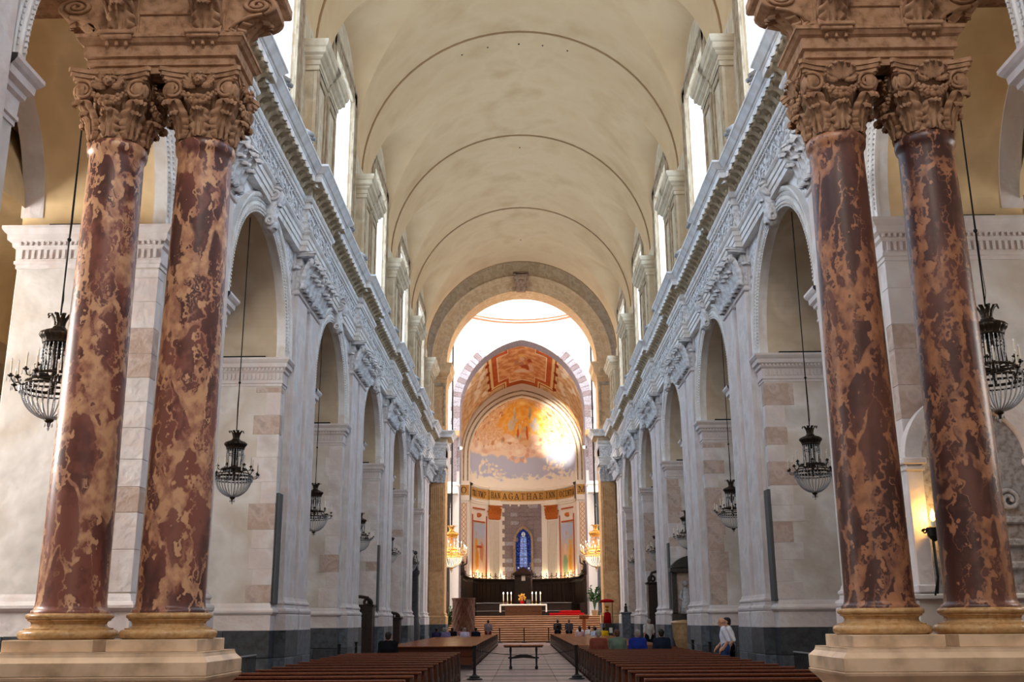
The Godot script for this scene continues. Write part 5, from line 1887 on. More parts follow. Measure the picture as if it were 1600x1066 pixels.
func beads(st: SurfaceTool, pts: Array, r: float) -> void:
	# a string of beads as one tube that swells and narrows
	var p := []
	var rad := []
	var n := pts.size() - 1
	for i in n:
		for k in 4:
			p.append((pts[i] as Vector3).lerp(pts[i + 1], k / 4.0))
			rad.append(r * (0.45 if k % 2 == 0 else 1.0))
	p.append(pts[n]); rad.append(r * 0.4)
	tube(st, p, rad, 4, false)

func build_chandeliers() -> void:
	var ord := ["first", "second", "third", "fourth", "fifth", "sixth"]
	var first: Node3D = null
	for s in [-1.0, 1.0]:
		for n in range(-1, 5):
			var at := P(s, 7.45, 4.62, ARCH0 - 0.15 + n * BAY)
			var label := "unlit dark crystal chandelier hanging in the %s arch beyond the %s columns" % [ord[n + 1], "red breccia" if s < 0 else "darker brown"]
			if first == null:
				first = chandelier(false, 5.92)
				tag(first, label, "chandelier", "unlit crystal chandeliers in the arches")
				first.position = at
			else:
				dup(first, at, 0.35 * n + s, label)
	var g := chandelier(true, 9.0)
	g.scale = Vector3.ONE * 2.0
	g.position = Vector3(-5.9, 5.5, -86)
	tag(g, "lit gilt chandelier in the crossing beside the ribbed bronze ambo", "chandelier", "lit gilt chandeliers")
	var g2 := dup(g, Vector3(5.95, 5.5, -86), 0.4, "lit gilt chandelier in the crossing beside the tall green plant")
	g2.scale = Vector3.ONE * 2.0
	for s in [-1.0, 1.0]: omni("chandelier_light", Vector3(s * 5.92, 7.1, -86), 14.0, Color(1.0, 0.84, 0.6), 0.9)

# ------------------------------------------------------------------ pews
func make_pew(len_: float, ledge: float, wood: Material, top: Material) -> Node3D:
	# faces -z; the back stands at z = 0
	var p := node("wooden_pew")
	p.set_meta("stem", "wooden_pew")
	var st := ST(false)
	cbox(st, Vector3(0, 0.62, 0.0), Vector3(len_ - 0.08, 0.36, 0.03), 0.004, Basis(Vector3.RIGHT, 0.10))
	cbox(st, Vector3(0, 0.28, 0.03), Vector3(len_ - 0.08, 0.26, 0.025), 0.004)
	obj("backrest", st, wood, p)
	st = ST(false)
	cbox(st, Vector3(0, 0.80, 0.05), Vector3(len_, 0.04, ledge), 0.008)
	obj("top_ledge", st, top, p)
	st = ST(false)
	cbox(st, Vector3(0, 0.43, -0.22), Vector3(len_ - 0.08, 0.035, 0.40), 0.008)
	obj("seat", st, wood, p)
	st = ST(false)
	cbox(st, Vector3(0, 0.17, 0.26), Vector3(len_ - 0.3, 0.035, 0.16), 0.008)
	obj("kneeler", st, wood, p)
	for e in [-1.0, 1.0]:
		st = ST(false)
		var pts := PackedVector2Array([Vector2(-0.44, 0.0), Vector2(-0.44, 0.42), Vector2(-0.40, 0.50), Vector2(-0.22, 0.52), Vector2(-0.10, 0.60), Vector2(-0.05, 0.79), Vector2(0.10, 0.79), Vector2(0.12, 0.55), Vector2(0.14, 0.24), Vector2(0.46, 0.20), Vector2(0.46, 0.0), Vector2(0.34, 0.0), Vector2(0.30, 0.10), Vector2(-0.28, 0.10), Vector2(-0.32, 0.0)])
		prism(st, pts, e * (len_ / 2 - 0.055), e * (len_ / 2 - 0.005), func(q: Vector2, d: float): return Vector3(d, q.y, q.x))
		obj("end_panel", st, M.wood_dark, p)
	return p

func build_pews() -> void:
	var near: Node3D = null
	var far: Node3D = null
	for s in [-1.0, 1.0]:
		var name_ := "red breccia" if s < 0 else "darker brown"
		var count := 12 if s < 0 else 17
		for i in count:
			var at := P(s, 3.53, 0.0, 17.0 + 1.3 * i)
			var label := "long dark wooden pew in the rows just behind the %s columns" % name_
			if near == null:
				near = make_pew(3.32, 0.13, M.wood, M.wood)
				tag(near, label, "pew", "pews nearest the columns")
				near.position = at
			else:
				dup(near, at, 0.0, label)
		for i in 36:
			var at := P(s, 3.53, 0.0, 39.9 + 1.05 * i)
			var label := "glossy wooden pew in the front block before the %s" % ("brown drum ambo" if s < 0 else "canopied red bust")
			if far == null:
				far = make_pew(3.32, 0.42, M.wood, M.wood_block)
				tag(far, label, "pew", "pews of the front block")
				far.position = at
			else:
				dup(far, at, 0.0, label)

# ------------------------------------------------------------------ altar and presbytery furniture
func build_altar() -> void:
	var st := ST(false)
	var stairs := node("presbytery_stairs", self, P(1, 0, 0, 87))
	tag(stairs, "flight of warm marble steps rising to the altar platform", "steps", "", "structure")
	for i in 12:
		st = ST(false)
		var z := 0.34 * i
		cbox(st, Vector3(0, 0.175 * i + 0.085, -(z + 2.6) ), Vector3(13.0, 0.165, 5.2), 0.0)
		var o := obj("step", st, M.step_marble, stairs)
		st = ST(false)
		cbox(st, Vector3(0, 0.175 * i + 0.155, -(z - 0.015)), Vector3(13.0, 0.04, 0.06), 0.012)
		obj("nosing", st, M.step_nosing, o)
	st = ST(false)
	cbox(st, P(1, 0, 1.04, 104.6), Vector3(17.1, 2.12, 27.2))
	tag(obj("platform_floor", st, M.step_marble), "raised marble platform carrying the altar and choir stalls", "platform", "", "structure")
	# altar
	var al := node("high_altar", self, P(1, -0.05, 2.1, 93.0))
	tag(al, "altar table with white cloth and carved brown front", "altar")
	st = ST(false)
	cbox(st, Vector3(0, 0.42, 0), Vector3(3.2, 0.84, 1.0), 0.03)
	obj("altar_body", st, M.altar_front, al)
	st = ST(true)
	for i in 9:
		tube(st, spiral(Vector3((i - 4) * 0.34, 0.45, 0.51), Vector3.RIGHT, Vector3.UP, 0.14, 0.02, 1.5, i, 14), 0.02, 4)
	obj("altar_carving", st, M.altar_front, al)
	st = ST(false)
	cbox(st, Vector3(0, 0.93, 0), Vector3(4.1, 0.14, 1.2), 0.03)
	for e in [-1.0, 1.0]: cbox(st, Vector3(e * 2.0, 0.62, 0), Vector3(0.12, 0.62, 1.2), 0.03)
	obj("altar_cloth", st, M.altar_cloth, al)
	# candles
	var cst: Node3D = null
	var k := 0
	for x in [-1.78, -1.42, -1.10, 0.74, 1.08, 1.45]:
		var at := Vector3(x, 3.1, -92.9)
		if cst == null:
			cst = node("altar_candlestick", self, at)
			st = ST(true)
			lathe(st, [Vector2(0.0, 0.0), Vector2(0.09, 0.0), Vector2(0.08, 0.03), Vector2(0.02, 0.06), Vector2(0.025, 0.25), Vector2(0.05, 0.27), Vector2(0.05, 0.29), Vector2(0.0, 0.29)], 10)
			obj("stick", st, M.gold, cst)
			st = ST(true)
			lathe(st, [Vector2(0.035, 0.28), Vector2(0.035, 0.86), Vector2(0.0, 0.87)], 10)
			obj("candle", st, M.candle, cst)
			st = ST(true)
			lathe(st, [Vector2(0.0, 0.86), Vector2(0.045, 0.91), Vector2(0.035, 0.97), Vector2(0.0, 1.06)], 8)
			obj("candle_flame", st, M.bulb_lit, cst)
		else:
			cst = dup(cst, at)
		tag(cst, "lit white candle on the altar, %s of the %s three" % [["first", "second", "third"][k % 3], "ambo-side" if k < 3 else "plant-side"], "candlestick", "candles on the altar")
		if k == 0: cst.set_meta("stem", "altar_candlestick")
		k += 1
	# bouquet, book rest and standing cross
	var b := node("altar_bouquet", self, Vector3(-0.16, 3.1, -92.9))
	tag(b, "gold and red flower arrangement in the middle of the altar", "flowers")
	st = ST(true)
	lathe(st, [Vector2(0.0, 0), Vector2(0.14, 0.0), Vector2(0.2, 0.2), Vector2(0.12, 0.3), Vector2(0.0, 0.3)], 12)
	obj("vase", st, M.red_cloth, b)
	st = ST(true)
	var r := RandomNumberGenerator.new()
	r.seed = 8
	for i in 40:
		var a := r.randf() * TAU
		var rr := r.randf() * 0.36
		ball(st, Vector3(cos(a) * rr, 0.5 + r.randf_range(-0.2, 0.42) * (1.0 - rr), sin(a) * rr * 0.6), r.randf_range(0.05, 0.09), 6, 4)
	obj("blossoms", st, M.gold, b)
	var bk := node("book_rest", self, Vector3(0.40, 3.1, -92.9))
	tag(bk, "dark sloping book rest on the altar beside the flowers", "book rest")
	st = ST(false)
	cbox(st, Vector3(0, 0.03, 0), Vector3(0.36, 0.05, 0.4), 0.01)
	obj("base_board", st, M.wood_dark, bk)
	st = ST(false)
	cbox(st, Vector3(0, 0.22, 0), Vector3(0.4, 0.03, 0.45), 0.008, Basis(Vector3.RIGHT, 0.9))
	obj("sloping_board", st, M.stall_wood, bk)
	var cr := node("standing_cross", self, Vector3(0.72, 2.1, -94.6))
	tag(cr, "tall dark processional cross standing behind the altar", "cross")
	st = ST(false)
	cbox(st, Vector3(0, 0.05, 0), Vector3(0.5, 0.1, 0.5), 0.02)
	obj("foot", st, M.stall_wood, cr)
	st = ST(false)
	cbox(st, Vector3(0, 2.0, 0), Vector3(0.14, 4.0, 0.12), 0.02)
	obj("shaft", st, M.stall_wood, cr)
	st = ST(false)
	cbox(st, Vector3(0, 3.4, 0), Vector3(1.0, 0.13, 0.11), 0.02)
	obj("cross_arm", st, M.stall_wood, cr)
	st = ST(true)
	tube(st, [Vector3(0, 3.5, 0.1), Vector3(0, 3.1, 0.12), Vector3(0.03, 2.6, 0.1)], [0.05, 0.08, 0.04], 6)
	tube(st, [Vector3(-0.4, 3.45, 0.08), Vector3(0, 3.3, 0.1), Vector3(0.4, 3.45, 0.08)], 0.03, 5)
	ball(st, Vector3(0.02, 3.62, 0.12), 0.07, 8, 6)
	obj("carved_figure", st, M.wood_dark, cr)
	build_stalls()

func build_stalls() -> void:
	var s0 := node("choir_stalls", self, P(1, 0, 2.1, AZ))
	tag(s0, "dark carved wooden choir stalls lining the curve of the apse", "choir stalls")
	# path: straight wings then the half circle; local x right, z towards the camera positive
	var path := []
	for i in 11: path.append(Vector2(-6.0, 9.2 - i * 0.7))
	for i in 25:
		var t := PI * (0.04 + 0.92 * i / 24.0)
		path.append(Vector2(-5.4 * cos(t), -5.35 * sin(t) + 0.6))
	for i in 11: path.append(Vector2(6.0, 2.2 + i * 0.7))
	var st := ST(false)
	for i in path.size() - 1:
		var a: Vector2 = path[i]
		var b: Vector2 = path[i + 1]
		var m := (a + b) / 2
		var d := (b - a)
		if d.length() < 0.05: continue
		var bas := Basis(Vector3.UP, atan2(-d.y, d.x))
		var inn := Vector3(-bas.z.x, 0, -bas.z.z) * -1.0
		st = ST(false)
		cbox(st, Vector3(m.x, 1.95, m.y), Vector3(d.length(), 3.9, 0.1), 0.0, bas)
		var bay := obj("stall_back", st, M.stall_wood, s0)
		st = ST(false)
		for e in [-1.0, 1.0]: cbox(st, Vector3(m.x, 2.5, m.y) + bas * Vector3(e * (d.length() / 2 - 0.04), 0, 0.09), Vector3(0.08, 2.5, 0.10), 0.015, bas)
		cbox(st, Vector3(m.x, 3.55, m.y) + bas * Vector3(0, 0, 0.09), Vector3(d.length(), 0.16, 0.12), 0.02, bas)
		cbox(st, Vector3(m.x, 1.3, m.y) + bas * Vector3(0, 0, 0.09), Vector3(d.length(), 0.1, 0.12), 0.02, bas)
		obj("stall_moulding", st, M.stall_wood, bay)
		st = ST(false)
		cbox(st, Vector3(m.x, 0.55, m.y) + bas * Vector3(0, 0, 0.35), Vector3(d.length() - 0.04, 0.08, 0.55), 0.02, bas)
		for e in [-1.0, 1.0]: cbox(st, Vector3(m.x, 0.6, m.y) + bas * Vector3(e * d.length() / 2, 0, 0.35), Vector3(0.06, 1.2, 0.6), 0.02, bas)
		obj("stall_seat", st, M.stall_wood, bay)
		st = ST(false)
		cbox(st, Vector3(m.x, 3.93, m.y) + bas * Vector3(0, 0, 0.14), Vector3(d.length() + 0.03, 0.14, 0.5), 0.03, bas)
		obj("stall_cornice", st, M.stall_wood, bay)
		# cresting: post and hanging garland
		st = ST(true)
		var q0 := Vector3(a.x, 4.0, a.y)
		var q1 := Vector3(b.x, 4.0, b.y)
		tube(st, [q0, q0 + Vector3(0, 0.5, 0)], 0.035, 5)
		ball(st, q0 + Vector3(0, 0.55, 0), 0.06, 6, 5)
		var sw := []
		for k in 7:
			var t := k / 6.0
			sw.append(q0.lerp(q1, t) + Vector3(0, 0.38 - 0.8 * t * (1 - t), 0))
		tube(st, sw, 0.03, 5)
		obj("cresting_garland", st, M.stall_wood, bay)
	# throne in the middle
	var th := node("throne", s0, Vector3(-0.05, 0, -4.3))
	st = ST(false)
	cbox(st, Vector3(0, 2.2, 0), Vector3(1.9, 4.4, 0.5), 0.03)
	cbox(st, Vector3(0, 4.5, 0.15), Vector3(2.3, 0.25, 0.9), 0.04)
	obj("throne_back", st, M.stall_wood, th)
	st = ST(false)
	prism(st, PackedVector2Array([Vector2(-1.1, 4.6), Vector2(1.1, 4.6), Vector2(0.0, 5.3)]), -0.1, 0.4, func(p: Vector2, d: float): return Vector3(p.x, p.y, d))
	obj("pediment", st, M.wood_dark, th)
	st = ST(false)
	cbox(st, Vector3(0.02, 4.1, 0.28), Vector3(0.42, 0.6, 0.04), 0.01)
	obj("white_panel", st, M.altar_cloth, th)
	st = ST(true)
	for e in [-1.0, 1.0]:
		# carved figures on the front corners of the stalls
		st = ST(true)
		var o := Vector3(e * 6.0, 4.0, 9.0)
		tube(st, [o, o + Vector3(0, 0.5, 0), o + Vector3(e * -0.1, 0.95, 0)], [0.34, 0.28, 0.12], 8)
		ball(st, o + Vector3(e * -0.12, 1.1, 0), 0.15, 8, 6)
		tube(st, [o + Vector3(0, 0.75, 0), o + Vector3(-e * 0.5, 1.0, 0), o + Vector3(-e * 0.55, 1.7, 0)], [0.1, 0.07, 0.03], 6)
		tube(st, [o + Vector3(0, 0.7, 0), o + Vector3(e * 0.4, 0.6, 0)], [0.1, 0.06], 6)
		obj("carved_figure", st, M.stall_wood, s0)
	# lamps behind the cresting that wash the apse wall
	var lamps := 10
	for i in lamps:
		var t := -1.35 + 2.7 * i / (lamps - 1)
		if absf(t) < 0.3: continue
		var at := ap(t, 5.45, 6.35)
		var lp := node("wash_lamp", self, at)
		tag(lp, "small bright floodlight hidden behind the choir stall cresting", "floodlight", "floodlights behind the choir stalls")
		st = ST(false)
		cbox(st, Vector3(0, -0.14, 0), Vector3(0.12, 0.1, 0.12), 0.01)
		obj("lamp_body", st, M.lamp_black, lp)
		st = ST(true)
		ball(st, Vector3(0, 0, 0), 0.08, 8, 6)
		obj("lamp_bulb", st, M.bulb_lit, lp)
		omni("wash_light", Vector3(0, 0.0, 0), 1.6, Color(1.0, 0.86, 0.66), 0.08, lp)

# ------------------------------------------------------------------ small things
func stanchion(at: Vector3, label: String, h := 0.98) -> void:
	var o := node("barrier_post", self, at)
	tag(o, label, "barrier post", "iron barrier posts")
	var st := ST(true)
	lathe(st, [Vector2(0.0, 0.0), Vector2(0.24, 0.0), Vector2(0.24, 0.03), Vector2(0.16, 0.06), Vector2(0.15, 0.10), Vector2(0.07, 0.14), Vector2(0.06, 0.16)], 8)
	obj("foot", st, M.iron, o)
	st = ST(false)
	cbox(st, Vector3(0, h / 2 + 0.06, 0), Vector3(0.085, h - 0.12, 0.085), 0.01)
	cbox(st, Vector3(0, h - 0.02, 0), Vector3(0.12, 0.06, 0.12), 0.012)
	obj("post", st, M.iron, o)

func rope(called: String, a: Vector3, b: Vector3, sag: float, label: String, m: Material) -> void:
	var st := ST(true)
	var pts := []
	for i in 13:
		var t := i / 12.0
		pts.append(a.lerp(b, t) - Vector3(0, sag * 4 * t * (1 - t), 0))
	tube(st, pts, 0.010, 5)
	tag(obj(called, st, m), label, "rope", "barrier ropes")

func fern(called: String, at: Vector3, h: float, label: String) -> void:
	var o := node(called, self, at)
	tag(o, label, "plant")
	var st := ST(true)
	lathe(st, [Vector2(0.0, 0.0), Vector2(0.22, 0.0), Vector2(0.3, 0.45), Vector2(0.26, 0.45), Vector2(0.0, 0.4)], 14)
	obj("pot", st, M.monument_tan, o)
	var r := RandomNumberGenerator.new()
	r.seed = 55 + int(h * 10)
	for i in 26:
		st = ST(true)
		var a := r.randf() * TAU
		var hh := h * r.randf_range(0.45, 1.0)
		var d := Vector3(cos(a), 0, sin(a))
		var out := r.randf_range(0.25, 0.75)
		var stem := [Vector3(0, 0.4, 0), d * out * 0.35 + Vector3(0, 0.4 + hh * 0.55, 0), d * out + Vector3(0, 0.4 + hh * 0.8, 0)]
		tube(st, stem, [0.018, 0.014, 0.008], 4)
		for k in 7:
			var p: Vector3 = (stem[1] as Vector3).lerp(stem[2], k / 6.0)
			var bb := Basis(Vector3.UP, -a + PI / 2 + r.randf_range(-1.2, 1.2)) * Basis(Vector3.RIGHT, r.randf_range(0.4, 1.4))
			leaf(st, 0.13, 0.34, 0.06, 0.03, Transform3D(bb, p), 2, 5)
		obj("frond", st, M.leaf_green, o)

func build_small_things() -> void:
	var st: SurfaceTool
	# statuette on a stone block, lectern and choir desks
	var sb := node("stone_pedestal", self, P(1, 6.55, 0, 68.6))
	tag(sb, "grey stone pedestal carrying a small black statuette near the canopied bust", "pedestal")
	st = ST(false)
	cbox(st, Vector3(0, 1.05, 0), Vector3(0.55, 2.1, 0.55), 0.03)
	cbox(st, Vector3(0, 2.14, 0), Vector3(0.7, 0.12, 0.7), 0.03)
	obj("block", st, M.lava_light, sb)
	st = ST(true)
	lathe(st, [Vector2(0.0, 2.2), Vector2(0.14, 2.2), Vector2(0.12, 2.26), Vector2(0.09, 2.4), Vector2(0.11, 2.52), Vector2(0.05, 2.6), Vector2(0.0, 2.6)], 10)
	ball(st, Vector3(0, 2.67, 0), 0.07, 8, 6)
	obj("statuette", st, M.lamp_black, sb)
	var le := node("wooden_lectern", self, P(1, 4.75, 0, 84.6))
	tag(le, "reddish wooden lectern standing at the foot of the altar steps", "lectern")
	st = ST(false)
	cbox(st, Vector3(0, 0.9, 0), Vector3(0.3, 1.8, 0.24), 0.03)
	cbox(st, Vector3(0, 0.05, 0), Vector3(0.7, 0.1, 0.5), 0.02)
	obj("lectern_stand", st, M.wood_block, le)
	st = ST(false)
	cbox(st, Vector3(0, 1.95, 0), Vector3(0.75, 0.4, 0.08), 0.02, Basis(Vector3.RIGHT, 0.6))
	obj("lectern_board", st, M.wood_block, le)
	for s in [-1.0, 1.0]:
		var de := node("choir_desk", self, P(s, 3.0, 2.1, 101.0))
		tag(de, "dark choir desk with pale top rail in front of the stalls, %s side" % ("ambo" if s < 0 else "plant"), "desk", "choir desks")
		st = ST(false)
		cbox(st, Vector3(0, 0.6, 0), Vector3(3.0, 1.2, 0.12), 0.02)
		obj("desk_front", st, M.stall_wood, de)
		st = ST(false)
		cbox(st, Vector3(0, 1.24, 0.05), Vector3(3.1, 0.06, 0.36), 0.02)
		cbox(st, Vector3(0, 0.5, 0.12), Vector3(3.1, 0.05, 0.2), 0.02)
		obj("desk_rail", st, M.lamp_grey, de)
	# posts and ropes of the central aisle
	stanchion(P(1, -1.5, 0, 32.5), "iron barrier post with stepped foot at the aisle end of the red column pews")
	stanchion(P(1, 1.57, 0, 32.5), "iron barrier post with stepped foot at the aisle end of the darker column pews")
	rope("barrier_rope", P(1, -1.5, 0.86, 32.5), P(1, 1.57, 0.86, 32.5), 0.16, "sagging dark rope across the aisle in front of the black table", M.iron)
	var far := ["ambo side", "middle", "plant side"]
	for i in 3: stanchion(P(1, -1.95 + 1.95 * i, 0, 85.6), "iron barrier post at the foot of the altar steps, %s" % far[i], 1.15)
	for s in [-1.0, 1.0]:
		var nm := "red breccia" if s < 0 else "darker brown"
		stanchion(P(s, 6.2, 0, 36.0), "iron barrier post in the second arch on the %s columns' side" % nm)
		stanchion(P(s, 6.2, 0, 39.6), "iron barrier post in the second arch, altar end, on the %s columns' side" % nm)
		rope("barrier_chain", P(s, 6.2, 0.86, 36.0), P(s, 6.2, 0.86, 39.6), 0.22, "drooping barrier chain in the second arch on the %s columns' side" % nm, M.iron)
		# iron railing across the first open arch
		var g := node("iron_railing", self, P(s, 7.35, 0, 26.6))
		tag(g, "low black iron railing across the arch behind the %s columns" % nm, "railing", "iron railings in the arches")
		st = ST(false)
		cbox(st, Vector3(0, 0.84, 0), Vector3(0.05, 0.04, 5.7), 0.008)
		obj("top_rail", st, M.lamp_grey, g)
		st = ST(false)
		cbox(st, Vector3(0, 0.12, 0), Vector3(0.04, 0.03, 5.7))
		obj("bottom_rail", st, M.iron, g)
		st = ST(true)
		lathe(st, [Vector2(0.0, 0.0), Vector2(0.011, 0.0), Vector2(0.011, 0.83), Vector2(0.0, 0.83)], 6)
		var bar := mk(st)
		for i in 38: inst("bar", bar, M.iron, g, Vector3(0, 0.0, -2.8 + i * 0.1513))
	# black table with curved stretcher in the aisle
	var t := node("kneeling_table", self, P(1, -0.03, 0, 39.3))
	tag(t, "small black table with curved stretcher standing in the central aisle", "table")
	st = ST(false)
	cbox(st, Vector3(0, 0.83, 0), Vector3(1.46, 0.05, 0.5), 0.012)
	obj("table_top", st, M.wood_block, t)
	st = ST(false)
	cbox(st, Vector3(0, 0.785, 0), Vector3(1.40, 0.04, 0.46), 0.01)
	obj("apron", st, M.iron, t)
	for e in [-1.0, 1.0]:
		st = ST(true)
		lathe(st, [Vector2(0.0, 0.0), Vector2(0.05, 0.0), Vector2(0.06, 0.08), Vector2(0.03, 0.14), Vector2(0.04, 0.3), Vector2(0.03, 0.5), Vector2(0.045, 0.7), Vector2(0.03, 0.78), Vector2(0.0, 0.78)], 10, Vector3(e * 0.47, 0, 0))
		obj("leg", st, M.iron, t)
	st = ST(false)
	var pts := PackedVector2Array([Vector2(-0.58, 0.38), Vector2(-0.45, 0.36), Vector2(0, 0.40), Vector2(0.45, 0.36), Vector2(0.58, 0.38), Vector2(0.55, 0.42), Vector2(0.4, 0.43), Vector2(0.15, 0.52), Vector2(-0.15, 0.52), Vector2(-0.4, 0.43), Vector2(-0.55, 0.42)])
	prism(st, pts, -0.03, 0.03, func(p: Vector2, d: float): return Vector3(p.x, p.y, d))
	obj("stretcher", st, M.iron, t)
	# ambo
	var am := node("bronze_ambo", self, P(1, -4.75, 0, 84.0))
	tag(am, "tall brown drum-shaped ambo of textured bronze beside the altar steps", "ambo")
	st = ST(true)
	grid(st, 120, 60, func(u: float, v: float):
		var a := u * TAU
		var r := 0.88 + 0.035 * sin(a * 13.0 + v * 6.0) * sin(v * 23.0 + a * 3.0) + 0.02 * sin(a * 29.0) * sin(v * 47.0)
		return Vector3(cos(a) * r, v * 3.4, sin(a) * r))
	obj("drum", st, M.ambo, am)
	st = ST(true)
	lathe(st, [Vector2(0.95, 3.36), Vector2(0.95, 3.46), Vector2(0.0, 3.46)], 32)
	obj("rim", st, M.ambo, am)
	st = ST(true)
	lathe(st, [Vector2(1.0, 0.0), Vector2(1.0, 0.14), Vector2(0.88, 0.16)], 32)
	obj("foot", st, M.ambo, am)
	# carved post
	var cp := node("carved_post", self, P(1, -6.0, 0, 82.0))
	tag(cp, "dark carved wooden post standing beside the crossing pier", "post")
	st = ST(true)
	tube(st, [Vector3(0, 0.0, 0), Vector3(0.03, 0.6, 0), Vector3(-0.02, 1.4, 0.03), Vector3(0.04, 2.4, 0), Vector3(0.0, 3.9, 0)], [0.24, 0.15, 0.19, 0.15, 0.17], 8)
	obj("carved_shaft", st, M.wood_dark, cp)
	st = ST(true)
	lathe(st, [Vector2(0.0, 0), Vector2(0.34, 0), Vector2(0.3, 0.16), Vector2(0.0, 0.16)], 12)
	obj("foot", st, M.wood_dark, cp)
	fern("potted_palm", P(1, -6.25, 0.0, 86.3), 3.2, "green potted plant half hidden behind the brown ambo")
	fern("potted_fern", P(1, 6.2, 2.1, 93.4), 2.6, "tall feathery green plant on the altar platform")
	# red covered seat step
	var rc := node("red_carpet", self, P(1, 3.7, 2.1, 92.6))
	tag(rc, "red cloth covering a low step beside the altar", "carpet")
	st = ST(false)
	cbox(st, Vector3(0, 0.12, 0), Vector3(3.0, 0.24, 1.2), 0.05)
	obj("cloth_lower", st, M.red_cloth, rc)
	st = ST(false)
	cbox(st, Vector3(0.3, 0.34, -0.2), Vector3(1.8, 0.2, 0.7), 0.05)
	obj("cloth_upper", st, M.red_cloth, rc)
	# bust under a red canopy
	var bs := node("canopied_bust", self, P(1, 5.62, 0, 72.0))
	tag(bs, "gilt bust in a red robe under a small red canopy on a dark pedestal", "statue")
	st = ST(false)
	cbox(st, Vector3(0.12, 0.75, 0), Vector3(0.62, 1.5, 0.6), 0.04)
	obj("pedestal", st, M.monument_dark, bs)
	st = ST(false)
	cbox(st, Vector3(0.18, 1.05, 0.32), Vector3(0.22, 0.34, 0.02))
	obj("white_notice", st, M.altar_cloth, bs)
	st = ST(true)
	tube(st, [Vector3(0, 1.5, 0), Vector3(0, 1.8, 0), Vector3(0, 2.15, 0), Vector3(0, 2.25, 0)], [0.28, 0.26, 0.22, 0.08], 12)
	obj("robe", st, M.red_cloth, bs)
	st = ST(true)
	ball(st, Vector3(0, 2.42, 0), Vector3(0.12, 0.15, 0.13), 12, 8)
	ball(st, Vector3(0, 2.40, 0.13), Vector3(0.02, 0.03, 0.03), 6, 4)
	lathe(st, [Vector2(0.13, 2.5), Vector2(0.15, 2.56), Vector2(0.17, 2.64), Vector2(0.12, 2.62)], 12)
	obj("gilt_head", st, M.gold, bs)
	st = ST(false)
	for e in [-1.0, 1.0]: cbox(st, Vector3(e * 0.36, 2.2, -0.2), Vector3(0.05, 1.4, 0.05))
	obj("canopy_posts", st, M.wood_dark, bs)
	st = ST(true)
	lathe(st, [Vector2(0.46, 2.86), Vector2(0.48, 2.98), Vector2(0.3, 3.06), Vector2(0.0, 3.1)], 16)
	obj("canopy", st, M.red_cloth, bs)
	# monument with statue on the jamb, urn before it
	var mo := node("wall_tomb", self, P(1, 8.0, 0, 50.55))
	tag(mo, "grey statue seated under a dark curved pediment in the third arch", "monument")
	st = ST(false)
	cbox(st, Vector3(0, 1.0, -0.0), Vector3(2.0, 2.0, 0.3), 0.02)
	obj("tomb_base", st, M.monument_dark, mo)
	st = ST(true)
	tube(st, [Vector3(-0.3, 2.0, 0.1), Vector3(-0.32, 2.4, 0.14), Vector3(-0.3, 2.9, 0.12), Vector3(-0.32, 3.2, 0.1)], [0.34, 0.26, 0.2, 0.08], 10)
	ball(st, Vector3(-0.34, 3.36, 0.14), Vector3(0.12, 0.15, 0.13), 10, 8)
	tube(st, [Vector3(-0.5, 3.05, 0.12), Vector3(-0.6, 2.7, 0.22), Vector3(-0.35, 2.5, 0.3)], [0.08, 0.07, 0.05], 6)
	tube(st, [Vector3(-0.1, 3.05, 0.12), Vector3(0.05, 2.8, 0.2), Vector3(0.0, 2.5, 0.26)], [0.08, 0.07, 0.05], 6)
	tube(st, [Vector3(-0.25, 2.3, 0.2), Vector3(-0.1, 2.25, 0.4), Vector3(-0.1, 1.9, 0.42)], [0.14, 0.13, 0.1], 7)
	obj("statue", st, M.statue_marble, mo)
	st = ST(false)
	var ped := arc(Vector2(0, 3.4), 1.25, PI * 0.78, PI * 0.22, 10)
	ped.append(Vector2(0.9, 4.1)); ped.append(Vector2(-0.9, 4.1))
	prism(st, ped, -0.1, 0.5, func(p: Vector2, d: float): return Vector3(p.x, p.y, d))
	cbox(st, Vector3(0, 3.98, 0.15), Vector3(2.1, 0.22, 0.6), 0.03)
	for e in [-1.0, 1.0]: cbox(st, Vector3(e * 0.85, 2.95, 0.06), Vector3(0.22, 1.9, 0.3), 0.02)
	obj("pediment", st, M.monument_dark, mo)
	st = ST(false)
	cbox(st, Vector3(0.1, 2.95, -0.03), Vector3(1.6, 1.9, 0.1))
	obj("back_slab", st, M.pink_stone, mo)
	var ur := node("stone_urn", self, P(1, 7.35, 0, 49.3))
	tag(ur, "squat tan stone urn standing in front of the seated statue", "urn")
	st = ST(true)
	lathe(st, [Vector2(0.0, 0.0), Vector2(0.4, 0.0), Vector2(0.4, 0.15), Vector2(0.24, 0.3), Vector2(0.42, 0.6), Vector2(0.52, 1.0), Vector2(0.55, 1.5)], 24)
	obj("bowl", st, M.monument_tan, ur)
	st = ST(true)
	lathe(st, [Vector2(0.58, 1.5), Vector2(0.6, 1.58), Vector2(0.5, 1.66), Vector2(0.0, 1.7)], 24)
	obj("lid", st, M.monument_tan, ur)
	# dark confessionals in the arches
	var spots := [[-1.0, 7.75, 50.3, 2.85, "dark wooden confessional with curved hood in the third arch past the red columns"], [-1.0, 7.7, 61.0, 2.2, "low dark wooden cabinet in the fourth arch past the red columns"], [1.0, 7.75, 61.0, 4.4, "tall dark scrolled door case in the fourth arch past the darker columns"]]
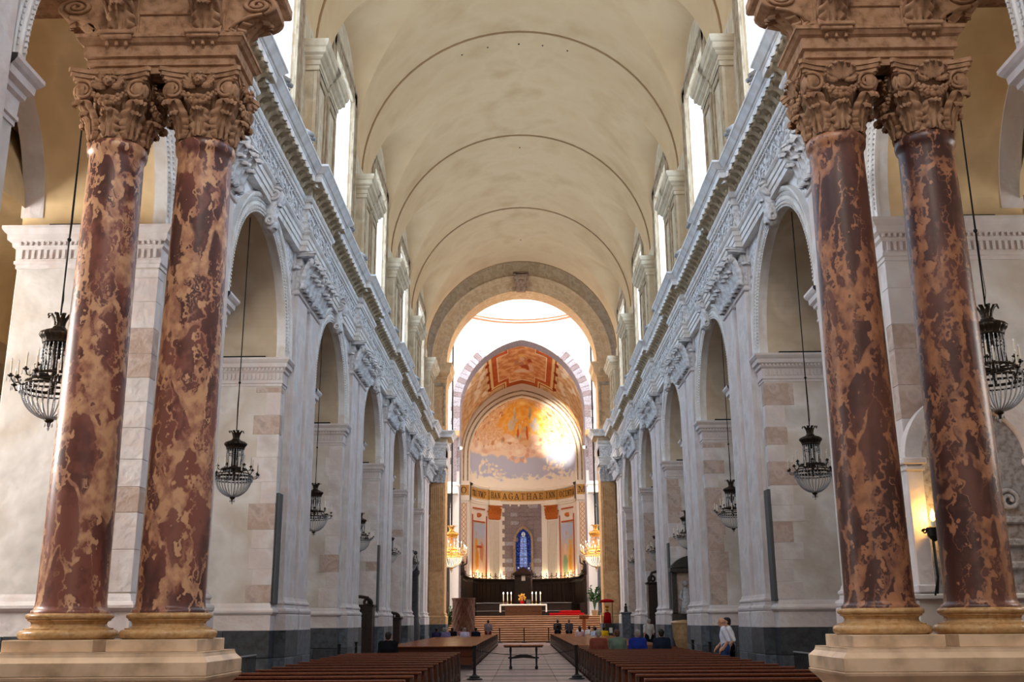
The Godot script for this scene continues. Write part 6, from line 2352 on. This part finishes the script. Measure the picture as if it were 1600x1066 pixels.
	for e in spots:
		var cf := node("confessional", self, P(e[0], e[1], 0, e[2]))
		tag(cf, e[4], "confessional", "dark woodwork in the arches")
		st = ST(false)
		cbox(st, Vector3(0, e[3] * 0.42, 0), Vector3(1.3, e[3] * 0.84, 0.9), 0.03)
		obj("body", st, M.stall_wood, cf)
		st = ST(false)
		cbox(st, Vector3(0, e[3] * 0.40, 0.46), Vector3(0.7, e[3] * 0.66, 0.04), 0.02)
		obj("door", st, M.stall_wood, cf)
		st = ST(true)
		for q in [-1.0, 1.0]:
			tube(st, spiral(Vector3(q * 0.38, e[3] * 0.90, 0.3), Vector3(q, 0, 0), Vector3.UP, 0.26, 0.04, 1.4, -1.0, 18), 0.07, 6)
			tube(st, [Vector3(q * 0.62, e[3] * 0.84, 0.3), Vector3(q * 0.4, e[3] * 0.98, 0.3), Vector3(0, e[3], 0.3)], 0.08, 6)
		cbox(st, Vector3(0, e[3] * 0.85, 0), Vector3(1.44, 0.12, 1.0), 0.03)
		obj("hood", st, M.stall_wood, cf)
	var dl := node("dark_lamp_pillar", self, P(-1, 7.3, 0, 70.6))
	tag(dl, "tall dark stone pillar with figure in the fifth arch past the red columns", "pillar")
	st = ST(true)
	lathe(st, [Vector2(0.0, 0), Vector2(0.42, 0), Vector2(0.42, 1.5), Vector2(0.36, 1.7), Vector2(0.3, 2.2), Vector2(0.26, 4.6), Vector2(0.36, 4.8), Vector2(0.36, 5.0), Vector2(0.0, 5.0)], 16)
	obj("pillar_shaft", st, M.lava_dark, dl)
	st = ST(true)
	tube(st, [Vector3(0, 5.0, 0), Vector3(0, 5.5, 0), Vector3(0.05, 6.0, 0)], [0.26, 0.24, 0.1], 8)
	ball(st, Vector3(0.05, 6.16, 0), 0.14, 8, 6)
	obj("figure", st, M.lava_dark, dl)
	# niche in the first pier with ledge, torch lamp
	var ni := node("pier_niche", get_node("wall_right"), P(1, 8.25, 0, 19.0))
	ni.set_meta("label", "pale marble niche with round arch, pilasters and ledge")
	var map := func(p: Vector2, d: float): return Vector3(p.x, p.y, d)
	st = ST(false)
	var out := arc(Vector2(0, 4.5), 1.28, 0, PI, 28)
	out.append_array(arc(Vector2(0, 4.5), 0.98, PI, 0, 28))
	prism(st, out, -0.05, 0.22, map)
	obj("niche_arch", st, M.pier_stone, ni)
	st = ST(false)
	var out2 := arc(Vector2(0, 4.5), 1.02, 0, PI, 28)
	out2.append(Vector2(-1.0, 2.1)); out2.append(Vector2(1.0, 2.1))
	prism(st, out2, -0.04, 0.02, map)
	obj("niche_back", st, M.statue_marble, ni)
	for e in [-1.0, 1.0]:
		st = ST(false)
		cbox(st, Vector3(e * 1.14, 3.3, 0.1), Vector3(0.30, 2.4, 0.28), 0.02)
		cbox(st, Vector3(e * 1.14, 4.46, 0.12), Vector3(0.44, 0.12, 0.36), 0.02)
		cbox(st, Vector3(e * 1.14, 4.32, 0.12), Vector3(0.36, 0.06, 0.32), 0.01)
		cbox(st, Vector3(e * 1.14, 2.2, 0.12), Vector3(0.38, 0.14, 0.34), 0.02)
		obj("niche_pilaster", st, M.pier_stone, ni)
	st = ST(false)
	cbox(st, Vector3(0, 1.05, 0.1), Vector3(2.7, 2.1, 0.4), 0.02)
	cbox(st, Vector3(0, 2.06, 0.14), Vector3(2.9, 0.1, 0.5), 0.02)
	obj("niche_ledge", st, M.plaster, ni)
	st = ST(false)
	for yy in [2.6, 3.0, 3.4]: cbox(st, Vector3(0.1, yy, 0.06), Vector3(1.5, 0.14, 0.1), 0.03)
	obj("marble_steps", st, M.statue_marble, ni)
	st = ST(true)
	tube(st, spiral(Vector3(0.0, 3.75, 0.1), Vector3.RIGHT, Vector3.UP, 0.22, 0.05, 1.6, 0, 20), 0.05, 6)
	tube(st, spiral(Vector3(0.55, 3.75, 0.1), Vector3.LEFT, Vector3.UP, 0.22, 0.05, 1.6, 0, 20), 0.05, 6)
	obj("carved_scroll", st, M.statue_marble, ni)
	var to := node("torch_lamp", self, P(1, 7.26, 2.08, 18.55))
	tag(to, "black wrought iron tripod torch lamp with a lit flame bulb on the niche ledge", "lamp")
	st = ST(true)
	for i in 3:
		var a := TAU * i / 3 + 0.5
		var d := Vector3(cos(a), 0, sin(a))
		tube(st, [d * 0.16, d * 0.05 + Vector3(0, 0.3, 0), d * 0.07 + Vector3(0, 1.0, 0)], 0.018, 6)
	obj("tripod", st, M.iron, to)
	st = ST(true)
	lathe(st, [Vector2(0.0, 0.92), Vector2(0.06, 0.95), Vector2(0.12, 1.02), Vector2(0.14, 1.16), Vector2(0.10, 1.18), Vector2(0.0, 1.18)], 14)
	tube(st, spiral(Vector3(-0.17, 1.1, 0), Vector3.LEFT, Vector3.UP, 0.05, 0.015, 1.3, 0, 12), 0.014, 5)
	obj("cup", st, M.iron, to)
	st = ST(true)
	lathe(st, [Vector2(0.05, 1.18), Vector2(0.05, 1.27), Vector2(0.0, 1.27)], 10)
	obj("socket", st, M.candle, to)
	st = ST(true)
	lathe(st, [Vector2(0.0, 1.27), Vector2(0.05, 1.31), Vector2(0.055, 1.37), Vector2(0.03, 1.45), Vector2(0.0, 1.51)], 12)
	obj("flame_bulb", st, M.flame, to)
	omni("torch_light", Vector3(0, 1.38, 0), 0.7, Color(1.0, 0.74, 0.36), 0.05, to)
	# spotlights on the cornice
	var proto: Node3D = null
	for s in [-1.0, 1.0]:
		for k in range(-1, 5):
			for j in 2:
				for q in 2:
					var at := P(s, 6.18, 15.47, PIER0 + k * BAY + (-4.2 if j == 0 else 3.2) + q * 0.28)
					var label := "small grey spotlight standing on the cornice above the %s columns' arcade" % ("red breccia" if s < 0 else "darker brown")
					if proto == null:
						proto = node("cornice_spotlight", self, at)
						proto.set_meta("stem", "cornice_spotlight")
						st = ST(true)
						lathe(st, [Vector2(0.0, 0.0), Vector2(0.05, 0.0), Vector2(0.05, 0.02), Vector2(0.015, 0.03), Vector2(0.015, 0.12), Vector2(0.0, 0.12)], 8)
						obj("bracket", st, M.lamp_grey, proto)
						st = ST(true)
						tube(st, [Vector3(0, 0.10, 0.10), Vector3(0, 0.16, 0.0), Vector3(0, 0.26, -0.16)], [0.06, 0.075, 0.08], 12)
						obj("housing", st, M.lamp_grey, proto)
						st = ST(true)
						tube(st, [Vector3(0, 0.262, -0.164), Vector3(0, 0.268, -0.174)], 0.065, 12)
						obj("lens", st, M.lamp_black, proto)
						tag(proto, label, "spotlight", "spotlights on the cornices")
						proto.rotation.y = -s * PI / 2
					else:
						dup(proto, at, -s * PI / 2, label)

# ------------------------------------------------------------------ people
func sdf_mesh(st: SurfaceTool, bones: Array, cell: float, k: float) -> void:
	var lo := Vector3(1e9, 1e9, 1e9)
	var hi := -lo
	for b in bones:
		var r: float = maxf(b[2], b[3])
		for p in [b[0], b[1]]:
			lo = lo.min(p - Vector3.ONE * r); hi = hi.max(p + Vector3.ONE * r)
	lo -= Vector3.ONE * (cell * 2 + k); hi += Vector3.ONE * (cell * 2 + k)
	var n := Vector3i(((hi - lo) / cell).ceil()) + Vector3i.ONE
	var f := PackedFloat32Array()
	f.resize(n.x * n.y * n.z)
	f.fill(1.0)
	for b in bones:
		var a: Vector3 = b[0]
		var c: Vector3 = b[1]
		var r: float = maxf(b[2], b[3]) + k + cell * 2
		var i0 := Vector3i(((a.min(c) - Vector3.ONE * r - lo) / cell).floor()).max(Vector3i.ZERO)
		var i1 := Vector3i(((a.max(c) + Vector3.ONE * r - lo) / cell).ceil()).min(n - Vector3i.ONE)
		var ac := c - a
		var l2 := maxf(ac.length_squared(), 1e-8)
		var sq: Vector3 = b[4] if b.size() > 4 else Vector3.ONE
		for z in range(i0.z, i1.z + 1):
			for y in range(i0.y, i1.y + 1):
				for x in range(i0.x, i1.x + 1):
					var p := lo + Vector3(x, y, z) * cell
					var t := clampf((p - a).dot(ac) / l2, 0.0, 1.0)
					var d := (((p - a) - ac * t) * sq).length() - lerpf(b[2], b[3], t)
					var at := x + n.x * (y + n.y * z)
					var o := f[at]
					var h := maxf(k - absf(o - d), 0.0) / k
					f[at] = minf(o, d) - h * h * k * 0.25
	var idx := {}
	var vs := PackedVector3Array()
	for z in n.z - 1:
		for y in n.y - 1:
			for x in n.x - 1:
				var at := x + n.x * (y + n.y * z)
				var s0 := f[at] < 0.0
				var any := false
				for cidx in 8:
					var q := at + (cidx & 1) + n.x * (((cidx >> 1) & 1) + n.y * ((cidx >> 2) & 1))
					if (f[q] < 0.0) != s0:
						any = true
						break
				if not any: continue
				var sum := Vector3.ZERO
				var cnt := 0
				for e in EDGES:
					var va := f[at + (e[0] & 1) + n.x * (((e[0] >> 1) & 1) + n.y * ((e[0] >> 2) & 1))]
					var vb := f[at + (e[1] & 1) + n.x * (((e[1] >> 1) & 1) + n.y * ((e[1] >> 2) & 1))]
					if (va < 0.0) == (vb < 0.0): continue
					var t := va / (va - vb)
					var pa := Vector3(e[0] & 1, (e[0] >> 1) & 1, (e[0] >> 2) & 1)
					var pb := Vector3(e[1] & 1, (e[1] >> 1) & 1, (e[1] >> 2) & 1)
					sum += pa.lerp(pb, t)
					cnt += 1
				idx[at] = vs.size()
				vs.append(lo + (Vector3(x, y, z) + sum / cnt) * cell)
	var step := [1, n.x, n.x * n.y]
	for at in idx:
		for a in 3:
			if not (idx.has(at - step[(a + 1) % 3]) and idx.has(at - step[(a + 2) % 3]) and idx.has(at - step[(a + 1) % 3] - step[(a + 2) % 3])): continue
			if at + step[a] >= f.size(): continue
			var in0 := f[at] < 0.0
			if in0 == (f[at + step[a]] < 0.0): continue
			var q := [vs[idx[at]], vs[idx[at - step[(a + 1) % 3]]], vs[idx[at - step[(a + 1) % 3] - step[(a + 2) % 3]]], vs[idx[at - step[(a + 2) % 3]]]]
			if in0: quad(st, q[0], q[3], q[2], q[1])
			else: quad(st, q[0], q[1], q[2], q[3])

const EDGES := [[0, 1], [2, 3], [4, 5], [6, 7], [0, 2], [1, 3], [4, 6], [5, 7], [0, 4], [1, 5], [2, 6], [3, 7]]

func hand(st: SurfaceTool, at: Vector3, dir: Vector3, side: Vector3) -> void:
	var nrm := dir.cross(side).normalized()
	for i in 4:
		var b := at + side * (i - 1.5) * 0.02
		var l: float = [0.07, 0.08, 0.075, 0.06][i]
		tube(st, [b, b + dir * l * 0.5 + nrm * 0.008, b + dir * l + nrm * 0.03], [0.010, 0.009, 0.007], 5)
	tube(st, [at - dir * 0.04 + side * 0.035, at - dir * 0.005 + side * 0.06, at + dir * 0.03 + side * 0.055 + nrm * 0.01], [0.011, 0.010, 0.008], 5)

func head_bones(c: Vector3, fwd: Vector3) -> Array:
	var right := fwd.cross(Vector3.UP).normalized()
	return [[c + Vector3(0, 0.03, 0) - fwd * 0.02, c + Vector3(0, 0.04, 0) + fwd * 0.015, 0.085, 0.083], [c + Vector3(0, -0.05, 0) + fwd * 0.03, c + Vector3(0, -0.08, 0) + fwd * 0.045, 0.055, 0.04],
		[c + fwd * 0.095, c + fwd * 0.112 - Vector3(0, 0.025, 0), 0.008, 0.013], [c + right * 0.085 + Vector3(0, 0.01, 0), c + right * 0.088 - Vector3(0, 0.03, 0), 0.014, 0.01], [c - right * 0.085 + Vector3(0, 0.01, 0), c - right * 0.088 - Vector3(0, 0.03, 0), 0.014, 0.01],
		[c + fwd * 0.083 - Vector3(0, 0.055, 0), c + fwd * 0.085 - Vector3(0, 0.057, 0), 0.014, 0.014]]

# a figure facing -z; seated ones have the seat at y = 0.45
func figure_meshes(pose: String) -> Dictionary:
	var d := {}
	var j := {}
	if pose == "seated" or pose == "leaning":
		var l := 0.0 if pose == "seated" else 0.10
		j = {"hip": Vector3(0, 0.54, 0), "chest": Vector3(0, 0.86, 0.02 - l * 0.4), "neck": Vector3(0, 1.06, -0.01 - l), "head": Vector3(0, 1.20, -0.03 - l * 1.3), "sl": Vector3(-0.18, 1.0, 0.0 - l), "el": Vector3(-0.24, 0.74, 0.02 - l), "wl": Vector3(-0.13, 0.62, -0.22 - l),
			"hl": Vector3(-0.10, 0.53, 0), "kl": Vector3(-0.12, 0.52, -0.42), "al": Vector3(-0.12, 0.10, -0.40), "tl": Vector3(-0.13, 0.035, -0.56)}
		for k in ["s", "e", "w", "h", "k", "a", "t"]:
			var v: Vector3 = j[k + "l"]
			j[k + "r"] = Vector3(-v.x, v.y, v.z)
	else:
		var w := 1.0 if pose == "walking" else 0.0
		j = {"hip": Vector3(0, 0.93, 0), "chest": Vector3(0, 1.27, -0.02 * w), "neck": Vector3(0, 1.47, -0.04 * w), "head": Vector3(0, 1.62, -0.07 * w - 0.01), "sl": Vector3(-0.19, 1.41, -0.02), "el": Vector3(-0.24, 1.13, 0.10 * w), "wl": Vector3(-0.22, 0.90, -0.04 * w - 0.05),
			"sr": Vector3(0.19, 1.41, -0.02), "er": Vector3(0.24, 1.13, -0.06 * w), "wr": Vector3(0.20, 0.93, -0.22 * w - 0.03),
			"hl": Vector3(-0.09, 0.90, 0), "kl": Vector3(-0.10, 0.49, -0.20 * w - 0.02), "al": Vector3(-0.10, 0.08, -0.28 * w), "tl": Vector3(-0.10, 0.035, -0.44 * w - 0.16 * (1 - w)),
			"hr": Vector3(0.09, 0.90, 0), "kr": Vector3(0.10, 0.47, 0.02 * w), "ar": Vector3(0.10, 0.10, 0.34 * w), "tr": Vector3(0.10, 0.035, 0.20 * w - 0.16 * (1 - w))}
	var flat := Vector3(1, 1, 1.35)
	var torso := [[j.hip, j.chest, 0.155, 0.165, flat], [j.chest, j.neck - Vector3(0, 0.05, 0), 0.165, 0.10, flat], [j.sl, j.sr, 0.075, 0.075, flat]]
	var arms := []
	var legs := [[j.hl + Vector3(0, 0.04, 0), j.hr + Vector3(0, 0.04, 0), 0.14, 0.14, flat]]
	var fore := []
	for e in ["l", "r"]:
		arms.append([j["s" + e], j["e" + e], 0.062, 0.048])
		fore.append([j["e" + e], j["w" + e], 0.045, 0.030])
		legs.append([j["h" + e], j["k" + e], 0.095, 0.065]); legs.append([j["k" + e], j["a" + e], 0.062, 0.042])
	var body := torso + arms + fore + legs + [[j.neck - Vector3(0, 0.06, 0), j.head - Vector3(0, 0.04, 0), 0.058, 0.055]]
	for e in ["l", "r"]: body.append([j["a" + e] - Vector3(0, 0.03, 0), j["t" + e], 0.045, 0.032])
	for e in ["l", "r"]: body.append([j["w" + e], (j["w" + e] as Vector3) + ((j["w" + e] as Vector3) - (j["e" + e] as Vector3)).normalized() * 0.07, 0.032, 0.03])
	var st := ST(true)
	sdf_mesh(st, body, 0.022, 0.05)
	sdf_mesh(st, head_bones(j.head, Vector3(0, 0, -1)), 0.010, 0.03)
	for e in ["l", "r"]:
		var dv: Vector3 = ((j["w" + e] as Vector3) - (j["e" + e] as Vector3)).normalized()
		var sd := dv.cross(Vector3(0, 1, 0.3)).normalized()
		hand(st, (j["w" + e] as Vector3) + dv * 0.09, dv, sd)
	d.body = mk(st)
	var grow := func(bs: Array, g: float) -> Array:
		var o := []
		for b in bs:
			var c: Array = b.duplicate()
			c[2] += g; c[3] += g
			o.append(c)
		return o
	var sleeve := []
	for b in arms: sleeve.append(b)
	st = ST(true)
	sdf_mesh(st, grow.call(torso + sleeve, 0.016), 0.022, 0.05)
	d.shirt = mk(st)
	st = ST(true)
	sdf_mesh(st, grow.call(legs, 0.014), 0.022, 0.05)
	d.trousers = mk(st)
	st = ST(true)
	var sh := []
	for e in ["l", "r"]: sh.append([j["a" + e] - Vector3(0, 0.035, 0), j["t" + e], 0.056, 0.042])
	sdf_mesh(st, sh, 0.018, 0.03)
	d.shoes = mk(st)
	st = ST(true)
	var hc: Vector3 = j.head
	sdf_mesh(st, [[hc + Vector3(0, 0.055, 0.03), hc + Vector3(0, 0.065, -0.02), 0.088, 0.078], [hc + Vector3(0, -0.02, 0.05), hc + Vector3(0, 0.04, 0.04), 0.07, 0.08]], 0.012, 0.03)
	d.hair_short = mk(st)
	st = ST(true)
	sdf_mesh(st, [[hc + Vector3(0, 0.055, 0.03), hc + Vector3(0, 0.065, -0.02), 0.09, 0.08], [hc + Vector3(0, 0.02, 0.06), hc + Vector3(0, -0.17, 0.07), 0.085, 0.07]], 0.012, 0.03)
	d.hair_long = mk(st)
	return d

func person(pm: Dictionary, at: Vector3, turn: float, hair: String, hair_m: Material, shirt: Color, trousers: Color, label: String, group := "people seated in the pews", size := 1.0) -> void:
	var p := node("person", self, at, turn)
	tag(p, label, "person", group)
	p.scale = Vector3.ONE * size
	inst("body", pm.body, M.skin, p)
	inst("shirt", pm.shirt, cloth(shirt), p)
	inst("trousers", pm.trousers, cloth(trousers), p)
	inst("shoes", pm.shoes, M.lamp_black, p)
	if hair: inst("hair", pm[hair], hair_m, p)

var cloths := {}
func cloth(c: Color) -> Material:
	if not cloths.has(c):
		cloths[c] = mat("cloth_%d" % cloths.size(), c, 0.9)
	return cloths[c]

func build_people() -> void:
	var seated := figure_meshes("seated")
	var lean := figure_meshes("leaning")
	var walk := figure_meshes("walking")
	var stand := figure_meshes("standing")
	var jeans := rgb(52, 74, 122)
	var dark := rgb(30, 30, 36)
	# seated: x, row distance of the pew back, clothes, hair
	var rows := [
		[-4.0, 31.3, rgb(24, 24, 28), "hair_short", M.hair_dark, "person in a black top sitting alone in the last pew row before the gap"],
		[2.36, 33.9, rgb(120, 66, 56), "hair_short", M.hair_grey, "person in a rust red top seated beside the aisle, back of the darker columns' pews"],
		[2.98, 33.9, rgb(96, 112, 100), "hair_short", M.hair_brown, "person in a grey green top seated between the rust top and the blue shirt"],
		[3.60, 33.9, rgb(36, 52, 132), "hair_short", M.hair_grey, "broad person in a royal blue shirt seated in the pews"],
		[4.36, 33.9, rgb(36, 42, 56), "hair_short", M.hair_dark, "person in a dark navy top seated next to the blue shirt, by the pier"],
		[3.25, 62.0, rgb(206, 166, 166), "hair_long", M.hair_dark, "person in a pale pink top seated in the front block"],
		[3.72, 71.4, rgb(230, 230, 232), "hair_long", M.hair_dark, "person in white with dark straps seated near the altar"],
		[4.55, 69.3, rgb(168, 128, 60), "hair_short", M.hair_brown, "person in an ochre shirt seated in the front block"],
		[4.15, 62.0, rgb(196, 206, 230), "hair_short", M.hair_dark, "person in a pale blue shirt seated in the front block beside the yellow shirt"],
		[4.78, 64.1, rgb(222, 178, 30), "hair_short", M.hair_dark, "person in a bright yellow shirt seated in the front block"],
		[4.35, 71.4, rgb(235, 235, 235), "hair_short", M.hair_dark, "person in a white shirt seated next to the ochre shirt"],
		[-5.0, 66.2, rgb(60, 92, 84), "hair_short", M.hair_grey, "person in a dark green top seated in the front block, ambo side"],
		[-4.45, 66.2, rgb(24, 24, 28), "hair_long", M.hair_dark, "person with long dark hair in black seated in the front block, ambo side"],
		[-4.55, 62.0, rgb(120, 112, 150), "hair_short", M.hair_grey, "person in a violet grey top seated in front of the green top"],
		[-5.1, 62.0, rgb(50, 46, 78), "hair_short", M.hair_dark, "person in a dark purple top seated at the pew end, ambo side"],
		[-3.45, 62.0, rgb(190, 188, 214), "hair_short", M.hair_grey, "person in a pale lilac top seated in the front block, ambo side"],
		[-2.9, 64.1, rgb(28, 32, 48), "hair_short", M.hair_dark, "person in a dark navy jacket seated beside the aisle, ambo side"],
		[-4.0, 68.3, rgb(150, 110, 120), "hair_long", M.hair_brown, "person in a dusty rose top seated in front of the ambo"],
	]
	var i := 0
	for r in rows:
		person(lean if i % 3 == 2 else seated, P(1, r[0], 0.0, r[1] + 0.24), rng.randf_range(-0.15, 0.15), r[3], r[4], r[2], dark if i % 2 else jeans, r[5], "people seated in the pews", 1.06 if r[1] < 36.0 else 1.0)
		i += 1
	# standing and walking
	person(stand, P(1, 2.35, 0, 75.12), 0.1, "hair_short", M.hair_dark, rgb(66, 62, 66), dark, "person in dark grey with a backpack standing in the front pews", "people standing")
	person(stand, P(1, 3.15, 0, 75.12), 0.0, "hair_short", M.hair_brown, rgb(84, 82, 86), dark, "person in charcoal grey standing next to the one with the backpack", "people standing")
	person(stand, P(1, -2.45, 0, 73.1), 0.0, "hair_short", M.hair_dark, rgb(134, 122, 128), rgb(110, 40, 44), "person in a grey top and dark red trousers standing at the aisle end", "people standing")
	person(stand, P(1, 6.05, 0, 52.0), 0.3, "hair_short", M.hair_grey, rgb(196, 190, 184), dark, "person in a pale top and black trousers standing by the pier with the urn", "people standing")
	person(walk, P(1, 5.72, 0, 30.6), 1.35, "", M.hair_grey, rgb(214, 218, 236), jeans, "man in a white shirt and blue jeans walking past the pier", "people walking")
	person(walk, P(1, 6.0, 0, 31.3), 1.35, "hair_short", M.hair_dark, rgb(226, 228, 234), dark, "companion in white walking half hidden behind the man in jeans", "people walking")
	var st := ST(true)
	cbox(st, P(1, 2.35, 1.2, 75.0) , Vector3(0.34, 0.46, 0.18), 0.06)
	tag(obj("backpack", st, M.lamp_black), "black backpack on the back of a person standing in the front pews", "backpack")
